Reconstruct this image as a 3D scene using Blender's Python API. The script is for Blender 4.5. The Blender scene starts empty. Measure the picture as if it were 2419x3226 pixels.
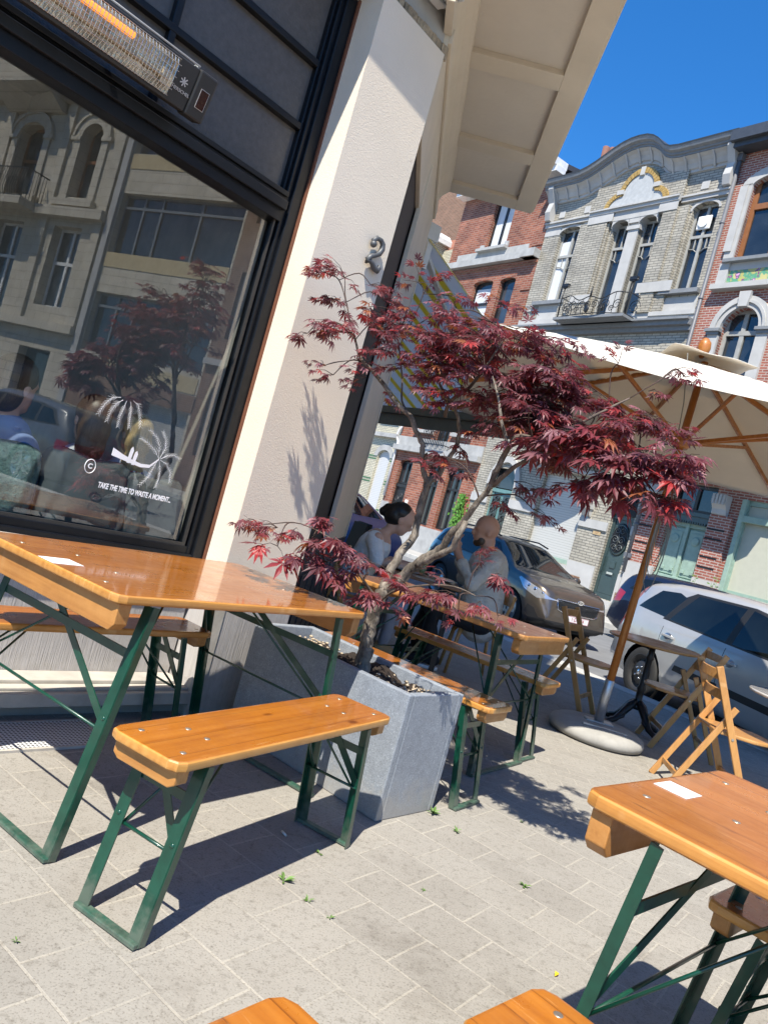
import bpy, bmesh, math, random
from mathutils import Vector as V, Matrix
R = math.radians
S = bpy.context.scene
COL = S.collection
random.seed(7)

# ------------------------------------------------------------------ camera, world, sun, exposure
cam_d = bpy.data.cameras.new('camera'); cam = bpy.data.objects.new('camera', cam_d); COL.objects.link(cam)
cam_d.sensor_fit = 'VERTICAL'; cam_d.sensor_height = 36.0; cam_d.lens = 2420 / 3226 * 36
cam_d.clip_start = 0.05; cam_d.clip_end = 600
_r, _p = R(15.672), R(0.24)
_Rr = Matrix(((math.cos(_r), math.sin(_r), 0), (-math.sin(_r), math.cos(_r), 0), (0, 0, 1)))
_Rp = Matrix(((1, 0, 0), (0, math.cos(_p), math.sin(_p)), (0, -math.sin(_p), math.cos(_p))))
_Rm = Matrix(((1, 0, 0), (0, 0, 1), (0, -1, 0))) @ _Rp @ _Rr
cam.matrix_world = Matrix.Translation((0, 0, 1.19)) @ Matrix((( _Rm[0][0], -_Rm[0][1], -_Rm[0][2]), (_Rm[1][0], -_Rm[1][1], -_Rm[1][2]), (_Rm[2][0], -_Rm[2][1], -_Rm[2][2]))).to_4x4()
S.camera = cam
SUN_AZ, SUN_EL = -161.0, 56.0
w = bpy.data.worlds.new('World'); S.world = w; w.use_nodes = True
nt = w.node_tree; nt.nodes.clear()
sky = nt.nodes.new('ShaderNodeTexSky'); sky.sky_type = 'NISHITA'; sky.sun_disc = False
sky.sun_elevation = R(SUN_EL); sky.sun_rotation = R(SUN_AZ % 360); sky.altitude = 0; sky.air_density = 1.0; sky.dust_density = 0.0; sky.ozone_density = 10.0
bg = nt.nodes.new('ShaderNodeBackground'); bg.inputs[1].default_value = 0.135
wo = nt.nodes.new('ShaderNodeOutputWorld')
hs = nt.nodes.new('ShaderNodeHueSaturation'); hs.inputs['Saturation'].default_value = 1.18; nt.links.new(sky.outputs[0], hs.inputs['Color']); nt.links.new(hs.outputs[0], bg.inputs[0]); nt.links.new(bg.outputs[0], wo.inputs[0])
sl = bpy.data.lights.new('sun', 'SUN'); sl.energy = 5.0; sl.angle = R(0.53); sl.color = (1.0, 0.94, 0.83)
so = bpy.data.objects.new('sun', sl); COL.objects.link(so)
_a, _e = R(SUN_AZ), R(SUN_EL)
SUND = V((math.sin(_a) * math.cos(_e), math.cos(_a) * math.cos(_e), math.sin(_e)))
so.rotation_euler = SUND.to_track_quat('Z', 'Y').to_euler(); so.location = SUND * 40
S.view_settings.view_transform = 'Standard'; S.view_settings.look = 'None'
S.view_settings.exposure = 0.82; S.view_settings.gamma = 1.0
S.cycles.max_bounces = 6; S.cycles.diffuse_bounces = 3; S.cycles.glossy_bounces = 4; S.cycles.transmission_bounces = 6; S.cycles.transparent_max_bounces = 8
S.cycles.use_denoising = True; S.cycles.caustics_reflective = False; S.cycles.caustics_refractive = False

# ------------------------------------------------------------------ materials
def _new(name):
    m = bpy.data.materials.new(name); m.use_nodes = True
    n = m.node_tree; b = n.nodes['Principled BSDF']
    return m, n, b
def N(n, t, **k):
    x = n.nodes.new(t)
    for a, v in k.items(): setattr(x, a, v)
    return x
def lk(n, a, b): n.links.new(a, b)
def mapping(n, scale=(1, 1, 1), rot=(0, 0, 0), loc=(0, 0, 0), rnd=False):
    tc = N(n, 'ShaderNodeTexCoord'); mp = N(n, 'ShaderNodeMapping')
    mp.inputs['Scale'].default_value = scale; mp.inputs['Rotation'].default_value = rot; mp.inputs['Location'].default_value = loc
    if rnd:
        oi = N(n, 'ShaderNodeObjectInfo'); ad = N(n, 'ShaderNodeVectorMath', operation='ADD'); ml = N(n, 'ShaderNodeVectorMath', operation='SCALE')
        cb = N(n, 'ShaderNodeCombineXYZ'); lk(n, oi.outputs['Random'], cb.inputs[0]); lk(n, oi.outputs['Random'], cb.inputs[1]); lk(n, oi.outputs['Random'], cb.inputs[2])
        ml.inputs['Scale'].default_value = 17.3; lk(n, cb.outputs[0], ml.inputs[0]); lk(n, tc.outputs['Object'], ad.inputs[0]); lk(n, ml.outputs[0], ad.inputs[1])
        lk(n, ad.outputs[0], mp.inputs[0])
    else: lk(n, tc.outputs['Object'], mp.inputs[0])
    return mp.outputs[0]
def noise(n, vec, scale, detail=5, rough=.6):
    x = N(n, 'ShaderNodeTexNoise'); x.inputs['Scale'].default_value = scale; x.inputs['Detail'].default_value = detail; x.inputs['Roughness'].default_value = rough
    lk(n, vec, x.inputs['Vector']); return x.outputs['Fac']
def ramp(n, fac, stops):
    x = N(n, 'ShaderNodeValToRGB'); e = x.color_ramp.elements
    while len(e) < len(stops): e.new(.5)
    for i, (p, c) in enumerate(stops):
        e[i].position = p; e[i].color = (c[0], c[1], c[2], 1)
    lk(n, fac, x.inputs[0]); return x.outputs[0]
def mixc(n, fac, a, b, mode='MIX'):
    x = N(n, 'ShaderNodeMix', data_type='RGBA', blend_type=mode)
    for sock, v in ((x.inputs[0], fac), (x.inputs[6], a), (x.inputs[7], b)):
        if hasattr(v, 'links'): lk(n, v, sock)
        elif isinstance(v, (tuple, list)): sock.default_value = (v[0], v[1], v[2], 1)
        else: sock.default_value = v
    return x.outputs[2]
def bump(n, b, h, strength=.3, dist=.01):
    x = N(n, 'ShaderNodeBump'); x.inputs['Strength'].default_value = strength; x.inputs['Distance'].default_value = dist
    lk(n, h, x.inputs['Height']); lk(n, x.outputs[0], b.inputs['Normal']); return x
def k(c, f): return tuple(min(1, max(0, v * f)) for v in c)
def M(name, col, rough=.6, metal=0., var=.12, vs=8., bs=None, bst=.25, bd=.004, coat=0., spec=None, rnd=False, sc=(1, 1, 1)):
    m, n, b = _new(name)
    vec = mapping(n, scale=sc, rnd=rnd)
    f = noise(n, vec, vs)
    c = ramp(n, f, [(.3, k(col, 1 - var)), (.7, k(col, 1 + var))])
    lk(n, c, b.inputs['Base Color'])
    b.inputs['Roughness'].default_value = rough; b.inputs['Metallic'].default_value = metal
    b.inputs['Coat Weight'].default_value = coat; b.inputs['Coat Roughness'].default_value = .05
    if spec is not None: b.inputs['Specular IOR Level'].default_value = spec
    if bs: bump(n, b, noise(n, vec, bs, 6), bst, bd)
    return m
def brickmat(name, c1, c2, mortar, bw=.215, rh=.068, ms=.008, rough=.75, dirt=.25, bst=.4, gloss=None):
    m, n, b = _new(name)
    tc = N(n, 'ShaderNodeTexCoord'); sp = N(n, 'ShaderNodeSeparateXYZ'); lk(n, tc.outputs['Object'], sp.inputs[0])
    ad = N(n, 'ShaderNodeMath', operation='ADD'); lk(n, sp.outputs[0], ad.inputs[0]); lk(n, sp.outputs[1], ad.inputs[1])
    cb = N(n, 'ShaderNodeCombineXYZ'); lk(n, ad.outputs[0], cb.inputs[0]); lk(n, sp.outputs[2], cb.inputs[1])
    br = N(n, 'ShaderNodeTexBrick'); br.inputs['Scale'].default_value = 1
    br.inputs['Brick Width'].default_value = bw; br.inputs['Row Height'].default_value = rh; br.inputs['Mortar Size'].default_value = ms
    br.inputs['Mortar Smooth'].default_value = .1; br.inputs['Bias'].default_value = -.1
    br.inputs['Color1'].default_value = (*c1, 1); br.inputs['Color2'].default_value = (*c2, 1); br.inputs['Mortar'].default_value = (*mortar, 1)
    lk(n, cb.outputs[0], br.inputs['Vector'])
    f = noise(n, tc.outputs['Object'], 1.3, 6, .7); f2 = noise(n, tc.outputs['Object'], 30, 3)
    c = mixc(n, 1, br.outputs[0], ramp(n, f, [(.3, (1 - dirt,) * 3), (.62, (1.0,) * 3)]), 'MULTIPLY')
    c = mixc(n, .5, c, ramp(n, f2, [(.3, (.72,) * 3), (.7, (1.0,) * 3)]), 'MULTIPLY')
    lk(n, c, b.inputs['Base Color']); b.inputs['Roughness'].default_value = rough
    inv = N(n, 'ShaderNodeMath', operation='SUBTRACT'); inv.inputs[0].default_value = 1; lk(n, br.outputs['Fac'], inv.inputs[1])
    bump(n, b, inv.outputs[0], bst, .008)
    return m
def pine(name, cols, plank=.085, rough=.3, coat=.9, gs=1.0, seams=True, knots=True, streak=False):
    """varnished softwood, grain along local x"""
    m, n, b = _new(name)
    vec = mapping(n, scale=(1.3 * gs, 22 * gs, 22 * gs), rnd=True)
    f = noise(n, vec, 2.2, 7, .62)
    wv = N(n, 'ShaderNodeTexWave', wave_type='BANDS', bands_direction='Y'); wv.inputs['Scale'].default_value = .45; wv.inputs['Distortion'].default_value = 9
    wv.inputs['Detail'].default_value = 3; wv.inputs['Detail Scale'].default_value = .7; lk(n, vec, wv.inputs['Vector'])
    mx = N(n, 'ShaderNodeMix'); mx.inputs[0].default_value = .10; lk(n, f, mx.inputs[2]); lk(n, wv.outputs['Fac'], mx.inputs[3])
    c = ramp(n, mx.outputs[0], [(.22, cols[0]), (.44, cols[1]), (.78, cols[2])])
    tc = N(n, 'ShaderNodeTexCoord'); sp = N(n, 'ShaderNodeSeparateXYZ'); lk(n, tc.outputs['Object'], sp.inputs[0])
    if knots:
        vk = mapping(n, scale=(4.2, 9, 1), rnd=True); vo = N(n, 'ShaderNodeTexVoronoi'); vo.inputs['Scale'].default_value = 1.0; lk(n, vk, vo.inputs['Vector'])
        kn = ramp(n, vo.outputs['Distance'], [(.06, (.30, .17, .10)), (.14, (1, 1, 1))]); c = mixc(n, .8, c, kn, 'MULTIPLY')
    if seams:
        dv = N(n, 'ShaderNodeMath', operation='DIVIDE'); dv.inputs[1].default_value = plank; lk(n, sp.outputs[1], dv.inputs[0])
        fr = N(n, 'ShaderNodeMath', operation='FRACT'); lk(n, dv.outputs[0], fr.inputs[0])
        fl = N(n, 'ShaderNodeMath', operation='FLOOR'); lk(n, dv.outputs[0], fl.inputs[0])
        wn = N(n, 'ShaderNodeTexWhiteNoise', noise_dimensions='1D'); lk(n, fl.outputs[0], wn.inputs['W'])
        c = mixc(n, .55, c, ramp(n, wn.outputs['Value'], [(0, (.72, .7, .66)), (1, (1.0, 1.0, 1.0))]), 'MULTIPLY')
        c = mixc(n, .8, c, ramp(n, fr.outputs[0], [(0, (.30, .22, .17)), (.045, (1, 1, 1))]), 'MULTIPLY')
    if streak:
        sk = noise(n, mapping(n, scale=(2.2, 20, 20), loc=(3, 1, 0)), 1.6, 2, .5); c = mixc(n, .85, c, ramp(n, sk, [(.285, (.22, .2, .17)), (.33, (1, 1, 1))]), 'MULTIPLY')
    st = noise(n, mapping(n, rnd=True), 5, 6, .7)
    c = mixc(n, .6, c, ramp(n, st, [(.35, (.72, .68, .62)), (.55, (1, 1, 1))]), 'MULTIPLY')
    lk(n, c, b.inputs['Base Color'])
    sc_ = noise(n, mapping(n, scale=(6, 90, 1), rot=(0, 0, .5), rnd=True), 1.5, 2, .5); c = mixc(n, .35, c, ramp(n, sc_, [(.66, (0,) * 3), (.70, (.35, .24, .13))]), 'SCREEN'); lk(n, c, b.inputs['Base Color'])
    lk(n, ramp(n, st, [(.3, (min(.7, rough * 1.9),) * 3), (.62, (rough * .8,) * 3)]), b.inputs['Roughness'])
    b.inputs['Coat Weight'].default_value = coat; b.inputs['Coat Roughness'].default_value = .07
    bump(n, b, mx.outputs[0], .05, .001)
    return m
def glassmat(name, tint=(.02, .025, .03), rough=.02, spec=.9):
    """opaque dark window pane seen from the street: mirrors the sky over a dark room"""
    m, n, b = _new(name)
    f = noise(n, mapping(n), .9, 3)
    lk(n, ramp(n, f, [(.35, k(tint, .5)), (.65, k(tint, 1.5))]), b.inputs['Base Color'])
    b.inputs['Roughness'].default_value = rough; b.inputs['Specular IOR Level'].default_value = spec
    bump(n, b, noise(n, mapping(n), 1.2, 2), .03, .02)
    return m
def clearglass(name, boost=1.6, add=.03, tint=(.9, .94, .92)):
    m = bpy.data.materials.new(name); m.use_nodes = True; n = m.node_tree; n.nodes.clear()
    o = N(n, 'ShaderNodeOutputMaterial'); mx = N(n, 'ShaderNodeMixShader'); tr = N(n, 'ShaderNodeBsdfTransparent'); gl = N(n, 'ShaderNodeBsdfGlossy')
    tr.inputs[0].default_value = (*tint, 1); gl.inputs['Roughness'].default_value = .0
    lw = N(n, 'ShaderNodeLayerWeight'); lw.inputs[0].default_value = .5; fr = N(n, 'ShaderNodeMath', operation='POWER'); fr.inputs[1].default_value = 4.5; lk(n, lw.outputs['Facing'], fr.inputs[0])
    ma = N(n, 'ShaderNodeMath', operation='MULTIPLY_ADD'); ma.inputs[1].default_value = boost; ma.inputs[2].default_value = add; ma.use_clamp = True
    lk(n, fr.outputs[0], ma.inputs[0]); lk(n, ma.outputs[0], mx.inputs[0]); lk(n, tr.outputs[0], mx.inputs[1]); lk(n, gl.outputs[0], mx.inputs[2]); lk(n, mx.outputs[0], o.inputs[0])
    return m
def emit(name, col, st):
    m, n, b = _new(name); b.inputs['Base Color'].default_value = (*col, 1); b.inputs['Emission Color'].default_value = (*col, 1); b.inputs['Emission Strength'].default_value = st
    return m

MAT = {}
def carpaint(name, col, metal=.6, flake=.25):
    m, n, b = _new(name)
    f = noise(n, mapping(n), 2.0, 4)
    lk(n, ramp(n, f, [(.3, k(col, .94)), (.7, k(col, 1.05))]), b.inputs['Base Color'])
    b.inputs['Metallic'].default_value = metal; b.inputs['Roughness'].default_value = .32
    b.inputs['Coat Weight'].default_value = 1.0; b.inputs['Coat Roughness'].default_value = .03
    return m

def pavers():
    m, n, b = _new('concrete_pavers')
    tc = N(n, 'ShaderNodeTexCoord')
    def course(az, q0, r0, L, Hh, ms, seed):
        mp = N(n, 'ShaderNodeMapping', vector_type='TEXTURE'); a = R(90 - az)
        q, r = V((math.sin(R(az)), math.cos(R(az)))), V((-math.cos(R(az)), math.sin(R(az))))
        o = q * q0 + r * r0
        mp.inputs['Location'].default_value = (o.x, o.y, 0); mp.inputs['Rotation'].default_value = (0, 0, a)
        nz = noise(n, tc.outputs['Object'], 2.2, 2); ns = N(n, 'ShaderNodeVectorMath', operation='SCALE'); ns.inputs['Scale'].default_value = .014
        nn = N(n, 'ShaderNodeTexNoise'); nn.inputs['Scale'].default_value = 2.6; lk(n, tc.outputs['Object'], nn.inputs['Vector']); lk(n, nn.outputs['Color'], ns.inputs[0])
        ad = N(n, 'ShaderNodeVectorMath', operation='ADD'); lk(n, tc.outputs['Object'], ad.inputs[0]); lk(n, ns.outputs[0], ad.inputs[1])
        lk(n, ad.outputs[0], mp.inputs[0])
        br = N(n, 'ShaderNodeTexBrick'); br.inputs['Scale'].default_value = 1; br.inputs['Brick Width'].default_value = L; br.inputs['Row Height'].default_value = Hh
        br.inputs['Mortar Size'].default_value = ms; br.inputs['Mortar Smooth'].default_value = .25; br.inputs['Bias'].default_value = 0
        br.inputs['Color1'].default_value = (.275, .259, .230, 1); br.inputs['Color2'].default_value = (.315, .297, .263, 1); br.inputs['Mortar'].default_value = (.385, .36, .31, 1)
        lk(n, mp.outputs[0], br.inputs['Vector']); return br
    b1 = course(127, -1.2 - .007, 2.097 - .007, .221, .206, .0042, 0)
    b2 = course(92, 0, 0, .20, .098, .0035, 0)
    sp = N(n, 'ShaderNodeSeparateXYZ'); lk(n, tc.outputs['Object'], sp.inputs[0])
    # the laying pattern changes a little way beyond the planter
    lin = N(n, 'ShaderNodeMath', operation='MULTIPLY_ADD'); lin.inputs[1].default_value = .42; lk(n, sp.outputs[0], lin.inputs[0]); lk(n, sp.outputs[1], lin.inputs[2])
    gt = N(n, 'ShaderNodeMath', operation='GREATER_THAN'); gt.inputs[1].default_value = 4.15; lk(n, lin.outputs[0], gt.inputs[0])
    c = mixc(n, gt.outputs[0], b1.outputs[0], b2.outputs[0])
    fm = N(n, 'ShaderNodeMix'); lk(n, gt.outputs[0], fm.inputs[0]); lk(n, b1.outputs['Fac'], fm.inputs[2]); lk(n, b2.outputs['Fac'], fm.inputs[3])
    big = noise(n, tc.outputs['Object'], .9, 5, .65); fine = noise(n, tc.outputs['Object'], 160, 2, .6); mid = noise(n, tc.outputs['Object'], 38, 4, .7)
    c = mixc(n, .75, c, ramp(n, big, [(.3, (.78, .77, .75)), (.68, (1.06, 1.05, 1.03))]), 'MULTIPLY')
    # sand washed over the joints in places hides them
    sand = noise(n, tc.outputs['Object'], 3.1, 4, .6)
    c = mixc(n, ramp(n, sand, [(.44, (0,) * 3), (.62, (.7,) * 3)]), c, (.298, .281, .248))
    c = mixc(n, .85, c, ramp(n, fine, [(.34, (.6, .58, .56)), (.44, (1, 1, 1)), (.63, (1, 1, 1)), (.72, (1.2, 1.19, 1.17))]), 'MULTIPLY')
    c = mixc(n, .6, c, ramp(n, mid, [(.34, (.60, .585, .56)), (.47, (1, 1, 1)), (.62, (1, 1, 1)), (.72, (1.18, 1.17, 1.15))]), 'MULTIPLY')
    stain = noise(n, mapping(n, loc=(7, 3, 0)), 1.7, 6, .75); c = mixc(n, .8, c, ramp(n, stain, [(.30, (.70, .68, .66)), (.44, (1, 1, 1))]), 'MULTIPLY')
    gum = N(n, 'ShaderNodeTexVoronoi'); gum.inputs['Scale'].default_value = 2.6; lk(n, tc.outputs['Object'], gum.inputs['Vector']); c = mixc(n, .55, c, ramp(n, gum.outputs['Distance'], [(.035, (.55, .54, .53)), (.05, (1, 1, 1))]), 'MULTIPLY')
    lk(n, c, b.inputs['Base Color']); b.inputs['Roughness'].default_value = .88
    hm = N(n, 'ShaderNodeMath', operation='MULTIPLY_ADD'); hm.inputs[1].default_value = -1.0; lk(n, fm.outputs[0], hm.inputs[0]); 
    m2 = N(n, 'ShaderNodeMath', operation='MULTIPLY'); m2.inputs[1].default_value = .35; lk(n, fine, m2.inputs[0]); lk(n, m2.outputs[0], hm.inputs[2])
    bump(n, b, hm.outputs[0], .45, .004)
    return m
def plaster(name, col, scale=46., strength=.55):
    m, n, b = _new(name)
    tc = N(n, 'ShaderNodeTexCoord')
    big = noise(n, tc.outputs['Object'], 1.1, 5, .6); f = noise(n, tc.outputs['Object'], scale, 4, .6)
    c = ramp(n, big, [(.3, k(col, .9)), (.7, k(col, 1.04))])
    sp = noise(n, tc.outputs['Object'], 7, 2, .5); c = mixc(n, .8, c, ramp(n, sp, [(.245, (.55, .45, .38)), (.275, (1, 1, 1))]), 'MULTIPLY')
    lk(n, c, b.inputs['Base Color']); b.inputs['Roughness'].default_value = .9
    bump(n, b, f, strength, .012)
    return m
def leafmat(name, gloss=.48):
    m, n, b = _new(name)
    at = N(n, 'ShaderNodeAttribute', attribute_name='tint'); lk(n, at.outputs['Color'], b.inputs['Base Color'])
    b.inputs['Roughness'].default_value = gloss; b.inputs['Specular IOR Level'].default_value = .6
    o = n.nodes['Material Output']; tl = N(n, 'ShaderNodeBsdfTranslucent'); hs = N(n, 'ShaderNodeHueSaturation'); hs.inputs['Value'].default_value = 1.8; hs.inputs['Saturation'].default_value = .98
    lk(n, at.outputs['Color'], hs.inputs['Color']); lk(n, hs.outputs[0], tl.inputs[0])
    mx = N(n, 'ShaderNodeMixShader'); mx.inputs[0].default_value = .36; lk(n, b.outputs[0], mx.inputs[1]); lk(n, tl.outputs[0], mx.inputs[2]); lk(n, mx.outputs[0], o.inputs[0])
    return m
def canvas(name, col, tl=.3):
    m, n, b = _new(name)
    f = noise(n, mapping(n), 2.5, 4); c = ramp(n, f, [(.3, k(col, .95)), (.7, k(col, 1.03))]); lk(n, c, b.inputs['Base Color']); b.inputs['Roughness'].default_value = .85
    o = n.nodes['Material Output']; t = N(n, 'ShaderNodeBsdfTranslucent'); lk(n, mixc(n, 1, c, (.95, .8, .6), 'MULTIPLY'), t.inputs[0]); mx = N(n, 'ShaderNodeMixShader'); mx.inputs[0].default_value = tl
    lk(n, b.outputs[0], mx.inputs[1]); lk(n, t.outputs[0], mx.inputs[2]); lk(n, mx.outputs[0], o.inputs[0])
    return m
def stripes(name, ca, cb, cc, period, axis=0):
    m, n, b = _new(name)
    tc = N(n, 'ShaderNodeTexCoord'); sp = N(n, 'ShaderNodeSeparateXYZ'); lk(n, tc.outputs['Object'], sp.inputs[0])
    dv = N(n, 'ShaderNodeMath', operation='DIVIDE'); dv.inputs[1].default_value = period; lk(n, sp.outputs[axis], dv.inputs[0]); fr = N(n, 'ShaderNodeMath', operation='FRACT'); lk(n, dv.outputs[0], fr.inputs[0])
    x = N(n, 'ShaderNodeValToRGB'); x.color_ramp.interpolation = 'CONSTANT'; e = x.color_ramp.elements
    e[0].position = 0; e[0].color = (*ca, 1); e[1].position = .3; e[1].color = (*cb, 1); q = e.new(.36); q.color = (*cc, 1); q = e.new(.92); q.color = (*cb, 1)
    lk(n, fr.outputs[0], x.inputs[0]); lk(n, x.outputs[0], b.inputs['Base Color']); b.inputs['Roughness'].default_value = .8
    o = n.nodes['Material Output']; t = N(n, 'ShaderNodeBsdfTranslucent'); lk(n, x.outputs[0], t.inputs[0]); mx = N(n, 'ShaderNodeMixShader'); mx.inputs[0].default_value = .7
    lk(n, b.outputs[0], mx.inputs[1]); lk(n, t.outputs[0], mx.inputs[2]); lk(n, mx.outputs[0], o.inputs[0])
    return m
def slats(name, col, period, dark=.45, edge=.1, axis=2, rough=.45):
    m, n, b = _new(name)
    tc = N(n, 'ShaderNodeTexCoord'); sp = N(n, 'ShaderNodeSeparateXYZ'); lk(n, tc.outputs['Object'], sp.inputs[0])
    dv = N(n, 'ShaderNodeMath', operation='DIVIDE'); dv.inputs[1].default_value = period; lk(n, sp.outputs[axis], dv.inputs[0]); fr = N(n, 'ShaderNodeMath', operation='FRACT'); lk(n, dv.outputs[0], fr.inputs[0])
    c = ramp(n, fr.outputs[0], [(0, k(col, dark)), (edge, col), (1 - edge * .3, col)]); lk(n, c, b.inputs['Base Color']); b.inputs['Roughness'].default_value = rough
    bump(n, b, fr.outputs[0], .4, .01)
    return m
def tooled(name, col):
    """bush-hammered stone with fine vertical tooling"""
    m, n, b = _new(name)
    v = mapping(n, scale=(60, 60, 2)); f = noise(n, v, 3, 3); big = noise(n, mapping(n), 2.0, 5)
    c = ramp(n, big, [(.3, k(col, .88)), (.7, k(col, 1.07))]); c = mixc(n, .6, c, ramp(n, f, [(.35, (.75,) * 3), (.65, (1,) * 3)]), 'MULTIPLY'); lk(n, c, b.inputs['Base Color']); b.inputs['Roughness'].default_value = .85
    bump(n, b, f, .5, .006)
    return m
def perforated(name, col):
    m, n, b = _new(name)
    vec = mapping(n, scale=(1, 1, 1)); vo = N(n, 'ShaderNodeTexBrick'); 
    sp = N(n, 'ShaderNodeSeparateXYZ'); lk(n, vec, sp.inputs[0])
    def wavef(s, ph):
        a = N(n, 'ShaderNodeMath', operation='MULTIPLY_ADD'); a.inputs[1].default_value = 2 * math.pi / .016; a.inputs[2].default_value = ph; lk(n, s, a.inputs[0]); c = N(n, 'ShaderNodeMath', operation='COSINE'); lk(n, a.outputs[0], c.inputs[0]); return c.outputs[0]
    x, y = wavef(sp.outputs[0], 0), wavef(sp.outputs[1], 0); ad = N(n, 'ShaderNodeMath', operation='ADD'); lk(n, x, ad.inputs[0]); lk(n, y, ad.inputs[1])
    g = N(n, 'ShaderNodeMath', operation='GREATER_THAN'); g.inputs[1].default_value = .55; lk(n, ad.outputs[0], g.inputs[0])
    lk(n, mixc(n, g.outputs[0], col, (.012, .012, .012)), b.inputs['Base Color']); b.inputs['Roughness'].default_value = .5
    mm = N(n, 'ShaderNodeMath', operation='MULTIPLY_ADD'); mm.inputs[1].default_value = -.6; mm.inputs[2].default_value = .6; lk(n, g.outputs[0], mm.inputs[0]); 
    return m
def tilepic(name):
    m, n, b = _new(name)
    v = mapping(n); f = noise(n, v, 4.2, 3, .5); g = noise(n, mapping(n, loc=(3.1, 2, 5)), 6.5, 2, .5)
    c = ramp(n, f, [(.40, (.42, .40, .13)), (.47, (.10, .30, .17)), (.53, (.12, .33, .2)), (.58, (.5, .46, .2))])
    c = mixc(n, ramp(n, g, [(.57, (0,) * 3), (.6, (1,) * 3)]), c, (.22, .07, .2)); c = mixc(n, ramp(n, g, [(.66, (0,) * 3), (.68, (1,) * 3)]), c, (.6, .35, .5))
    lk(n, c, b.inputs['Base Color']); b.inputs['Roughness'].default_value = .25
    return m

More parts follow.
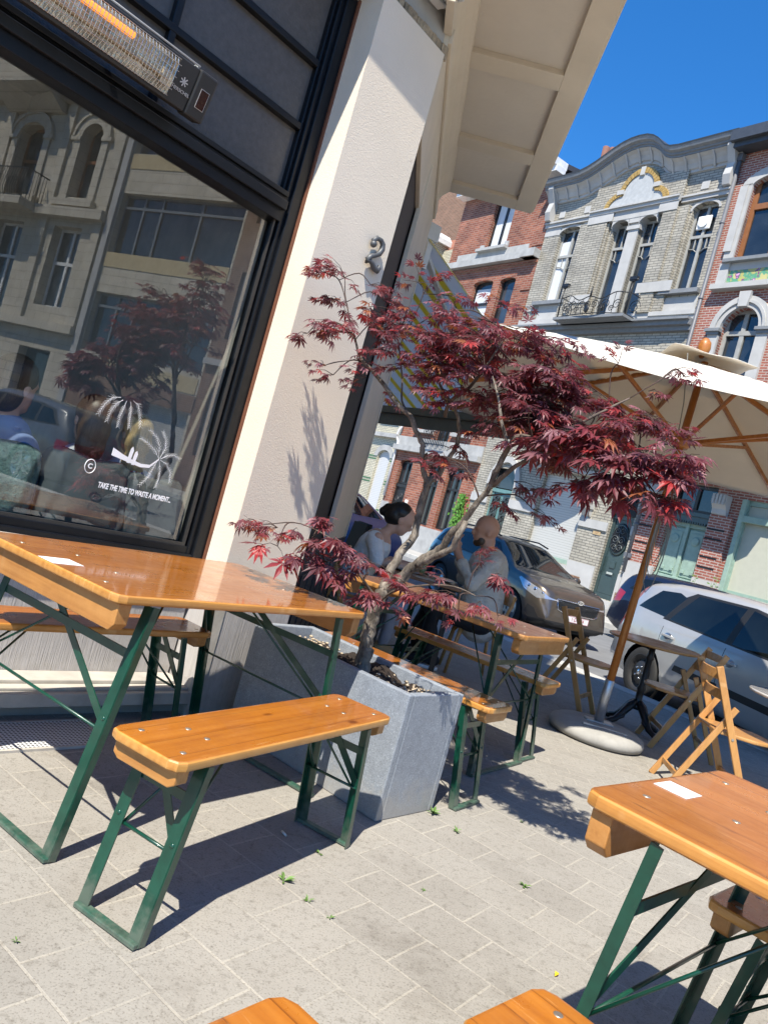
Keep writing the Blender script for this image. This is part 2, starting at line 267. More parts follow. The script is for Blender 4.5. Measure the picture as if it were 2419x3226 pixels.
PINE_C = ((.33, .098, .010), (.45, .150, .016), (.53, .20, .028))
MAT.update(
    pavers=pavers(), asphalt=M('asphalt', (.16, .165, .17), .9, var=.15, vs=3, bs=160, bst=.3), kerb=M('kerb_stone', (.42, .41, .38), .85, var=.15, vs=5, bs=60),
    farpave=M('far_paving', (.36, .35, .33), .9, var=.15, vs=3), ground=M('ground_plain', (.25, .24, .22), .95),
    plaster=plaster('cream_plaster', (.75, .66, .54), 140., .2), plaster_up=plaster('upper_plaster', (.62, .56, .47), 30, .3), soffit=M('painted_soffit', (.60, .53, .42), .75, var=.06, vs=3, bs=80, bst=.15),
    tooled=tooled('tooled_stone', (.50, .475, .455)), step=M('threshold_stone', (.43, .40, .35), .85, var=.18, vs=6, bs=50, bst=.3), mortar=M('crumbling_mortar', (.36, .29, .2), .95, var=.4, vs=20, bs=30, bst=.9, bd=.02),
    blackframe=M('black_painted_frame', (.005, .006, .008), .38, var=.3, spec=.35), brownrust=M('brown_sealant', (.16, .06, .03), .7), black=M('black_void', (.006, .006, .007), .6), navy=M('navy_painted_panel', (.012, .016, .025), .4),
    whitemetal=M('white_lacquered_metal', (.62, .62, .6), .35, var=.08), alu=M('galvanised_steel', (.45, .47, .49), .38, metal=.8, var=.12, vs=14), steel=M('polished_steel', (.7, .7, .72), .12, metal=1), anthracite=M('anthracite_metal', (.03, .028, .026), .42),
    grille_wire=M('chrome_wire', (.75, .72, .66), .2, metal=1), glow=emit('glowing_lamp', (1.0, .36, .06), .75),
    pane=clearglass('shop_glass', .8, .19), frost=M('textured_obscure_glass', (.10, .09, .082), .22, var=.12, vs=40, bs=85, bst=.5, bd=.004, spec=.4), whitepaint=M('white_marker_paint', (.85, .85, .85), .6),
    dark_room=M('dark_room_paint', (.30, .28, .25), .8), room=M('room_floor', (.3, .2, .13), .5),
    pine=pine('orange_varnished_pine', PINE_C), pine_edge=pine('pine_batten', ((.30, .115, .024), (.43, .195, .05), (.52, .26, .08)), seams=False, knots=False, rough=.4, coat=.25),
    pine_streak=pine('streaked_varnished_pine', PINE_C, streak=True), pine_light=pine('pale_pine_edge', ((.40, .155, .028), (.52, .235, .05), (.61, .32, .085)), seams=False, knots=False, rough=.35, coat=.5),
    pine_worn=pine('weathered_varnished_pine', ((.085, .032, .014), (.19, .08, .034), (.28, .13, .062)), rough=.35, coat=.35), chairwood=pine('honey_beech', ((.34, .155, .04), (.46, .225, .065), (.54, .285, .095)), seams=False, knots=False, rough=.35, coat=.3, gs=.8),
    teak=pine('oiled_hardwood', ((.22, .068, .012), (.36, .125, .022), (.45, .18, .04)), seams=False, knots=False, rough=.35, coat=.25),
    green=M('green_enamel', (.0045, .050, .031), .3, var=.25, vs=20, coat=.3, bs=90, bst=.06), greendirt=M('green_enamel_scuffed', (.02, .075, .05), .5, var=.4, vs=30), screw=M('screw_head', (.5, .44, .36), .4, metal=.8),
    card=M('white_card', (.80, .80, .80), .5, var=.02), planter=None, soil=M('potting_soil', (.028, .018, .012), .95, var=.6, vs=30, bs=40, bst=1, bd=.02), pebble=M('pale_pebble', (.42, .34, .24), .8, var=.3, vs=20),
    leaf=leafmat('maple_leaf'), canvas=canvas('parasol_canvas', (.74, .71, .64), .24), awning=stripes('awning_cloth', (.93, .74, .14), (.9, .86, .72), (.92, .91, .86), .26), concrete=M('pale_concrete', (.31, .30, .275), .85, var=.14, vs=7, bs=40, bst=.3),
    castiron=M('black_cast_iron', (.012, .012, .013), .42, bs=30, bst=.2), marble=M('pale_marble', (.5, .48, .46), .12, var=.25, vs=5, coat=.4),
    tyre=M('tyre_rubber', (.022, .022, .022), .8), rimdark=M('steel_rim', (.05, .05, .052), .45, metal=.5), alloy=M('alloy_rim', (.42, .42, .43), .3, metal=.9), carglass=glassmat('car_glass', (.008, .011, .011), .01, .55), blackplastic=M('black_trim', (.016, .016, .017), .5),
    chrome=M('chrome', (.8, .8, .82), .08, metal=1), redlens=M('red_lens', (.30, .012, .018), .12, coat=.8), headlens=M('headlamp_lens', (.55, .57, .6), .08, metal=.7), headdark=M('headlamp_housing', (.05, .055, .06), .2, metal=.3), platew=M('number_plate_white', (.74, .74, .74), .4, var=.02), plater=M('number_plate_red', (.35, .02, .03), .5, var=.02),
    bronze=carpaint('bronze_metallic', (.12, .10, .08), .7), silver=carpaint('silver_metallic', (.46, .46, .455), .3), greycar=carpaint('grey_car_paint', (.16, .17, .18), .3), navycar=carpaint('dark_blue_paint', (.012, .016, .035), .3), whitecar=carpaint('white_car_paint', (.7, .7, .7), 0), bluecar=M('mid_blue_paint', (.012, .045, .13), .35),
    redbrick=brickmat('red_brick', (.24, .068, .038), (.42, .145, .08), (.36, .24, .18), bw=.26, rh=.085, ms=.012, dirt=.45), pinkbrick=brickmat('rose_brick', (.29, .085, .058), (.37, .125, .085), (.48, .40, .35), ms=.011, dirt=.15), greybrick=brickmat('pale_glazed_brick', (.42, .385, .31), (.54, .50, .41), (.19, .175, .15), rh=.078, bw=.27, ms=.011, rough=.5, dirt=.38), creambrick=brickmat('cream_glazed_brick', (.60, .55, .40), (.68, .63, .48), (.25, .23, .18), ms=.010, rough=.4), greengl=M('green_glazed_brick', (.05, .13, .05), .3, var=.3), brownbrick=brickmat('brown_brick', (.20, .10, .055), (.30, .15, .085), (.33, .25, .18), ms=.01), yellowbrick=M('yellow_glazed_brick', (.38, .25, .075), .45, var=.3, vs=14),
    stone=M('white_stone', (.43, .425, .41), .8, var=.1, vs=2.5, bs=40, bst=.15), bluestone=M('grey_stone', (.36, .36, .35), .8, var=.2, vs=3), zinc=M('dark_zinc', (.07, .078, .09), .45, metal=.3), greycornice=M('grey_painted_cornice', (.20, .21, .22), .6), greywhite=M('grey_white_render', (.40, .415, .42), .8), greysill=M('grey_window_wood', (.33, .33, .31), .6), winglass=glassmat('house_glass'), winglass_light=glassmat('house_glass_light', (.035, .045, .055)), curtain=M('white_curtain', (.58, .60, .62), .9, var=.1, vs=6, sc=(6, 6, .4)), brownwood=M('brown_joinery', (.25, .10, .035), .5), blackwood=M('black_joinery', (.016, .016, .016), .4), whitewood=M('white_joinery', (.72, .72, .7), .5),
    shutter=slats('white_shutter', (.50, .50, .475), .075, .3, .16), shutter2=slats('white_narrow_shutter', (.55, .56, .57), .07, .45, .16), teal=M('teal_paint', (.12, .235, .235), .5), darkgreen=M('dark_green_paint', (.035, .06, .062), .4, coat=.3), palegreen=M('sage_green_paint', (.27, .375, .31), .55), bluegreen=M('blue_green_paint', (.10, .19, .21), .5), blind=M('beige_blind', (.44, .44, .36), .8, var=.04), iron=M('wrought_iron', (.012, .013, .016), .45), pipe_white=M('white_pipe', (.6, .6, .62), .5), pipe_grey=M('grey_pipe', (.12, .125, .14), .5), roof=M('clay_tile', (.28, .11, .06), .8, var=.3, vs=14), slate=M('dark_slate', (.05, .05, .055), .6), lead=M('lead_sheet', (.10, .10, .11), .5), potclay=M('chimney_clay', (.19, .085, .06), .8), tilepic=tilepic('iris_tiles'), number=M('brass_plate', (.45, .33, .18), .5), yellowsign=M('yellow_plate', (.65, .5, .03), .5),
    creamstone=brickmat('cream_ashlar', (.60, .545, .43), (.66, .60, .49), (.35, .31, .24), bw=.8, rh=.34, ms=.012, rough=.8, bst=.3), ochre=M('ochre_panel', (.52, .42, .24), .6, var=.06), ribbonframe=M('grey_window_metal', (.18, .20, .22), .4),
    skin=M('skin', (.62, .37, .27), .5, var=.06), skin2=M('skin_tan', (.56, .30, .20), .5, var=.06), hairblack=M('black_hair', (.008, .007, .007), .4, var=.4, vs=60), hairbrown=M('brown_hair', (.06, .035, .02), .45, var=.4, vs=60, sc=(3, 3, .4)), hairblond=M('blond_hair', (.36, .25, .11), .5, var=.35, vs=60, sc=(3, 3, .4)), shirtwhite=M('white_cotton', (.80, .80, .80), .85, var=.06, bs=9, bst=.7, bd=.05), shirtgrey=M('warm_grey_knit', (.58, .54, .48), .9, var=.10, bs=9, bst=.8, bd=.05), trousers=M('black_cloth', (.012, .012, .014), .85), jeans=M('pale_denim', (.26, .27, .31), .85), shoe=M('tan_suede', (.40, .27, .13), .8), sole=M('white_sole', (.7, .69, .66), .6), bluecloth=M('blue_cotton', (.16, .22, .4), .85, var=.15, bs=14, bst=.4), floral=None,
    cushion=M('grey_green_cushion', (.075, .09, .095), .9, var=.15, vs=5, bs=5, bst=.25, bd=.03), knit=M('green_knit_cushion', (.12, .2, .18), .95, var=.2, vs=40, bs=50, bst=.8, bd=.02), clearglass=clearglass('drinking_glass', 1.0, .02), porcelain=M('porcelain', (.7, .7, .68), .2, var=.02), menu=M('menu_paper', (.35, .33, .3), .6), beer=M('pale_drink', (.5, .42, .2), .1),
    weed=M('weed_green', (.10, .19, .035), .6, var=.3, vs=30), ivy=M('bright_ivy', (.10, .24, .03), .55, var=.35, vs=20), yellowleaf=M('yellow_leaf', (.75, .5, .03), .5), butt=M('cigarette_paper', (.66, .62, .55), .8), bark=None, barkdark=M('brown_maple_bark', (.105, .080, .062), .8, var=.45, vs=22, bs=40, bst=.5), ironlogo=M('silver_print', (.55, .52, .48), .4), redwindow=M('dark_red_display', (.03, .006, .006), .1), canvasmark=M('blue_grey_print', (.13, .14, .22), .8), orangepot=M('orange_pot', (.55, .22, .07), .7),
)
def dusty(m, z0=.015, z1=.16, col=(.28, .26, .22), amt=.75):
    """street dust splashed up the foot of a thing"""
    n = m.node_tree; b = n.nodes['Principled BSDF']; src = b.inputs['Base Color'].links[0].from_socket
    tc = N(n, 'ShaderNodeTexCoord'); sp = N(n, 'ShaderNodeSeparateXYZ'); lk(n, tc.outputs['Object'], sp.inputs[0]); f = noise(n, tc.outputs['Object'], 26, 5, .7)
    mr = N(n, 'ShaderNodeMapRange'); mr.inputs['From Min'].default_value = z0; mr.inputs['From Max'].default_value = z1; mr.inputs['To Min'].default_value = .5; mr.inputs['To Max'].default_value = -.12; mr.clamp = True; lk(n, sp.outputs[2], mr.inputs['Value'])
    ad = N(n, 'ShaderNodeMath', operation='ADD'); lk(n, mr.outputs[0], ad.inputs[0]); lk(n, f, ad.inputs[1]); fac = ramp(n, ad.outputs[0], [(.55, (0,) * 3), (.9, (amt,) * 3)])
    lk(n, mixc(n, fac, src, col), b.inputs['Base Color'])
dusty(MAT['green'], 0, .14, (.16, .17, .14), .42); dusty(MAT['greendirt'], .0, .03, (.2, .2, .165), .45); dusty(MAT['concrete'], 0, .06, (.22, .2, .17), .5)
def planter_mat():
    m, n, b = _new('speckled_blue_grey_composite')
    v = mapping(n); big = noise(n, v, 2.5, 4); f = noise(n, v, 210, 2, .7); g = noise(n, v, 34, 4)
    c = ramp(n, big, [(.3, (.225, .25, .285)), (.7, (.28, .31, .345))]); c = mixc(n, .8, c, ramp(n, f, [(.33, (.6,) * 3), (.45, (1,) * 3), (.6, (1,) * 3), (.68, (1.75,) * 3)]), 'MULTIPLY'); c = mixc(n, .5, c, ramp(n, g, [(.35, (.8,) * 3), (.6, (1.1,) * 3)]), 'MULTIPLY')
    lk(n, c, b.inputs['Base Color']); b.inputs['Roughness'].default_value = .5; bump(n, b, f, .15, .002); return m
def bark_mat():
    m, n, b = _new('pale_maple_bark')
    v = mapping(n, scale=(14, 14, 5)); f = noise(n, v, 2, 6, .7); g = noise(n, mapping(n), 18, 4)
    c = ramp(n, f, [(.34, (.045, .036, .028)), (.5, (.21, .18, .145)), (.72, (.36, .32, .265))]); c = mixc(n, .7, c, ramp(n, g, [(.38, (.32, .29, .26)), (.54, (1, 1, 1))]), 'MULTIPLY')
    lk(n, c, b.inputs['Base Color']); b.inputs['Roughness'].default_value = .85; bump(n, b, f, .9, .015); return m
def floral_mat():
    m, n, b = _new('floral_cotton')
    v = mapping(n); vo = N(n, 'ShaderNodeTexVoronoi'); vo.inputs['Scale'].default_value = 38; lk(n, v, vo.inputs['Vector'])
    hs = N(n, 'ShaderNodeSeparateColor'); lk(n, vo.outputs['Color'], hs.inputs[0])
    pet = ramp(n, hs.outputs[0], [(.33, (.45, .04, .06)), (.36, (.05, .07, .3)), (.66, (.06, .09, .34)), (.7, (.6, .6, .62))])
    c = mixc(n, ramp(n, vo.outputs['Distance'], [(.26, (1,) * 3), (.32, (0,) * 3)]), (.56, .56, .58), pet); lk(n, c, b.inputs['Base Color']); b.inputs['Roughness'].default_value = .9; return m
MAT['planter'], MAT['bark'], MAT['floral'] = planter_mat(), bark_mat(), floral_mat(); dusty(MAT['planter'], 0, .2, (.33, .31, .27), .55); dusty(MAT['tooled'], 0, .3, (.3, .27, .22), .5)

# ------------------------------------------------------------------ mesh helpers
class MB:
    def __init__(s): s.bm = bmesh.new()
    def _xf(s, vs, m):
        if m is not None: bmesh.ops.transform(s.bm, matrix=m, verts=vs)
        return vs
    def box(s, x0, x1, y0, y1, z0, z1, m=None, bev=0):
        c = [s.bm.verts.new(p) for p in ((x0, y0, z0), (x1, y0, z0), (x1, y1, z0), (x0, y1, z0), (x0, y0, z1), (x1, y0, z1), (x1, y1, z1), (x0, y1, z1))]
        fs = [s.bm.faces.new([c[i] for i in f]) for f in ((3, 2, 1, 0), (4, 5, 6, 7), (0, 1, 5, 4), (1, 2, 6, 5), (2, 3, 7, 6), (3, 0, 4, 7))]
        if m is not None: s._xf(c, m)
        if bev:
            es = list({e for f in fs for e in f.edges}); bmesh.ops.bevel(s.bm, geom=es, offset=bev, segments=2, affect='EDGES', profile=.6)
        return s
    def quad(s, *ps):
        s.bm.faces.new([s.bm.verts.new(p) for p in ps]); return s
    def prism(s, pts, a, b, ax=2, m=None):
        """polygon pts extruded from a to b along axis ax (2: xy polygon, 1: xz polygon, 0: yz polygon)"""
        def P(p, t): return (p[0], p[1], t) if ax == 2 else ((p[0], t, p[1]) if ax == 1 else (t, p[0], p[1]))
        lo = [s.bm.verts.new(P(p, a)) for p in pts]; hi = [s.bm.verts.new(P(p, b)) for p in pts]
        s.bm.faces.new(lo[::-1]); s.bm.faces.new(hi); n = len(pts)
        for i in range(n): s.bm.faces.new((lo[i], lo[(i + 1) % n], hi[(i + 1) % n], hi[i]))
        s._xf(lo + hi, m); return s
    def bar(s, p, q, w, h, up=(0, 0, 1), m=None):
        """rectangular bar from p to q; w across, h along up"""
        p, q = V(p), V(q); d = (q - p); L = d.length; d.normalize(); u = V(up); u = (u - d * u.dot(d))
        if u.length < 1e-4: u = V((1, 0, 0)) - d * d.x
        u.normalize(); r = d.cross(u)
        mm = Matrix((( d.x, r.x, u.x, p.x), (d.y, r.y, u.y, p.y), (d.z, r.z, u.z, p.z), (0, 0, 0, 1)))
        s.box(0, L, -w / 2, w / 2, -h / 2, h / 2, (m @ mm) if m is not None else mm); return s
    def tube(s, pts, rad, n=8, m=None, cap=True, sm=True):
        pts = [V(p) for p in pts]; rs = rad if isinstance(rad, (list, tuple)) else [rad] * len(pts)
        rings = []; pu = None
        for i, p in enumerate(pts):
            d = (pts[min(i + 1, len(pts) - 1)] - pts[max(i - 1, 0)])
            if d.length < 1e-9: d = V((0, 0, 1))
            d.normalize()
            u = pu if pu is not None else (V((0, 0, 1)) if abs(d.z) < .9 else V((1, 0, 0)))
            u = (u - d * u.dot(d)); u.normalize(); pu = u; r = d.cross(u)
            rings.append([s.bm.verts.new(p + (u * math.cos(2 * math.pi * j / n) + r * math.sin(2 * math.pi * j / n)) * rs[i]) for j in range(n)])
        for a, b in zip(rings, rings[1:]):
            for j in range(n):
                f = s.bm.faces.new((a[j], a[(j + 1) % n], b[(j + 1) % n], b[j])); f.smooth = sm
        if cap: s.bm.faces.new(rings[0][::-1]); s.bm.faces.new(rings[-1])
        s._xf([v for r in rings for v in r], m); return s
    def lathe(s, prof, n=20, m=None, sm=True, cap=True):
        rings = [[s.bm.verts.new((r * math.cos(2 * math.pi * j / n), r * math.sin(2 * math.pi * j / n), z)) for j in range(n)] for r, z in prof]
        for a, b in zip(rings, rings[1:]):
            for j in range(n):
                f = s.bm.faces.new((a[j], a[(j + 1) % n], b[(j + 1) % n], b[j])); f.smooth = sm
        if cap: s.bm.faces.new(rings[0][::-1]); s.bm.faces.new(rings[-1])
        s._xf([v for r in rings for v in r], m); return s
    def ball(s, c, r, seg=14, m=None):
        rr = (r, r, r) if not isinstance(r, (tuple, list)) else r
        g = bmesh.ops.create_uvsphere(s.bm, u_segments=seg, v_segments=max(6, seg * 2 // 3), radius=1)
        mm = Matrix.Translation(c) @ Matrix.Diagonal((*rr, 1)); s._xf(g['verts'], (m @ mm) if m is not None else mm)
        for v in g['verts']:
            for f in v.link_faces: f.smooth = True
        return s
    def sweep(s, path, prof, m=None, sm=False):
        """path of (x,z) points on a facade, profile of (y,dz); straight loft"""
        rows = [[s.bm.verts.new((x, y, z + dz)) for y, dz in prof] for x, z in path]; n = len(prof)
        for a, b in zip(rows, rows[1:]):
            for j in range(n - 1):
                f = s.bm.faces.new((a[j], b[j], b[j + 1], a[j + 1])); f.smooth = sm
        s.bm.faces.new(rows[0]); s.bm.faces.new(rows[-1][::-1]); s._xf([v for r in rows for v in r], m); return s
    def build(s, name, mat, parent=None, bev=0, smooth=None, split=False):
        if split:                                                 # every separate piece becomes a part of its own
            bmesh.ops.remove_doubles(s.bm, verts=s.bm.verts, dist=2e-4); todo = set(s.bm.faces); o = None
            while todo:
                st_ = [todo.pop()]; isl = []
                while st_:
                    f = st_.pop(); isl.append(f)
                    for v in f.verts:
                        for g_ in v.link_faces:
                            if g_ in todo: todo.discard(g_); st_.append(g_)
                q = MB(); mp = {}
                for f in isl:
                    vs = []
                    for v in f.verts:
                        if v not in mp: mp[v] = q.bm.verts.new(v.co)
                        vs.append(mp[v])
                    try: q.bm.faces.new(vs).smooth = f.smooth
                    except ValueError: pass
                o = q.build(name, mat, parent, bev, smooth)
            s.bm.free(); return o
        bmesh.ops.recalc_face_normals(s.bm, faces=s.bm.faces)
        me = bpy.data.meshes.new(name); s.bm.to_mesh(me); s.bm.free()
        ms = mat if isinstance(mat, (list, tuple)) else [mat]
        for q in ms: me.materials.append(MAT[q] if isinstance(q, str) else q)
        o = bpy.data.objects.new(name, me); COL.objects.link(o)
        if parent: o.parent = parent
        if smooth:
            for p in me.polygons: p.use_smooth = True
        if bev:
            b = o.modifiers.new('bevel', 'BEVEL'); b.width = bev; b.segments = 2; b.limit_method = 'ANGLE'; b.angle_limit = R(40)
        return o
def thing(name, label, cat, loc=(0, 0, 0), rotz=0, group=None):
    o = bpy.data.objects.new(name, None); COL.objects.link(o); o.location = loc; o.rotation_euler = (0, 0, rotz); o.empty_display_size = .1
    o['label'] = label; o['category'] = cat
    if group: o['group'] = group
    return o
def tag(o, label, cat, group=None):
    o['label'] = label; o['category'] = cat
    if group: o['group'] = group
    return o
def struct(o, kind='structure'):
    o['kind'] = kind; return o
def dup(root, loc=None, rotz=None, label=None):
    def cp(o, par):
        c = o.copy(); COL.objects.link(c)
        if par: c.parent = par
        for ch in o.children: cp(ch, c)
        return c
    r = cp(root, None)
    if loc is not None: r.location = loc
    if rotz is not None: r.rotation_euler = (0, 0, rotz)
    if label: r['label'] = label
    return r
def text(name, body, size, mat, parent, m, depth=.001, italic=0, align='CENTER', sx=1.0, fat=0):
    cu = bpy.data.curves.new(name, 'FONT'); cu.body = body; cu.size = size; cu.extrude = depth; cu.offset = fat; cu.align_x = align; cu.align_y = 'CENTER'; cu.shear = italic
    t = bpy.data.objects.new(name, cu); COL.objects.link(t)
    dg = bpy.context.evaluated_depsgraph_get(); me = bpy.data.meshes.new_from_object(t.evaluated_get(dg))
    bpy.data.objects.remove(t)
    me.materials.clear(); me.materials.append(MAT[mat]); o = bpy.data.objects.new(name, me); COL.objects.link(o)
    me.transform(m @ Matrix.Diagonal((sx, 1, 1, 1)))
    if parent: o.parent = parent
    return o
def rz(a): return Matrix.Rotation(a, 4, 'Z')
def rx(a): return Matrix.Rotation(a, 4, 'X')
def ry(a): return Matrix.Rotation(a, 4, 'Y')
def T(*p): return Matrix.Translation(p)
def facing(az): return R(90 - az)          # local +x turned to the compass direction az (0 = straight ahead, 90 = right)
# ------------------------------------------------------------------ ground, street
dB = V((0.58001, -0.81462, 0)); nB = V((0.81462, 0.58001, 0))      # along the street / across it
aBz = math.atan2(dB.y, dB.x)
def st(u, n, z=0): return V((dB.x * u + nB.x * n, dB.y * u + nB.y * n, z))
def strip(name, u0, u1, n0, n1, z0, z1, mat, bev=0):
    b = MB(); m = rz(aBz); b.box(u0, u1, n0, n1, z0, z1, m); return struct(b.build(name, mat, bev=bev))
g = MB(); g.quad((-300, -300, -.35), (300, -300, -.35), (300, 300, -.35), (-300, 300, -.35)); struct(g.build('ground', 'ground'))
# the terrace is one paved sheet, finely cut so that it is not dead flat
b = MB(); c0, c1, c2, c3 = st(-34, 7.2), st(30, 7.2), st(30, -22), st(-34, -22)
b.quad(*(V((p.x, p.y, 0)) for p in (c3, c2, c1, c0))); struct(b.build('terrace_paving', 'pavers'))
strip('road', -60, 45, 7.4, 15.45, -.3, -.12, 'asphalt')
strip('kerb', -40, 34, 7.2, 7.46, -.3, .006, 'kerb', .015)
strip('far_kerb', -60, 45, 15.4, 15.62, -.3, .012, 'kerb', .015)
strip('far_pavement', -60, 45, 15.62, 17.7, -.3, .008, 'farpave')

# ------------------------------------------------------------------ corner cafe building
aA = R(49.55); dA = V((math.cos(aA), math.sin(aA), 0)); iA = V((-math.sin(aA), math.cos(aA), 0))
BO = V((-2.1635, 1.8446, 0))
def W(s, y, z=0): return BO + dA * s + iA * y + V((0, 0, z))
cafe = thing('cafe_building', 'cream plastered corner cafe building with a big black framed shop window', 'building', BO, aA)
WL = (T(*BO) @ rz(aA)).inverted()
def wp(*pts): return [tuple((WL @ V((p[0], p[1], 0)))[:2]) for p in pts]
P1, Q1 = (-.34, 4.0), (-.27, 6.4)
Q2 = (Q1[0] - .58 * 7, Q1[1] + .815 * 7)
# wall below the window, threshold slab and dark recess under it
b = MB(); b.box(-8, 2.30, .16, .5, .0, .70); b.build('base_wall', 'tooled', cafe)
b = MB(); b.box(-8, 2.333, -.03, .16, .062, .118); b.box(-8, 2.333, .0, .16, .118, .133); b.box(-8, 2.30, .045, .16, .133, .150); b.build('threshold', 'step', cafe, bev=.004)
b = MB(); b.box(-8, 2.333, .05, .159, .0, .062); b.build('recess', 'dark_room', cafe)
b = MB(); b.box(-8, 2.30, .10, .16, .690, .705); b.build('sill', 'step', cafe)
# pier with its splayed corner and stone plinth
b = MB(); l = wp(P1, (-.345, 4.05), (-.42, 4.09))
b.prism([(2.333, 0), l[0], l[1], l[2], (2.75, .45), (2.333, .45)], .60, 3.545); b.build('pier', 'plaster', cafe)
b = MB(); b.prism([(2.315, -.018), (l[0][0] + .005, l[0][1] - .018), l[1], (2.75, .44), (2.315, .44)], 0, .60); b.build('pier_plinth', 'tooled', cafe, bev=.008)
b = MB(); b.prism([(2.318, -.021), (2.39, -.021), (2.39, 0.03), (2.318, .03)], .0, .596); b.build('plinth_margin', 'step', cafe)
b = MB()
for i in range(26):
    x = 2.30 + i * .021; h = random.uniform(.015, .05); b.box(x, x + .03, .02 + random.uniform(0, .012), .3, 3.545 - h * .3, 3.60, None)
b.build('mortar_joint', 'mortar', cafe)
b = MB(); b.prism([(-8, .035), (l[0][0], .045), (2.75, .45), (-8, .45)], 3.60, 3.76); b.build('stone_course', 'bluestone', cafe)
upper = [(-8, .03)] + wp(P1, Q1, Q2) + [(-8, 7)]
b = MB(); b.prism(upper, 3.76, 17); b.build('upper_wall', 'plaster_up', cafe)
b = MB(); b.box(-8, 2.24, .2, .5, 3.52, 3.76); b.build('lintel', 'blackframe', cafe)
# shop window
fr = MB()
Y0 = .20
fr.box(2.237, 2.335, Y0 - .012, Y0 + .07, .70, 3.52); fr.box(2.262, 2.335, Y0 - .03, Y0 - .012, .70, 3.52); fr.box(2.222, 2.237, Y0 + .006, Y0 + .06, .70, 3.52)
fr.box(-.7, 2.237, Y0 - .01, Y0 + .07, .70, .762); fr.box(-.7, 2.262, Y0 - .026, Y0 - .01, .70, .728)
fr.box(-.7, 2.237, Y0 - .02, Y0 + .07, 2.372, 2.515); fr.box(-.7, 2.237, Y0 - .045, Y0 - .02, 2.425, 2.47); fr.box(-.7, 2.237, Y0 - .033, Y0 - .02, 2.49, 2.515)
for zz in (2.835, 3.145): fr.box(-.7, 2.222, Y0, Y0 + .06, zz - .016, zz + .016)
for xx in (-.6, .1, .8, 1.5): fr.box(xx - .016, xx + .016, Y0 + .003, Y0 + .06, 2.515, 3.52)
fr.box(-.8, -.6, Y0 - .02, Y0 + .07, .70, 3.52)
win = fr.build('shop_window', 'blackframe', cafe, bev=.004)
b = MB(); b.box(-.6, 2.222, Y0 - .004, Y0 + .01, .762, .776); b.box(2.212, 2.222, Y0 - .004, Y0 + .01, .776, 2.372); b.build('glazing_bead', 'anthracite', win)
b = MB(); b.quad((-.6, Y0 + .03, .74), (2.235, Y0 + .03, .74), (2.235, Y0 + .03, 2.4), (-.6, Y0 + .03, 2.4)); b.build('pane', 'pane', win)
b = MB()
b.quad((-.6, Y0 + .035, 2.5), (2.23, Y0 + .035, 2.5), (2.23, Y0 + .035, 3.55), (-.6, Y0 + .035, 3.55)); b.build('obscure_pane', 'frost', win)
b = MB(); b.box(2.321, 2.3325, Y0 - .044, Y0 - .031, .70, 3.52); b.build('sealant', 'brownrust', win)
# hand-painted marks on the glass
YG = Y0 + .0285
MG = T(0, YG, 0) @ rx(R(90))
tl = text('lettering', 'TAKE THE TIME TO WASTE A MOMENT...', .034, 'whitepaint', win, T(1.915, YG, .957) @ rx(R(90)), .0004, .12, 'CENTER', .60, .0010)
b = MB(); b.tube([(1.671 + .024 * math.cos(t * .3142), YG, 1.027 + .03 * math.sin(t * .3142)) for t in range(21)], .0017, 5, cap=False); b.build('ring_emblem', 'whitepaint', win)
text('ring_letter', 'C', .03, 'whitepaint', win, T(1.671, YG, 1.027) @ rx(R(90)), .0004, fat=.0008)
def frond(b, p, ang, L, droop, n=11):
    x, z = p; pts = []
    for i in range(n + 1):
        t = i / n; a = ang - droop * t; pts.append((x, z)); x += math.cos(a) * L / n; z += math.sin(a) * L / n
    b.tube([(q[0], YG, q[1]) for q in pts], [.0016 * (1 - .6 * i / n) for i in range(n + 1)], 4, cap=False)
    for i in range(2, n):
        a = ang - droop * i / n; q = pts[i]; l = .026 * (1 - .5 * i / n)
        for sg in (-1, 1):
            b.tube([(q[0], YG, q[1]), (q[0] + math.cos(a + sg * .75) * l, YG, q[1] + math.sin(a + sg * .75) * l)], [.0013, .0006], 4, cap=False)
def herring(b, pts, ll=.024):
    """a drooping painted frond: a midrib with leaflets swept towards its tip"""
    P = [V((x, YG, z_)) for x, z_ in pts]; o, _ = [], 0
    for i in range(len(P) - 1):
        for j in range(4): o.append(P[i].lerp(P[i + 1], j / 4))
    o.append(P[-1]); b.tube(o, [.0009 * (1 - .6 * i / len(o)) for i in range(len(o))], 4, cap=False)
    for i in range(2, len(o)):
        d = (o[min(i + 1, len(o) - 1)] - o[i - 1]).normalized(); sd = V((-d.z, 0, d.x)); l = ll * (1 - .35 * i / len(o))
        for sg in (-1, 1): b.tube([o[i], o[i] + (d * .8 + sd * sg * .6) * l], [.0007, .0003], 4, cap=False)
b = MB()
for q in ([(1.722, 1.346), (1.685, 1.335), (1.66, 1.30), (1.645, 1.255)], [(1.735, 1.338), (1.71, 1.315), (1.695, 1.28), (1.69, 1.236)], [(1.752, 1.338), (1.748, 1.30), (1.742, 1.265), (1.745, 1.226)], [(1.772, 1.34), (1.785, 1.305), (1.79, 1.27), (1.797, 1.233)], [(1.782, 1.348), (1.812, 1.335), (1.832, 1.30), (1.848, 1.252)]): herring(b, q)
b.build('hanging_fronds', 'whitepaint', win)
b = MB()
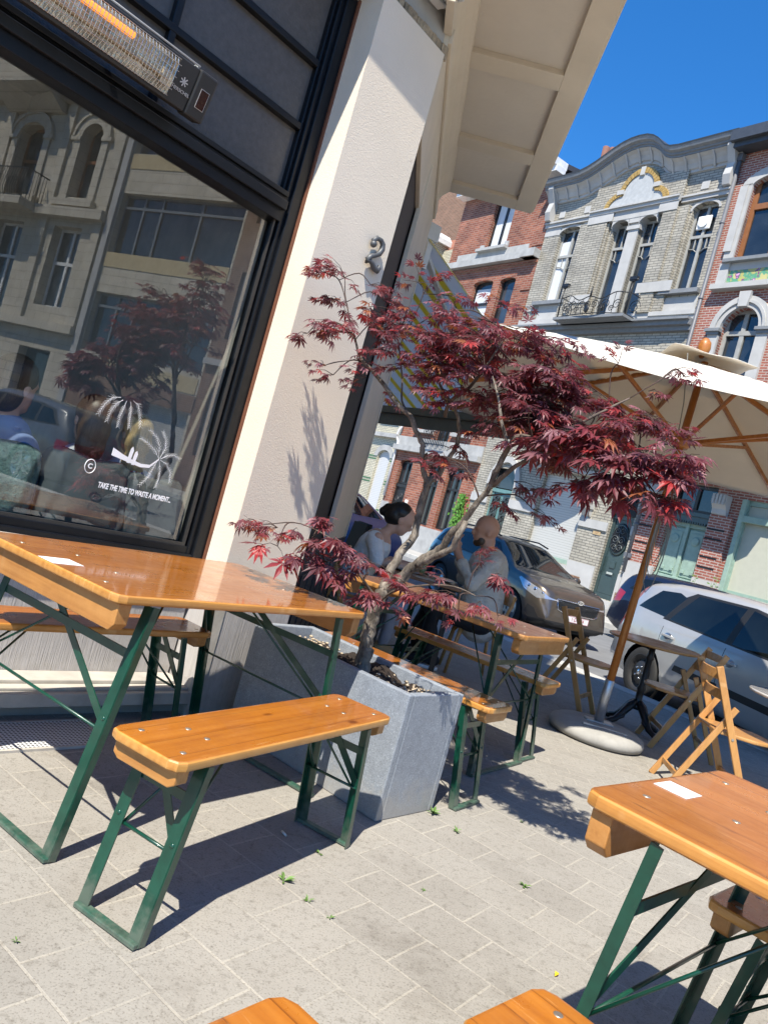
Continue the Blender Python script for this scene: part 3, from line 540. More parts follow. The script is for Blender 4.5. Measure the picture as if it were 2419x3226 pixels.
for q in ([(1.98, 1.132), (1.95, 1.165), (1.905, 1.19), (1.87, 1.20)], [(1.98, 1.135), (1.965, 1.19), (1.94, 1.225), (1.905, 1.245)], [(1.985, 1.135), (2.0, 1.185), (1.99, 1.225), (1.968, 1.252)], [(1.99, 1.133), (2.02, 1.155), (2.055, 1.165), (2.085, 1.155)], [(1.99, 1.128), (2.03, 1.115), (2.06, 1.085), (2.07, 1.045)], [(1.985, 1.125), (2.005, 1.08), (2.01, 1.04), (2.005, 1.005)], [(1.978, 1.125), (1.965, 1.08), (1.955, 1.04), (1.925, 1.0)]): herring(b, q, .022)
b.build('palm_fronds', 'whitepaint', win)
b = MB(); tr = [(1.751, 1.112, .017), (1.80, 1.100, .012), (1.85, 1.090, .009), (1.90, 1.082, .008), (1.945, 1.088, .007), (1.983, 1.13, .004)]
b.prism([(x, z + w_) for x, z, w_ in tr] + [(x, z - w_) for x, z, w_ in tr[::-1]], YG - .0006, YG, 1); b.build('palm_trunk', 'whitepaint', win)
b = MB()
for x0, z0, hh in ((1.838, 1.100, .055), (1.862, 1.096, .045)):
    b.prism([(x0 - .008, z0 - .02), (x0 + .006, z0 - .02), (x0 + .010, z0 + hh * .35), (x0 + .012, z0 + hh * .7), (x0 + .004, z0 + hh), (x0 - .004, z0 + hh * .8), (x0 - .007, z0 + hh * .3)], YG - .0007, YG, 1)
b.build('painted_birds', 'whitepaint', win)
# dim room behind the glass
b = MB(); b.quad((-4, .28, .3), (2.25, .28, .3), (2.25, 3.6, .3), (-4, 3.6, .3)); b.build('room_floor', 'room', cafe)
b = MB(); b.box(-4, 2.25, 3.6, 3.7, .3, 3.5); b.box(-4.1, -4, .28, 3.7, .3, 3.5); b.box(2.242, 2.32, .28, 3.7, .3, 3.5); b.box(-4, 2.25, .5, 3.7, 3.5, 3.6); b.build('room_wall', 'dark_room', cafe)
b = MB(); b.box(-3, 2.2, .28, .75, .3, .72); b.build('window_bench', 'brownwood', cafe, bev=.01)
# chamfered entrance seen edge-on
def wbox(b, x0, x1, y0, y1, z0, z1):
    """box in the chamfer's own frame: x outwards from the chamfer plane, y along it from the pier corner"""
    b.box(x0, x1, y0, y1, z0, z1, WL @ T(P1[0], P1[1], 0) @ rz(R(-1.7)))
b = MB(); wbox(b, -.02, .012, .97, 2.4, .88, 3.41); wbox(b, .012, .02, 2.33, 2.4, .88, 3.41); b.build('shopfront_post', 'soffit', cafe, bev=.006)
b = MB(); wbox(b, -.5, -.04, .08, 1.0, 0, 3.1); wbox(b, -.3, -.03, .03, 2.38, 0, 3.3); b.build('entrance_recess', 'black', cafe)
b = MB(); wbox(b, -.02, -.004, .12, 2.4, 0, .86); 
for i in range(7): wbox(b, -.004, .008, .16 + i * .32, .40 + i * .32, .12, .72)
wbox(b, -.01, .02, .12, 2.4, .84, .88); b.build('entrance_panel', 'navy', cafe, bev=.004)
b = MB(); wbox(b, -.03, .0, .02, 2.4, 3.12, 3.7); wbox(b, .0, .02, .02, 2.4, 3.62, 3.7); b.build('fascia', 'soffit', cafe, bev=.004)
b = MB(); b.prism(wp(Q1, (Q1[0] - .05, Q1[1] + .01), (Q2[0] - .2, Q2[1] - .2), Q2), 0, 3.76); b.build('street_wall', 'plaster_up', cafe)
# oriel over the corner, panelled underneath
orl = MB()
def obox(b, x0, x1, y0, y1, z0, z1): b.box(x0, x1, y0, y1, z0, z1, WL @ T(-.358, 3.4, 0) @ rz(R(-1.2)))
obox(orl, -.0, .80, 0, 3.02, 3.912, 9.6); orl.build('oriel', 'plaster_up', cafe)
b = MB()
ys = [(.10, 1.07), (1.23, 2.06), (2.22, 2.84)]
obox(b, .0, .105, 0, 3.02, 3.88, 3.918); obox(b, .655, .80, 0, 3.02, 3.88, 3.918); obox(b, .80, .815, 0, 3.02, 3.895, 3.99)
yy = [0, .10, 1.07, 1.23, 2.06, 2.22, 2.84, 3.02]
for i in range(0, 8, 2): obox(b, .105, .655, yy[i], yy[i + 1], 3.88, 3.918)
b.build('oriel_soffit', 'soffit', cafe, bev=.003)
b = MB(); mo = WL @ T(-.358, 3.4, 0) @ rz(R(-1.2)); b.prism([(-.03, 3.66), (.012, 3.66), (.016, 3.72), (.028, 3.78), (.048, 3.83), (.08, 3.865), (.10, 3.88), (-.03, 3.88)], .35, 3.02, 1, mo); b.build('oriel_cove', 'soffit', cafe)
# metal cassette over the window
b = MB(); b.prism([(.02, 3.70), (-.05, 3.695), (-.095, 3.72), (-.14, 3.79), (-.15, 3.88), (.02, 3.90)], -8, 2.70, 0); b.box(2.70, 2.71, -.14, .0, 3.715, 3.89); b.build('awning_cassette', 'whitemetal', cafe, bev=.006)
b = MB(); b.box(-8, 2.69, -.118, -.10, 3.712, 3.716); b.box(-8, 2.69, -.06, -.05, 3.688, 3.70); b.build('cassette_lip', 'alu', cafe)
# wrought house number
pts = []
for t in range(0, 15): a = R(235 - t * 21); pts.append((-.026 + .05 * 0 + .047 * math.cos(a) * (.65 if t < 4 else 1), .062 + .055 * math.sin(a)))
num = [(x * .85, z_ * .9) for x, z_ in [(-.030, .052), (-.038, .075), (-.022, .098), (.004, .102), (.022, .085), (.026, .055), (.016, .022), (-.004, .000), (-.028, -.022), (-.044, -.050), (-.046, -.064), (-.030, -.050), (-.010, -.056), (.010, -.078), (.030, -.080), (.040, -.058), (.034, -.040)]]
b = MB(); b.tube([(2.715 + x * 1.35, -.016, 2.415 + z_ * .9) for x, z_ in num], [.012, .015, .013, .012, .014, .015, .015, .013, .013, .014, .013, .012, .013, .016, .017, .011, .006], 8); b.ball((2.715 - .038, -.016, 2.415 + .044), .018, 10); b.build('house_number', 'castiron' if False else M('forged_zinc', (.10, .105, .11), .5, metal=.3), cafe)

# drain grating in front of the window
b = MB(); gp = [(-1.144 * .93, 2.883 * .93), (-.887 * .93, 3.205 * .93), (-1.024 * .93, 3.445 * .93), (-1.45, 3.02), (-1.62, 2.55)]
gq = [V((-.825, 2.98, 0)), V((-.955, 3.21, 0)), V((-1.75, 2.28, 0)), V((-1.55, 2.12, 0))]
gr = thing('drain_grating', 'perforated metal grating let into the paving below the shop window', 'grating', (gq[0] + gq[2]) / 2, aA)
gl = T(*((gq[0] + gq[2]) / 2)) @ rz(aA); gi = gl.inverted()
b.prism([tuple((gi @ p)[:2]) for p in gq], .001, .007); b.build('plate', perforated('perforated_plate', (.55, .56, .57)), gr)
b = MB(); ql = [gi @ p for p in gq]
for i in range(4): b.bar((ql[i].x, ql[i].y, .004), (ql[(i + 1) % 4].x, ql[(i + 1) % 4].y, .004), .014, .012)
b.build('rim', 'step', gr)

# ------------------------------------------------------------------ infrared heater over the window
ht = thing('infrared_heater', 'black wall heater with a wire grille over a glowing orange lamp', 'heater', W(1.1, .06, 2.575), aA)
hm = rx(R(14))
b = MB(); x0, x1 = -.75, .43
b.prism([(-.07, -.085), (-.075, .082), (-.02, .088), (.03, .05), (.03, -.055), (-.02, -.085)], x0, x1, 0, hm); b.build('housing', 'anthracite', ht, bev=.004)
b = MB(); b.prism([(-.078, -.09), (-.082, .087), (-.02, .094), (.036, .055), (.036, -.06), (-.02, -.091)], x1, x1 + .085, 0, hm); b.build('end_cap', 'anthracite', ht, bev=.008)
b = MB(); b.quad((x0, -.0765, -.068), (x1 - .09, -.0765, -.068), (x1 - .09, -.078, .066), (x0, -.078, .066)); b._xf(list(b.bm.verts), hm); b.build('reflector', M('reflector_foil', (.46, .40, .32), .16, metal=1, var=.5, vs=12, bs=9, bst=.5, bd=.03), ht)
b = MB(); b.tube([(x0, -.083, .035), (x1 - .28, -.083, .035)], .012, 8, hm); b.build('lamp', 'glow', ht)
b = MB(); b.tube([(x0, -.083, -.02), (x1 - .11, -.083, -.02)], .010, 8, hm); b.box(x1 - .14, x1 - .11, -.09, -.078, -.045, .01, hm); b.build('lamp_tube', M('ceramic', (.6, .5, .35), .4), ht)
b = MB()
for i in range(78):
    x = x0 + i * .014
    if x < x1 - .085: b.tube([(x, -.078, -.072), (x + .004, -.098, -.04), (x + .004, -.1, .04), (x, -.08, .07)], .0013, 4, hm, False)
for j in range(7): b.tube([(x0, -.1 if 0 < j < 6 else -.082, -.07 + j * .0233), (x1 - .088, -.1 if 0 < j < 6 else -.082, -.07 + j * .0233)], .0014, 4, hm, False)
b.build('wire_grille', 'grille_wire', ht)
text('maker_mark', 'HERSCHEL', .017, 'ironlogo', ht, hm @ T(x1 - .045, -.0775, -.028) @ rx(R(88)), .0006)
b = MB()
for i in range(7): a = i * 2 * math.pi / 7; b.bar((x1 - .045, -.0775, .008), (x1 - .045 + .017 * math.cos(a), -.0775, .008 + .017 * math.sin(a)), .0045, .001, (0, 1, 0), hm)
b.build('star_emblem', 'ironlogo', ht)
b = MB(); b.box(x1 + .027, x1 + .066, -.0835, -.082, -.048, .026, hm); b.build('display_rim', 'ironlogo', ht)
b = MB(); b.box(x1 + .029, x1 + .064, -.0845, -.0836, -.046, .024, hm); b.build('display', 'redwindow', ht)
b = MB(); b.tube([(.1, .0, .05), (.1, .14, .06)], .012, 6); b.tube([(-.5, .0, .05), (-.5, .14, .06)], .012, 6); b.build('bracket', 'anthracite', ht)
b = MB(); b.tube([(x1, -.06, .094), (x0, -.06, .094)], .004, 5, hm); b.tube([(x1, -.05, .09), (x1 + .004, -.02, .1), (x1 + .004, .02, .085)], .004, 5, hm); b.build('top_rail', 'whitemetal', ht)

# ------------------------------------------------------------------ striped awning over the street side
aBw = aBz + math.pi                                               # local x runs left along the street wall, local y towards the wall
aw = thing('awning', 'yellow and grey striped fabric awning slung from the street side of the cafe', 'awning', (Q1[0], Q1[1], 0), aBz)
b = MB(); b.prism([(0.03, 3.46), (2.0, 2.485), (2.0, 2.475), (.03, 3.45)], -6.5, .0, 0); b.build('cloth', 'awning', aw)
b = MB(); b.box(-6.5, .03, 1.95, 2.06, 2.385, 2.475); b.box(-6.5, .02, 2.0, 2.02, 2.24, 2.39); b.build('front_bar', M('awning_bar', (.16, .145, .115), .6), aw, bev=.01)
b = MB(); b.bar((-.09, .06, 3.40), (-.55, 1.0, 2.92), .05, .035); b.bar((-.55, 1.0, 2.90), (-.12, 1.95, 2.45), .05, .035); b.ball((-.55, 1.0, 2.91), .045); b.build('folding_arm', 'whitemetal', aw, bev=.004)
b = MB(); b.box(-.16, -.02, -.0, .09, 3.22, 3.54); b.build('bracket', 'whitemetal', aw, bev=.006)
b = MB(); b.box(-6.5, -.0, -.02, .12, 3.46, 3.60); b.build('cassette', 'whitemetal', aw, bev=.01)
sg = thing('menu_board', 'flat black board fixed beside the entrance on the street side of the cafe', 'board', (Q1[0], Q1[1], 0), aBz)
b = MB(); b.box(-.9, -.5, .05, .34, 1.35, 2.15); b.box(-.72, -.68, .0, .06, 1.5, 2.0); b.build('panel', 'black', sg, bev=.01)
# ------------------------------------------------------------------ folding beer tables and benches
def rrect(L, Wd, r, n=5):
    pts = []
    for cx, cy, a0 in ((L / 2 - r, Wd / 2 - r, 0), (-L / 2 + r, Wd / 2 - r, 90), (-L / 2 + r, -Wd / 2 + r, 180), (L / 2 - r, -Wd / 2 + r, 270)):
        for i in range(n + 1): a = R(a0 + 90 * i / n); pts.append((cx + r * math.cos(a), cy + r * math.sin(a)))
    return pts
def beer(kind, label, L, Wd, Z, loc, az, group, top='pine', th=.027, bat=.048, ti=.13, bi=.05, yi=.012, aw=.037, ax_=.024, bolts=True, batin=.022):
    t = thing(kind, label, 'table' if 'table' in kind else 'bench', (loc[0], loc[1], 0), facing(az), group)
    b = MB(); b.prism(rrect(L, Wd, .034, 2), Z - th, Z); es = [e_ for e_ in b.bm.edges if abs(e_.verts[0].co.z - e_.verts[1].co.z) < 1e-6]
    bmesh.ops.bevel(b.bm, geom=es, offset=th * .34, segments=3, affect='EDGES', profile=.6)
    bmesh.ops.recalc_face_normals(b.bm, faces=b.bm.faces)
    for f in b.bm.faces: f.normal_update(); f.material_index = 0 if f.normal.z > .93 else 1
    b.build('seat' if 'bench' in kind else 'tabletop', [top, 'pine_light' if top != 'pine_worn' else 'pine_edge'], t)
    for e in (-1, 1):
        b = MB(); xa, xb = sorted((e * (L / 2 - batin), e * (L / 2 - batin - .045))); hy = Wd / 2 - .016
        b.prism([(-hy, Z - th - .001), (hy, Z - th - .001), (hy, Z - th - bat * .75), (hy - .02, Z - th - bat), (-hy + .02, Z - th - bat), (-hy, Z - th - bat * .75)], xa, xb, 0); b.bm.transform(rz(R(90))); o = b.build('batten', 'pine_edge', t, bev=.003); o.rotation_euler = (0, 0, R(-90))
        zt = Z - th - .006; xt, xo = e * (L / 2 - ti), e * (L / 2 - bi); yy = Wd / 2 - yi
        for s in (-1, 1):
            b = MB(); y = s * yy
            b.bar((xt, y - s * aw / 2, zt), (xo, y - s * aw / 2, .004), aw, .004, (1, 0, 0))
            b.bar((xt - e * ax_ / 2, y, zt), (xo - e * ax_ / 2, y, .004), .004, ax_, (1, 0, 0))
            m_ = (V((xt, y, zt)) * .55 + V((xo, y, 0)) * .45)
            b.ball((m_.x + e * .001, y - s * aw * .4, m_.z), (.006, .008, .008), 8)
            b.build('leg', 'green', t)
        P = lambda f: xt + (xo - xt) * (zt - f * zt) / zt
        b = MB(); b.bar((xo, -yy, .010), (xo, yy, .008), .028, .013); b.build('foot_bar', 'greendirt', t, bev=.003)
        b = MB(); zc = .80; b.bar((P(zc) - e * .004, -yy, zt * zc), (P(zc) - e * .004, yy, zt * zc), .005, .026); b.build('crossbar', 'green', t)
        b = MB(); b.bar((P(.98) - e * .008, yy * .55, zt * .985), (P(.5) - e * .008, -yy + .01, zt * .52), .026, .004, (1, 0, 0)); b.build('diagonal_brace', 'green', t)
        b = MB(); b.tube([(P(.5) - e * .01, -yy, zt * .5), (P(.5) - e * .01, yy, zt * .5)], .005, 8); b.build('tie_rod', 'green', t)
        for s in (-1, 1):
            b = MB(); b.tube([(P(.5) - e * .01, s * (yy - .03), zt * .5), (e * (L / 2 - ti - (.30 if 'table' in kind else .20)), s * yy * .25, zt + .004)], .0042, 8); b.build('stay_rod', 'green', t)
    if bolts:
        for x in (-L / 2 + .065, -L / 2 + .2, L / 2 - .2, L / 2 - .065):
            for y in ((-.3 * Wd, .3 * Wd) if abs(x) > L / 2 - .1 else (-.12 * Wd, .16 * Wd)):
                b = MB(); b.lathe([(.0085, Z - .004), (.0085, Z + .0006), (.006, Z + .001)], 12, T(x, y, 0)); b.build('screw_head', 'screw', t)
    return t
GB, GT = 'narrow green-legged beer benches', 'green-legged folding beer tables'
beer('beer_bench', 'whole green-legged orange bench standing free in the sun in front of the planter', 1.09, .25, .48, (-.143, 2.337), 29.5, GB)
beer('beer_table', 'glossy orange beer table standing by the shop window', 1.20, .765, .77, (-.6045, 2.792), 34.6, GT, ti=.14, bi=.02, bat=.082, th=.027)
beer('beer_bench', 'orange bench between the glossy table and the stone wall under the shop window', 1.10, .235, .48, (-.985, 2.93), 37.5, GB)
beer('beer_table', 'orange beer table with dark streaks in the front right corner', 1.25, .73, .77, (1.222, 1.322), 135.0, GT, top='pine_streak', ti=.15, bi=.05, bat=.085, th=.031)
beer('beer_bench', 'orange bench half hidden under the streaked front table', 1.10, .25, .48, (1.50, 1.60), 134.6, GB)
beer('beer_bench', 'orange bench whose rounded end pokes in at the bottom beside the streaked front table', 1.10, .25, .48, (.782, .842), 134.6, GB)
beer('beer_bench', 'orange bench with only its rounded tip and a dark knot showing at the very bottom', 1.10, .24, .48, (.392, .668), 130, GB, bolts=False)
beer('beer_bench', 'orange bench with leaf shadows tucked close behind the planter', 1.10, .25, .48, (.30, 3.735), -54.5, GB)
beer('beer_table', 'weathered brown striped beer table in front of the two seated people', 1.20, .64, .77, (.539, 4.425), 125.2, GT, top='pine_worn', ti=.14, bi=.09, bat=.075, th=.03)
beer('beer_bench', 'orange bench on the far side of the weathered table near the seated man', 1.10, .25, .48, (.772, 4.76), 125.2, GB)
def sticker(label, x, y, z, az, w=.085, l=.105):
    o = thing('table_card', label, 'card', (x, y, z), facing(az), 'blank white cards stuck on the tables')
    b = MB(); b.box(-l / 2, l / 2, -w / 2, w / 2, .0006, .0016); b.build('sheet', 'card', o)
sticker('white paper card stuck on the glossy table by the window', -.905, 2.338, .77, 34.6)
sticker('white paper card stuck on the streaked front table', .783, 1.68, .77, 135, .085, .075)

# ------------------------------------------------------------------ chairs and bistro tables
GC = 'folding wooden chairs'
def folding_chair(label, loc, az, sc=1.0, back=.82):
    t = thing('folding_chair', label, 'chair', (loc[0], loc[1], 0), facing(az), GC)
    hw = .20
    for s in (-1, 1):
        b = MB(); b.bar((-.20, s * hw, back), (.17, s * hw, .0), .022, .042, (1, 0, 0)); b.bm.transform(ry(R(90))); o = b.build('front_leg', 'chairwood', t, bev=.004); o.rotation_euler = (0, R(-90), 0)
        b = MB(); b.bar((-.03, s * (hw - .028), .60), (-.31, s * (hw - .028), .0), .020, .036, (1, 0, 0)); b.bm.transform(ry(R(90))); o = b.build('rear_leg', 'chairwood', t, bev=.004); o.rotation_euler = (0, R(-90), 0)
        b = MB(); b.lathe([(.008, -.003), (.008, .003)], 10, T(-.02, s * (hw + .012), .42) @ rx(R(90))); b.build('rivet', 'screw', t)
    b = MB(); out = [(-.12, -.165), (.12, -.19), (.22, -.15), (.26, -.07), (.27, 0), (.26, .07), (.22, .15), (.12, .19), (-.12, .165)]
    b.prism(out, .425, .447); b.build('seat', 'chairwood', t, bev=.006)
    for zc in (back - .05, back - .165):
        b = MB(); xc = -.20 + .37 * (back - zc) / back; pr = [(xc - .028 * math.cos(R(90) * (i / 4 - 1)) , -hw + hw * i / 4) for i in range(9)]
        top = [(xc + .008 - .035 * (1 - (abs(i - 4) / 4) ** 2), -hw + .005 + (hw - .005) * i / 4) for i in range(9)]
        b.prism(top + [(x - .014, y) for x, y in top[::-1]], zc - .03, zc + .03); b.build('back_slat', 'chairwood', t, bev=.004)
    b = MB(); b.bar((.10, -hw, .155), (.10, hw, .155), .016, .036); b.bm.transform(rz(R(-90))); o = b.build('front_stretcher', 'chairwood', t, bev=.003); o.rotation_euler = (0, 0, R(90))
    b = MB(); b.bar((-.26, -hw + .03, .11), (-.26, hw - .03, .11), .016, .032); b.bm.transform(rz(R(-90))); o = b.build('rear_stretcher', 'chairwood', t, bev=.003); o.rotation_euler = (0, 0, R(90))
    t.scale = (sc, sc, sc)
    return t
folding_chair('wooden folding chair standing just left of the parasol pole', (1.90, 6.36), 120)
folding_chair('wooden folding chair behind the bistro table, its back tilted towards the silver car', (2.58, 5.95), -84)
folding_chair('nearest wooden folding chair with a split seat, just behind the streaked front table', (2.42, 4.80), 97, 1.0)
folding_chair('wooden folding chair the woman with black hair is sitting on', (-.14, 6.44), 92)
bc = thing('bentwood_chair', 'bentwood chair with a hoop under the seat that the bald man sits on', 'chair', (1.03, 6.62, 0), facing(-94))
b = MB(); b.lathe([(.12, .44), (.20, .445), (.205, .46), (.195, .47), (.1, .468)], 24); b.build('seat', 'chairwood', bc)
for x, y, dx, dy in ((.15, .13, .04, .03), (.15, -.13, .04, -.03), (-.14, .12, -.06, .03), (-.14, -.12, -.06, -.03)):
    b = MB(); b.tube([(x, y, .45), (x + dx * .5, y + dy * .5, .22), (x + dx, y + dy, 0)], [.017, .016, .014], 8); b.build('leg', 'chairwood', bc)
b = MB(); b.tube([(.16, .14, .2), (.15, .13, .33), (.12, .08, .40), (.1, 0, .42), (.12, -.08, .40), (.15, -.13, .33), (.16, -.14, .2)], .011, 8); b.build('hoop', 'chairwood', bc)
for s in (-1, 1): b = MB(); b.tube([(-.15, s * .15, .45), (-.2, s * .17, .66), (-.225, s * .15, .76)], .014, 8); b.build('back_post', 'chairwood', bc)
b = MB(); b.prism([(-.215 - .045 * (1 - (abs(i - 4) / 4) ** 2), -.17 + .0425 * i) for i in range(9)] + [(-.2 - .045 * (1 - (abs(i - 4) / 4) ** 2), -.17 + .0425 * i) for i in range(8, -1, -1)], .66, .77); b.build('back_panel', 'chairwood', bc, bev=.005)
def bistro(label, loc, Z, r, tilt, topmat):
    t = thing('bistro_table', label, 'table', (loc[0], loc[1], 0), 0, 'round bistro tables on black cast-iron feet')
    b = MB(); b.lathe([(r - .02, Z - .022), (r, Z - .014), (r, Z - .002), (r - .006, Z)], 40, T(0, 0, Z) @ ry(R(tilt)) @ T(0, 0, -Z)); b.build('tabletop', topmat, t)
    b = MB(); b.lathe([(.045, .17), (.05, .20), (.03, .23), (.028, .32), (.036, .34), (.026, .37), (.024, .58), (.034, .60), (.024, .63), (.024, Z - .03)], 14); b.bar((-.16, 0, Z - .03), (.16, 0, Z - .03), .03, .014); b.bar((0, -.16, Z - .03), (0, .16, Z - .03), .03, .014); b.build('column', 'castiron', t)
    for i in range(4):
        a = R(i * 90 + 25); ca, sa = math.cos(a), math.sin(a)
        b = MB(); b.tube([(ca * d, sa * d, z_) for d, z_ in ((.02, .22), (.07, .19), (.13, .12), (.19, .06), (.25, .04), (.29, .018))], [.035, .034, .028, .024, .022, .02], 8)
        b.tube([(ca * .1, sa * .1, .15), (ca * .14 - sa * .03, sa * .14 + ca * .03, .10), (ca * .19, sa * .19, .055)], [.012, .014, .01], 6); b.tube([(ca * .1, sa * .1, .15), (ca * .14 + sa * .03, sa * .14 - ca * .03, .10), (ca * .19, sa * .19, .055)], [.012, .014, .01], 6)
        b.ball((ca * .28, sa * .28, .022), (.03, .03, .022), 8); b.build('foot', 'castiron', t)
    return t
bistro('round bistro table between the parasol pole and the folding chairs', (2.41, 6.27), .735, .36, -2, 'chairwood')
bistro('marble topped bistro table half cut off by the right edge behind the front table', (2.90, 4.70), .735, .41, 0, 'marble')
# table between the two guests
t = thing('guest_table', 'small wooden table with plates between the two seated people', 'table', (.44, 6.36, 0), facing(90))
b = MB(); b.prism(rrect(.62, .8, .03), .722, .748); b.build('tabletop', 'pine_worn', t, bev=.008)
for x, y in ((.25, .32), (.25, -.32), (-.25, .32), (-.25, -.32)):
    b = MB(); b.box(x - .02, x + .02, y - .02, y + .02, 0, .722); b.build('leg', 'black', t)
def plate(label, x, y, z_):
    o = thing('plate', label, 'plate', (x, y, z_), 0, 'plates on the guests table'); b = MB(); b.lathe([(.05, .001), (.075, .004), (.115, .016), (.118, .018), (.075, .009), (.02, .007)], 24); b.build('dish', 'porcelain', o)
plate('white plate in front of the woman with black hair', .30, 6.2, .748); plate('white plate in front of the bald man', .62, 6.3, .748)
o = thing('menu_sheet', 'printed menu sheet lying on the guests table', 'menu', (.46, 6.05, .748), R(15)); b = MB(); b.box(-.11, .11, -.08, .08, .0, .004); b.build('sheet', 'menu', o)
o = thing('drinking_glass', 'tall glass with a pale drink on the guests table', 'glass', (.43, 6.26, .748)); b = MB(); b.lathe([(.026, .002), (.028, .02), (.036, .17), (.034, .17), (.027, .022), (.01, .02)], 18); b.build('tumbler', 'clearglass', o); b = MB(); b.lathe([(.026, .023), (.032, .125)], 16); b.build('drink', 'beer', o)

# ------------------------------------------------------------------ planter
pa = facing(-49.5)                                                # long side runs left and away
pc = (V((.288, 2.993, 0)) + V((.539, 3.288, 0)) + V((-.436, 3.63, 0)) + V((-.185, 3.925, 0))) / 4
pl = thing('planter', 'long blue-grey speckled stone planter holding the red maple', 'planter', pc, pa)
PL, PW, PH, wt = .965, .387, .515, .035
b = MB(); hl, hw = PL / 2, PW / 2
b.box(-hl, hl, -hw, -hw + wt, 0, PH); b.box(-hl, hl, hw - wt, hw, 0, PH); b.box(-hl, -hl + wt, -hw + wt, hw - wt, 0, PH); b.box(hl - wt, hl, -hw + wt, hw - wt, 0, PH); b.build('trough', 'planter', pl, bev=.005)
bm = bmesh.new(); bmesh.ops.create_grid(bm, x_segments=60, y_segments=24, size=1)
for v in bm.verts:
    v.co.x *= hl - wt + .003; v.co.y *= hw - wt + .003
    v.co.z = PH - .055 + .03 * math.exp(-((v.co.x - .0) ** 2) * 40) + random.uniform(-.008, .008) + .012 * math.sin(v.co.x * 31 + v.co.y * 17)
b = MB(); b.bm.free(); b.bm = bm; b.build('soil', 'soil', pl, smooth=True)
b = MB()
for i in range(240):
    x, y = random.uniform(-hl + .05, hl - .05), random.uniform(-hw + .05, hw - .05)
    if random.random() < .55: x = random.choice((-hl, hl)) * random.uniform(.6, .92)
    r = random.uniform(.003, .010); b.ball((x, y, PH - .045 + random.uniform(0, .012)), (r * random.uniform(.8, 1.5), r, r * .7), 6, )
sp = b.build('bark_chips', 'pebble', pl); sp['kind'] = 'stuff'
# second planter, cut off by the right edge under the front table
p2 = thing('planter', 'blue-grey stone planter corner in shadow under the right end of the front table', 'planter', (1.62, 1.98, 0), R(-44))
b = MB(); b.box(-.1, .75, -.19, .19, 0, .50); b.build('trough', 'planter', p2, bev=.006)

# ------------------------------------------------------------------ parasol
pr = thing('parasol', 'big square off-white parasol on a wooden pole with a round concrete foot', 'parasol', (1.91, 5.58, 0))
b = MB(); b.lathe([(.30, 0), (.335, .015), (.345, .045), (.335, .075), (.29, .10), (.18, .118), (.02, .12)], 44); b.build('foot_slab', 'concrete', pr)
b = MB(); b.bar((-.16, -.17, .118), (.16, -.17, .112), .018, .012); b.build('lifting_bar', 'alu', pr)
b = MB(); b.lathe([(.034, .10), (.034, .43), (.031, .435)], 18); b.box(-.10, .10, -.05, .05, .116, .128); b.build('socket_tube', 'alu', pr)
b = MB(); b.tube([(.002, 0, .40), (.036, 0, 2.84)], [.029, .026], 12); b.bm.transform(ry(R(90))); o = b.build('pole', 'teak', pr); o.rotation_euler = (0, R(-90), 0)
HX, HZ, ZE, HW_, CX = .036, 2.83, 2.27, 1.60, .0
def cz(x, y):            # canopy height: square pyramid with a slight sag between the ribs
    q = max(abs(x - CX), abs(y)) / HW_; qq = min(abs(x - CX), abs(y)) / HW_
    d = q - qq if q > 0 else 0
    return HZ - (HZ - ZE) * q - .055 * math.sin(math.pi * min(1, max(0, d / max(q, 1e-6)))) * q * (1.0 if q > .12 else 0) * .6 + .015 * math.sin(q * math.pi)
bm = bmesh.new(); NS = 48; gv = {}
for i in range(NS + 1):
    for j in range(NS + 1):
        x, y = CX - HW_ + 2 * HW_ * i / NS, -HW_ + 2 * HW_ * j / NS; gv[i, j] = bm.verts.new((x, y, cz(x, y)))
for i in range(NS):
    for j in range(NS):
        f = bm.faces.new((gv[i, j], gv[i + 1, j], gv[i + 1, j + 1], gv[i, j + 1])); f.smooth = True
b = MB(); b.bm.free(); b.bm = bm; o = b.build('canopy', 'canvas', pr); md = o.modifiers.new('th', 'SOLIDIFY'); md.thickness = .003
b = MB()
for i in range(3):
    pts = [(.75 + .05 * i + .42 * t, -1.50 + .055 * i + .04 * t * (1 - t)) for t in [j / 10 for j in range(11)]]
    wid = [.030 * math.sin(math.pi * (.08 + .84 * (j / 10))) * (1 if i != 1 else .6) for j in range(11)]
    up = [(x, y + w_) for (x, y), w_ in zip(pts, wid)]; dn = [(x, y - w_ * .3) for (x, y), w_ in zip(pts, wid)]
    for j in range(10): b.quad(*[(x + .0, y, cz(x, y) + .004) for x, y in (up[j], up[j + 1], dn[j + 1], dn[j])])
b.build('printed_mark', 'canvasmark', pr)
hub = V((.030, 0, 2.24))
for i, (ex, ey) in enumerate(((1, 1), (1, 0), (1, -1), (0, -1), (-1, -1), (-1, 0), (-1, 1), (0, 1))):
    e = V((CX + ex * HW_ * .985, ey * HW_ * .985, ZE - .018)); tp = V((CX * .9 + ex * .05, ey * .05, HZ - .03))
    b = MB(); b.bar(tp, e, .022, .034); b.bm.transform(Matrix.Identity(4)); b.build('rib', 'teak', pr, bev=.003)
    mid = tp.lerp(e, .52); mid.z -= .02
    b = MB(); b.bar(hub + V((ex * .04, ey * .04, 0)), mid, .020, .026); b.build('strut', 'teak', pr, bev=.003)
b = MB(); b.lathe([(.05, 2.19), (.065, 2.21), (.065, 2.27), (.05, 2.29)], 12, T(.03, 0, 0)); b.build('runner', 'teak', pr)
b = MB(); bm = b.bm
g = [[bm.verts.new((CX + x, y, HZ + .055 - .20 * max(abs(x), abs(y)) * (1 + .12 * math.cos(3 * (x + y) * 6)))) for y in [(-.30 + .05 * j) for j in range(13)]] for x in [(-.30 + .05 * i) for i in range(13)]]
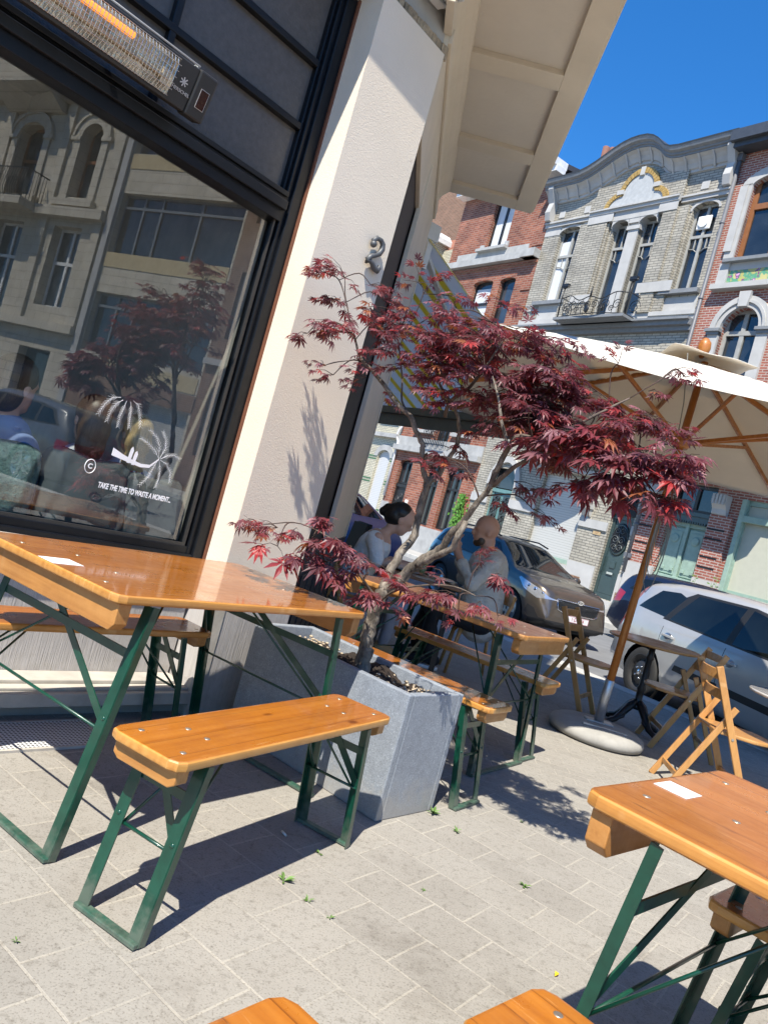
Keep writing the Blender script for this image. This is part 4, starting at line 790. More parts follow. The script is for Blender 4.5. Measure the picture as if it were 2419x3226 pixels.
for i in range(12):
    for j in range(12): f = bm.faces.new((g[i][j], g[i + 1][j], g[i + 1][j + 1], g[i][j + 1])); f.smooth = True
o = b.build('vent_cap', 'canvas', pr); md = o.modifiers.new('th', 'SOLIDIFY'); md.thickness = .004
b = MB(); b.lathe([(.012, HZ + .03), (.036, HZ + .065), (.048, HZ + .105), (.042, HZ + .15), (.018, HZ + .18), (.003, HZ + .185)], 18, T(CX, 0, 0)); b.build('finial', 'teak', pr)
b = MB()
for q in range(5):
    r_ = .05 + .012 * q; b.tube([(.02 + r_ * math.sin(t * .63) * .6 + .03, -.03 - .008 * q, 1.80 - .08 * q + .26 * math.cos(t * .63) * (1 + .1 * q)) for t in range(11)], .004, 5, cap=False)
b.tube([(-.2, -.3, 2.78), (-.06, -.08, 2.5), (.0, -.03, 2.05)], .004, 5)
b.build('pull_cord', M('grey_cord', (.2, .2, .18), .8), pr)
# ------------------------------------------------------------------ red maple in the planter
CAM = V((0, 0, 1.19))
def at(x, y, Y):
    """a point Y metres ahead of the camera, read off the photograph (1659 px wide)"""
    d = _Rm @ V((x * 1.45811 - 1209.5, y * 1.45811 - 1613, 2420)); d = d / d.y
    return CAM + d * Y
def a6(x, y, Y): return at((900 + .4822 * x) / 1.45811, (1400 + .4822 * y) / 1.45811, Y)
def a4(x, y, Y): return at((900 + .4822 * x) / 1.45811, (800 + .4822 * y) / 1.45811, Y)
rt = V((.084, 3.376, .44))
mp_ = thing('maple_tree', 'small red-leaved maple tree growing out of the long planter', 'tree', (rt.x, rt.y, .44))
MI = T(-rt.x, -rt.y, -.44)
def curve(pts, rs, n=8, sub=4, wob=.006):
    """Catmull-Rom through pts, slightly knobbly"""
    out, ro = [], []
    P = [pts[0]] + list(pts) + [pts[-1]]
    for i in range(1, len(P) - 2):
        for s in range(sub):
            t = s / sub; p0, p1, p2, p3 = P[i - 1], P[i], P[i + 1], P[i + 2]
            q = .5 * ((2 * p1) + (p2 - p0) * t + (2 * p0 - 5 * p1 + 4 * p2 - p3) * t * t + (3 * p1 - p0 - 3 * p2 + p3) * t ** 3)
            r = rs[i - 1] + (rs[i] - rs[i - 1]) * t
            out.append(q + V((random.uniform(-1, 1), random.uniform(-1, 1), random.uniform(-1, 1))) * min(wob, r * .25)); ro.append(r * random.uniform(.93, 1.09))
    out.append(pts[-1]); ro.append(rs[-1]); return out, ro
limbs = []
def limb(b, pts, rs, n=8):
    o, r = curve(pts, rs); b.tube(o, r, n, MI); limbs.extend(list(zip(o, r))); return o
b = MB()
t0 = limb(b, [rt + V((0, 0, -.02)), a6(510, 1400, 3.37), a6(530, 1290, 3.36), a6(565, 1150, 3.35), a6(600, 1030, 3.34), a6(650, 940, 3.33)], [.052, .036, .031, .029, .029, .028], 12)
b.ball(MI @ a6(650, 930, 3.33), (.029, .029, .029), 10)
b.build('trunk', 'bark', mp_)
b = MB()
limb(b, [a6(645, 950, 3.33), a6(655, 880, 3.34), a6(700, 800, 3.36), a6(760, 690, 3.38), a6(830, 610, 3.40), a6(860, 500, 3.40), a6(880, 400, 3.39), a6(920, 270, 3.37), a6(940, 235, 3.37)], [.024, .021, .019, .018, .017, .016, .014, .013, .013])
limb(b, [a6(925, 265, 3.37), a6(900, 170, 3.36), a6(890, 60, 3.34), a4(890, 1240, 3.34), a4(850, 1160, 3.33), a4(810, 1060, 3.33), a4(720, 970, 3.33), a4(660, 880, 3.34), a4(580, 780, 3.35), a4(490, 680, 3.36), a4(455, 560, 3.36)], [.014, .012, .0115, .011, .011, .011, .010, .009, .008, .0065, .004])
limb(b, [a6(935, 250, 3.37), a6(1000, 205, 3.36), a6(1045, 120, 3.34), a6(1100, 40, 3.32), a4(1130, 1180, 3.30), a4(1125, 1080, 3.28), a4(1090, 990, 3.27), a4(1010, 860, 3.3), a4(960, 700, 3.34)], [.013, .011, .010, .010, .009, .008, .007, .006, .004])
limb(b, [a6(655, 945, 3.33), a6(720, 900, 3.30), a6(820, 815, 3.26), a6(900, 755, 3.22), a6(1000, 690, 3.17), a6(1100, 565, 3.12), a6(1170, 490, 3.08), a6(1240, 390, 3.04), a6(1330, 280, 3.0), a6(1355, 200, 2.98), a6(1400, 120, 2.95), a4(1440, 1240, 2.93), a4(1405, 1080, 2.92), a4(1390, 960, 2.92), a4(1350, 800, 2.95)], [.026, .025, .024, .021, .017, .0145, .013, .012, .0115, .011, .009, .008, .007, .005, .003])
limb(b, [a6(860, 785, 3.24), a6(960, 740, 3.16), a6(1080, 680, 3.08), a6(1130, 590, 3.05), a6(1175, 500, 3.06)], [.017, .015, .0135, .0125, .011])
b.build('limbs', 'bark', mp_); b = MB()
limb(b, [a6(1345, 270, 3.0), a6(1480, 160, 2.92), a6(1560, 110, 2.88), a6(1680, 60, 2.82), at(1350, 985, 2.78), at(1420, 960, 2.74)], [.010, .009, .007, .006, .005, .003])
limb(b, [a6(1330, 285, 3.0), a6(1375, 180, 2.97), a4(1480, 1220, 2.92), a4(1560, 1190, 2.9), a4(1690, 1210, 2.86), at(1280, 900, 2.85), at(1360, 860, 2.85)], [.012, .011, .010, .009, .008, .006, .003])
limb(b, [a4(1040, 1060, 3.31), a4(1080, 960, 3.26), a4(1200, 870, 3.2), a4(1330, 700, 3.15), a4(1450, 520, 3.12)], [.009, .008, .007, .005, .003])
limb(b, [a4(810, 1060, 3.33), a4(760, 960, 3.36), a4(760, 820, 3.38), a4(740, 600, 3.4)], [.006, .005, .004, .003])
limb(b, [a6(620, 1040, 3.34), a6(560, 960, 3.30), a6(480, 850, 3.25), a6(400, 720, 3.22), a6(330, 640, 3.20), a6(200, 560, 3.2)], [.008, .007, .006, .005, .004, .003])
limb(b, [a6(590, 1060, 3.34), a6(700, 960, 3.22), a6(900, 920, 3.1), a6(1100, 930, 3.02), a6(1240, 990, 2.98)], [.005, .004, .004, .003, .002])
b.build('branches', 'barkdark', mp_)

# leaves: seven pointed lobes, folded along each rib, in flat layered sprays
lv, lf, lc = [], [], []
LOBES = ((0, 1.0, .115), (38, .93, .105), (-38, .93, .105), (77, .72, .09), (-77, .72, .09), (122, .42, .06), (-122, .42, .06))
PAL = [((.115, .032, .042), .28), ((.155, .030, .038), .22), ((.095, .038, .052), .19), ((.26, .028, .030), .09), ((.20, .075, .028), .04), ((.20, .095, .115), .18)]
def leafcol(): 
    x = random.random()
    for c, p in PAL:
        x -= p
        if x <= 0: break
    f = random.uniform(.75, 1.3); return (c[0] * f * 1.2, c[1] * f, c[2] * f)
def leaf(p, d, nrm, size):
    d = d.normalized(); nrm = (nrm - d * nrm.dot(d)); nrm.normalize(); s = nrm.cross(d); col = leafcol(); dr = random.uniform(-.05, .6)
    open_ = random.uniform(.72, 1.0)
    for a, L, w_ in LOBES:
        a = R(a * open_ + random.uniform(-5, 5)); L = L * size * random.uniform(.9, 1.08); w2 = w_ * size * 1.05
        ca, sa = math.cos(a), math.sin(a); ax = d * ca + s * sa; pe = s * ca - d * sa
        def P(l, o): return p + ax * l + pe * o - nrm * (dr * l * l / size) + nrm * (abs(o) * .35)
        i = len(lv)
        lv.extend([P(0, 0), P(.28 * L, w2 * .55), P(.55 * L, w2), P(L, 0), P(.55 * L, -w2), P(.28 * L, -w2 * .55), P(.5 * L, 0)])
        lf.extend([(i, i + 6, i + 2, i + 1), (i + 6, i + 3, i + 2), (i, i + 5, i + 4, i + 6), (i + 6, i + 4, i + 3)]); lc.extend([col] * 4)
tw = MB()
def spray(x, y, Y, r, n, size=.075, flat=.34):
    big = size > .093; n = int(n * (1.7 if big else 2.3) + .5); size *= .70 if big else .58; r *= 1.3
    c = at(x, y, Y)
    # hook on to the nearest limb
    best = min(limbs, key=lambda q: (q[0] - c).length + max(0, q[0].z - c.z) * .6)
    root = best[0]; out = c - root
    if out.length < 1e-3: out = V((0, 0, 1))
    oh = V((out.x, out.y, out.z * .3)); oh.normalize()
    mid = root.lerp(c, .55) + V((random.uniform(-.03, .03), random.uniform(-.03, .03), random.uniform(.0, .05)))
    if out.length > .08: 
        o, rr = curve([root, mid, c], [min(best[1] * .6, .0045), .0028, .0018], sub=4, wob=.008); tw.tube(o, rr, 5, MI)
        limbs.append((mid, .003))
    side = oh.cross(V((0, 0, 1))); side.normalize(); up = (side.cross(oh)); up.normalize()
    if up.z < 0: up = -up
    k_ = 0
    nt_ = max(2, n // 5)
    for t in range(nt_):
        a = R(random.uniform(-85, 85)); dirv = oh * math.cos(a) + side * math.sin(a); L = r * random.uniform(.55, 1.05)
        tip = c + dirv * L + up * random.uniform(-flat, flat) * r - V((0, 0, .12 * L))
        tw.tube([c, c.lerp(tip, .5) + up * .01, tip], [.0018, .0013, .0007], 4, MI, False)
        m_ = n // nt_ + (1 if t < n % nt_ else 0)
        for q in range(m_):
            f = 1 - (q // 2) * .34 * random.uniform(.8, 1.2); base = c.lerp(tip, max(.15, f))
            sg = 1 if q % 2 else -1
            ld = dirv * random.uniform(.3, 1.0) + (side * math.cos(a) - oh * math.sin(a)) * sg * random.uniform(.2, .9) - V((0, 0, random.uniform(.05, .6)))
            nm = V((random.uniform(-.45, .45), random.uniform(-.45, .45), 1))
            pb = base + ld.normalized() * .02
            leaf(pb, ld, nm, size * random.uniform(.72, 1.2))
SP = [  # x, y in the photograph, distance, radius, leaves, leaf size
 (745, 600, 3.42, .10, 14, .07), (705, 590, 3.42, .07, 8, .065), (800, 615, 3.40, .10, 12, .07), (835, 655, 3.40, .08, 10, .07), (730, 650, 3.42, .09, 12, .07), (780, 665, 3.38, .11, 18, .07), (715, 700, 3.42, .08, 10, .07), (665, 720, 3.44, .05, 5, .075), (760, 720, 3.36, .11, 20, .075), (815, 710, 3.34, .11, 20, .075), (870, 700, 3.34, .10, 14, .07), (840, 760, 3.34, .09, 10, .07),
 (905, 610, 3.36, .07, 8, .065), (950, 600, 3.34, .05, 5, .06), (985, 640, 3.30, .06, 6, .06), (925, 650, 3.34, .06, 6, .065),
 (720, 810, 3.40, .07, 6, .055), (700, 790, 3.42, .05, 4, .05), (790, 815, 3.38, .09, 8, .06), (770, 775, 3.4, .08, 7, .06), (830, 840, 3.36, .08, 6, .05),
 (905, 720, 3.32, .11, 16, .075), (955, 690, 3.28, .11, 16, .07), (1000, 720, 3.24, .13, 24, .075), (1045, 690, 3.2, .10, 14, .07), (1060, 750, 3.16, .13, 24, .08), (1110, 730, 3.12, .11, 18, .075), (1160, 760, 3.06, .10, 14, .07), (1205, 740, 3.02, .07, 8, .07), (1150, 715, 3.08, .08, 8, .07), (1235, 745, 3.0, .05, 4, .06),
 (900, 790, 3.3, .10, 10, .075), (950, 770, 3.24, .12, 20, .08), (985, 810, 3.18, .12, 18, .08), (1030, 800, 3.14, .13, 26, .085), (1085, 810, 3.08, .13, 28, .085), (1135, 800, 3.04, .13, 26, .085), (1180, 835, 3.0, .13, 24, .085), (1100, 860, 3.0, .13, 26, .09), (1150, 885, 2.96, .13, 26, .09), (1200, 880, 2.93, .12, 24, .09), (1245, 860, 2.93, .10, 16, .08), (1050, 860, 3.08, .11, 14, .085), (980, 870, 3.14, .09, 9, .08), (930, 840, 3.22, .08, 7, .07), (1010, 760, 3.2, .12, 18, .08),
 (1290, 845, 2.92, .07, 7, .065), (1335, 870, 2.88, .10, 12, .075), (1380, 895, 2.82, .11, 16, .08), (1310, 905, 2.85, .12, 20, .085), (1250, 920, 2.88, .13, 26, .09), (1360, 935, 2.78, .12, 24, .088), (1420, 930, 2.76, .10, 16, .08), (1440, 945, 2.72, .08, 9, .075), (1455, 800, 2.86, .06, 6, .06), (1480, 815, 2.86, .04, 4, .055), (1400, 845, 2.86, .06, 5, .06), (1335, 785, 2.9, .05, 4, .06),
 (1195, 945, 2.88, .12, 20, .095), (1240, 975, 2.82, .12, 22, .1), (1290, 965, 2.78, .13, 28, .1), (1340, 985, 2.72, .13, 26, .1), (1395, 985, 2.68, .12, 24, .1), (1425, 985, 2.66, .10, 17, .095), (1472, 992, 2.62, .08, 11, .09), (1225, 1015, 2.78, .09, 9, .105), (1285, 1020, 2.72, .10, 12, .105), (1330, 1035, 2.68, .09, 10, .1), (1380, 1045, 2.64, .10, 12, .1), (1420, 1075, 2.62, .09, 8, .1), (1255, 1045, 2.74, .06, 4, .1), (1160, 960, 2.92, .10, 12, .09), (1140, 915, 2.95, .11, 14, .09), (1435, 1030, 2.62, .08, 8, .09), (1190, 985, 2.86, .06, 5, .09),
 (1040, 930, 3.06, .05, 3, .08), (960, 985, 3.1, .08, 5, .075), (1000, 1015, 3.06, .08, 6, .075), (1110, 1040, 3.0, .07, 5, .075), (1150, 1100, 2.95, .08, 6, .065), (1075, 1080, 3.05, .07, 5, .07), (920, 1000, 3.2, .07, 5, .07), (1165, 1055, 2.92, .07, 5, .07), (985, 960, 3.15, .07, 5, .07),
 (560, 1135, 3.22, .08, 9, .07), (600, 1140, 3.2, .08, 9, .07), (635, 1145, 3.18, .07, 8, .07), (600, 1180, 3.12, .07, 4, .115), (655, 1180, 3.14, .08, 6, .095), (700, 1135, 3.16, .08, 8, .085), (720, 1165, 3.12, .09, 10, .095), (755, 1190, 3.12, .08, 7, .09), (700, 1210, 3.1, .08, 7, .1), (745, 1225, 3.14, .06, 4, .08), (800, 1215, 3.14, .07, 5, .07), (780, 1265, 3.15, .07, 6, .075), (815, 1290, 3.2, .08, 8, .08), (845, 1300, 3.2, .06, 5, .08), (880, 1265, 3.1, .07, 6, .08), (940, 1275, 3.0, .08, 9, .085), (985, 1285, 2.98, .07, 7, .08), (1035, 1220, 3.0, .07, 6, .075), (1060, 1245, 2.98, .06, 5, .08), (1035, 1300, 2.95, .06, 5, .07), (1075, 1330, 2.95, .05, 3, .065), (990, 1325, 2.98, .04, 3, .06), (960, 1245, 3.05, .05, 3, .06),
]
for s in SP: spray(*s)
# looser sprigs between the layers
for s in SP:
    if 860 < s[0] < 1330 and s[1] < 1000 and s[4] > 8: spray(s[0] + random.uniform(-60, 50), s[1] + random.uniform(-50, 30), s[2] + random.uniform(-.18, .25), s[3] * .85, int(s[4] * .7), s[5] * .92)
struct(tw.build('twigs', M('dark_twig', (.055, .03, .022), .7), mp_), 'stuff')
me = bpy.data.meshes.new('crown'); me.from_pydata([tuple(MI @ p) for p in lv], [], lf); me.materials.append(MAT['leaf'])
ca = me.color_attributes.new('tint', 'FLOAT_COLOR', 'CORNER'); buf = []
for f, c in zip(me.polygons, lc): buf.extend([c[0], c[1], c[2], 1.0] * f.loop_total)
ca.data.foreach_set('color', buf)
o = bpy.data.objects.new('crown', me); COL.objects.link(o); o.parent = mp_; o['kind'] = 'stuff'
# ------------------------------------------------------------------ houses across the street (local x along the street, y into the house)
def house(kind, label, u0, d=0):
    return thing(kind, label, 'house', st(u0, 17.5 + d), aBz)
def facade(b, x0, x1, z0, z1, ops=(), y=0, dep=.24):
    xs = sorted({x0, x1, *[v for o in ops for v in o[:2]]}); zs = sorted({z0, z1, *[v for o in ops for v in o[2:4]]})
    xs = [v for v in xs if x0 <= v <= x1]; zs = [v for v in zs if z0 <= v <= z1]
    for i in range(len(xs) - 1):
        for j in range(len(zs) - 1):
            xm, zm = (xs[i] + xs[i + 1]) / 2, (zs[j] + zs[j + 1]) / 2
            if any(o[0] < xm < o[1] and o[2] < zm < o[3] for o in ops): continue
            b.quad((xs[i], y, zs[j]), (xs[i + 1], y, zs[j]), (xs[i + 1], y, zs[j + 1]), (xs[i], y, zs[j + 1]))
    for o in ops:
        a, c, e, f = o[:4]
        b.quad((a, y, e), (a, y + dep, e), (a, y + dep, f), (a, y, f)); b.quad((c, y, e), (c, y + dep, e), (c, y + dep, f), (c, y, f))
        b.quad((a, y, f), (c, y, f), (c, y + dep, f), (a, y + dep, f)); b.quad((a, y, e), (c, y, e), (c, y + dep, e), (a, y + dep, e))
    return b
def arcpts(x0, x1, zs, zt, n=12):
    xc, rx_ = (x0 + x1) / 2, (x1 - x0) / 2
    return [(xc - rx_ * math.cos(math.pi * i / n), zs + (zt - zs) * math.sin(math.pi * i / n)) for i in range(n + 1)]
def spandrel(b, x0, x1, zs, zt, y0, y1, n=12):
    p = arcpts(x0, x1, zs, zt, n); h = n // 2; e = .002
    b.prism([(x0, zt + e)] + p[:h + 1][::1] + [(p[h][0], zt + e)], y0, y1, 1); b.prism([(p[h][0], zt + e)] + p[h:] + [(x1, zt + e)], y0, y1, 1); return b
def archring(b, x0, x1, zs, zt, wd, y0, y1, n=16, gap=0.):
    xc = (x0 + x1) / 2; rx_, rz_ = (x1 - x0) / 2, zt - zs
    for i in range(n):
        a, c = math.pi * (i + gap) / n, math.pi * (i + 1 - gap) / n
        q = [(xc - (rx_ + k_) * math.cos(t), zs + (rz_ + k_) * math.sin(t)) for t, k_ in ((a, 0), (a, wd), (c, wd), (c, 0))]
        b.prism(q, y0, y1, 1)
    return b
def bars(b, x0, x1, z0, z1, y, f=.07, mul=(), tra=(), d=.06):
    b.box(x0, x0 + f, y, y + d, z0, z1); b.box(x1 - f, x1, y, y + d, z0, z1); b.box(x0 + f, x1 - f, y, y + d, z0, z0 + f); b.box(x0 + f, x1 - f, y, y + d, z1 - f, z1)
    for m_ in mul: b.box(m_ - f * .6, m_ + f * .6, y - .012, y + d - .005, z0 + f, z1 - f)
    for t in tra: b.box(x0 + f, x1 - f, y - .02, y + d - .008, t - f * .6, t + f * .6)
    return b
def window(par, x0, x1, z0, z1, y=.16, fm='greysill', gm='winglass', mul=(), tra=(), f=.07, curtain=0, extra=None):
    b = MB(); bars(b, x0, x1, z0, z1, y, f, mul, tra)
    if extra: extra(b)
    o = b.build('window', fm, par)
    b = MB(); b.quad((x0, y + .04, z0), (x1, y + .04, z0), (x1, y + .04, z1), (x0, y + .04, z1)); b.build('pane', gm, o)
    if curtain:
        b = MB(); n = 14; xa, xb = (x0 + f, x0 + (x1 - x0) * curtain) if curtain > 0 else (x1 + (x1 - x0) * curtain, x1 - f)
        for i in range(n):
            t, t2 = i / n, (i + 1) / n; b.quad(*[(xa + (xb - xa) * q, y + .034 + .004 * (j % 2), zz) for q, j, zz in ((t, i, z0 + f), (t2, i + 1, z0 + f), (t2, i + 1, z0 + (z1 - z0) * .85), (t, i, z0 + (z1 - z0) * .85))])
        b.build('curtain', 'curtain', o)
    return o
def scroll(b, x, z, r, y, s=1, turns=1.6, rad=.014, n=18):
    pts = []
    for i in range(n + 1):
        t = i / n; a = s * t * turns * 2 * math.pi; rr = r * (1 - .82 * t); pts.append((x + rr * math.cos(a + (0 if s > 0 else math.pi)), y, z + rr * math.sin(a + (0 if s > 0 else math.pi))))
    b.tube(pts, [rad * (1 - .4 * i / n) for i in range(n + 1)], 5, cap=False)

# ---- pale glazed brick house with the curved cornice (u -19.85 .. -13.05)
U = -19.85
h = house('town_house', 'narrow grey and white brick town house with a wavy curved cornice and iron balcony', U)
X = lambda u: u - U
ops = [(X(-19.15), X(-18.15), 9.25, 11.80), (X(-16.85), X(-16.20), 8.50, 11.62), (X(-15.83), X(-15.18), 8.50, 11.62), (X(-14.12), X(-13.30), 9.25, 11.80)]
low = [(X(-19.02), X(-18.03), .35, 3.55), (X(-16.82), X(-15.02), 1.05, 3.62), (X(-13.95), X(-13.20), .42, 3.6), (X(-18.9), X(-18.0), 5.0, 7.5), (X(-16.9), X(-15.1), 4.9, 7.55), (X(-14.1), X(-13.25), 5.0, 7.5)]
b = MB(); facade(b, 0, 6.8, 0, 12.9, ops + low); 
for o in (ops[0], ops[3]): spandrel(b, o[0], o[1], 11.58, 11.80, .0, .22)
for o in low[3:]: spandrel(b, o[0], o[1], o[3] - .3, o[3], 0, .22)
b.build('wall', 'greybrick', h)
b = MB(); 
for a, c in ((-18.2, -16.98), (-15.05, -14.2)): b.box(X(a), X(c), -.10, -.001, 8.62, 11.75)
for a, c in ((-17.84, -17.05), (-15.0, -14.54)): b.box(X(a), X(c), -.16, -.101, 8.62, 11.75)
b.box(X(-17.84), X(-14.54), -.10, -.001, 12.06, 12.9); b.build('brick_pier', 'greybrick', h, split=True)
b = MB(); b.box(0, 6.8, .5, 9, 0, 12.9); b.build('body', 'brownbrick', h)
b = MB()                                                          # white stone: bands, lintels, panels, ledge
b.box(-.02, X(-17.84), -.07, -.0, 11.88, 12.05); b.box(X(-14.54), 6.82, -.07, 0, 11.88, 12.05); b.box(X(-17.84), X(-14.54), -.2, -.101, 11.92, 12.06)
b.box(-.03, X(-17.84), -.12, -.07, 12.0, 12.05); b.box(X(-14.54), 6.83, -.12, -.07, 12.0, 12.05); b.box(X(-17.84), X(-14.54), -.25, -.2, 12.02, 12.07)
for a, c in ((-19.3, -18.0), (-14.28, -13.15)):
    archring(b, X(a) + .15, X(c) - .15, 11.58, 11.80, .07, -.02, 0, 12)
b.box(0, X(-19.15), -.014, -.002, 11.6, 11.88); b.box(X(-18.15), X(-17.84), -.014, -.002, 11.78, 11.88); b.box(X(-17.84), X(-16.85), -.18, -.162, 11.65, 11.92); b.box(X(-15.18), X(-14.54), -.18, -.162, 11.65, 11.92)
b.box(X(-17.0), X(-15.05), -.13, -.0, 11.65, 11.92)
for a, c in ((-16.85, -16.2), (-15.83, -15.18)): spandrel(b, X(a), X(c), 11.42, 11.65, -.12, .2)
b.box(X(-16.2), X(-15.83), -.06, .22, 8.45, 11.5); b.box(X(-16.25), X(-15.78), -.1, .22, 11.3, 11.42); b.box(X(-16.23), X(-15.8), -.12, .22, 11.5, 11.65)
b.box(X(-19.8), X(-17.9), -.03, -.002, 9.0, 9.17); b.box(X(-15.18), X(-14.0), -.19, -.162, 9.2, 9.5)
b.box(X(-19.15), X(-18.1), -.02, -.002, 8.5, 9.05); b.box(X(-14.3), X(-13.15), -.02, -.002, 8.5, 9.05); b.box(X(-19.8), X(-19.15), -.03, -.003, 8.95, 9.15)
b.box(X(-17.7), X(-16.9), -.19, -.162, 9.05, 9.3)
b.box(0, 6.8, -.10, -.0, 8.36, 8.62); b.box(X(-14.54), 6.8, -.14, -.1, 8.50, 8.62)
b.box(X(-19.4), X(-19.15), -.02, -.005, 12.2, 12.42); b.box(X(-18.3), X(-18.05), -.02, -.005, 12.2, 12.42); b.box(X(-14.05), X(-13.8), -.02, -.005, 12.2, 12.42)
b.build('stone_trim', 'stone', h, split=True)
b = MB(); b.box(X(-19.4), X(-18.0), -.16, .1, 9.12, 9.24); b.box(X(-14.4), X(-13.15), -.16, .1, 9.12, 9.24); b.box(0, 6.8, -.24, 0, 8.18, 8.30); b.box(0, 6.8, -.34, 0, 8.30, 8.36); b.box(X(-17.6), X(-14.9), -.75, -.0, 8.30, 8.38); b.box(0, 6.8, -.12, 0, 8.05, 8.18)
b.build('grey_ledge', 'greycornice', h, split=True)
# tympanum of three lobes with yellow brick voussoirs
b = MB(); tp = arcpts(X(-17.25), X(-15.0), 12.07, 12.62, 10); md = arcpts(X(-16.72), X(-15.6), 12.45, 13.12, 12)
b.prism(tp, -.13, -.101, 1); b.prism(md + [(X(-15.6), 12.1), (X(-16.72), 12.1)], -.134, -.131, 1); b.build('tympanum', 'greywhite', h)
b = MB(); archring(b, X(-16.72), X(-15.6), 12.45, 13.05, .17, -.17, -.101, 18, .06)
for x0, x1, a0, a1 in ((-17.35, -16.75, 90, 178), (-15.55, -15.0, 2, 90)):
    xc = X(x1) if a0 == 90 else X(x0)
    for i in range(8):
        a, c = R(a0 + (a1 - a0) * (i + .06) / 8), R(a0 + (a1 - a0) * (i + .94) / 8); rr = x1 - x0
        b.prism([(xc + (rr + q) * math.cos(t), 12.07 + (rr + q) * .85 * math.sin(t)) for t, q in ((a, -.17), (a, 0), (c, 0), (c, -.17))], -.17, -.102, 1)
b.build('voussoirs', 'yellowbrick', h)
b = MB(); b.box(X(-16.24), X(-16.08), -.19, -.1, 12.98, 13.24); b.box(X(-16.95), X(-16.7), -.19, -.1, 12.48, 12.62); b.box(X(-15.62), X(-15.38), -.19, -.1, 12.5, 12.64); b.build('keystone', 'stone', h, split=True)
# wavy cornice
path = [(-20.05, 13.38), (-19.2, 13.38), (-18.75, 13.38), (-18.45, 13.40), (-18.15, 13.47), (-17.85, 13.58), (-17.55, 13.72), (-17.25, 13.86), (-16.95, 13.97), (-16.65, 14.035), (-16.35, 14.05), (-16.05, 14.02), (-15.8, 13.93), (-15.6, 13.80), (-15.45, 13.66), (-15.3, 13.53), (-15.1, 13.44), (-14.8, 13.40), (-14.4, 13.40), (-12.95, 13.40)]
path = [(X(u), z_) for u, z_ in path]
b = MB(); pp = [(max(0, min(6.8, x)), z_ - .1) for x, z_ in path]; b.prism([(0, 12.9)] + pp + [(6.8, 12.9)], .0, .3, 1); b.build('parapet', 'greybrick', h)
b = MB(); b.sweep(path, [(0, -.26), (-.36, -.26), (-.36, -.20), (-.41, -.19), (-.41, -.14), (-.50, -.10), (-.54, 0), (-.50, .03), (0.1, .06)]); b.build('cornice', 'greycornice', h)
b = MB(); b.sweep(path, [(.02, -.66), (-.05, -.64), (-.05, -.56), (-.10, -.54), (-.16, -.42), (-.24, -.33), (-.35, -.27), (.02, -.262)]); b.build('cornice_cove', 'stone', h)
b = MB(); b.sweep(path, [(-.545, -.006), (-.56, .035), (.1, .075), (.1, .062), (-.50, .032)]); b.build('cornice_flashing', 'zinc', h)
b = MB()
def pz(x):
    for (a, za), (c, zc) in zip(path, path[1:]):
        if a <= x <= c: return za + (zc - za) * (x - a) / (c - a)
    return 13.4
for i in range(15):
    x = .25 + i * .45; z_ = pz(x); b.prism([(-.03, z_ - .62), (-.10, z_ - .6), (-.22, z_ - .42), (-.36, z_ - .27), (-.03, z_ - .27)], x - .03, x + .03, 0)
b.build('cornice_bracket', 'stone', h, split=True)
b = MB(); b.prism([(0.02, 12.06), (-.2, 12.1), (-.28, 12.35), (-.2, 12.7), (-.42, 13.1), (-.42, 13.18), (.02, 13.18)], -.0, .22, 0); b.prism([(0.02, 12.06), (-.2, 12.1), (-.28, 12.35), (-.2, 12.7), (-.42, 13.1), (-.42, 13.18), (.02, 13.18)], 6.58, 6.8, 0); b.build('end_corbel', 'stone', h, split=True)
def fancy(x0, x1, zt):
    def f(b):
        m_ = (x0 + x1) / 2
        for s in (-1, 1): b.tube([(m_ + s * (x1 - x0) * .06, .165, zt - .42), (m_ + s * (x1 - x0) * .2, .165, zt - .33), (m_ + s * (x1 - x0) * .42, .165, zt - .30)], .016, 5)
        for q in (.28, .72): b.box(x0 + (x1 - x0) * q - .014, x0 + (x1 - x0) * q + .014, .16, .2, zt - .3, zt)
        b.box(m_ - .02, m_ + .02, .16, .2, zt, zt + .7)
    return f
for (a, c, e, f_), cu in zip(ops, (.55, 0, 0, 0)):
    window(h, a, c, e, f_ - .02, .16, 'greysill', 'winglass', mul=[(a + c) / 2] if c - a > .7 else [], tra=[10.86], curtain=cu, extra=fancy(a, c, 10.83))
b = MB(); b.box(X(-13.95), X(-13.52), .1, .16, 11.05, 11.45); b.lathe([(.12, 0), (.17, .03)], 16, T(X(-13.74), .095, 11.25) @ rx(R(90))); b.build('window_fan', 'whitewood', h, bev=.03)
for o in low[3:]: window(h, o[0], o[1], o[2], o[3], .16, 'greysill', 'winglass', mul=[(o[0] + o[1]) / 2], tra=[o[3] - .7])
b = MB()
for o in low[3:]: archring(b, o[0], o[1], o[3] - .3, o[3], .25, -.02, 0, 14)
b.build('brick_arch', 'greybrick', h, split=True)
# first-floor balcony slab on consoles, with a bowed front
b = MB(); b.prism([(X(-17.7), 0), (X(-17.7), -.55), (X(-17.2), -.85), (X(-16.6), -1.05), (X(-15.9), -1.1), (X(-15.2), -1.05), (X(-14.7), -.8), (X(-14.4), -.5), (X(-14.4), 0)], 4.2, 4.42); b.build('balcony_slab', 'stone', h)
b = MB()
for i in range(25):
    t = i / 24; x = X(-17.6) + 3.1 * t; y = -.5 - .55 * math.sin(math.pi * t); b.tube([(x, y, 4.42), (x, y - .05, 4.7), (x, y, 5.15)], .013, 5)
b.tube([(X(-17.6) + 3.1 * i / 24, -.5 - .55 * math.sin(math.pi * i / 24), 5.15) for i in range(25)], .02, 5); b.build('balcony_rail', 'iron', h)
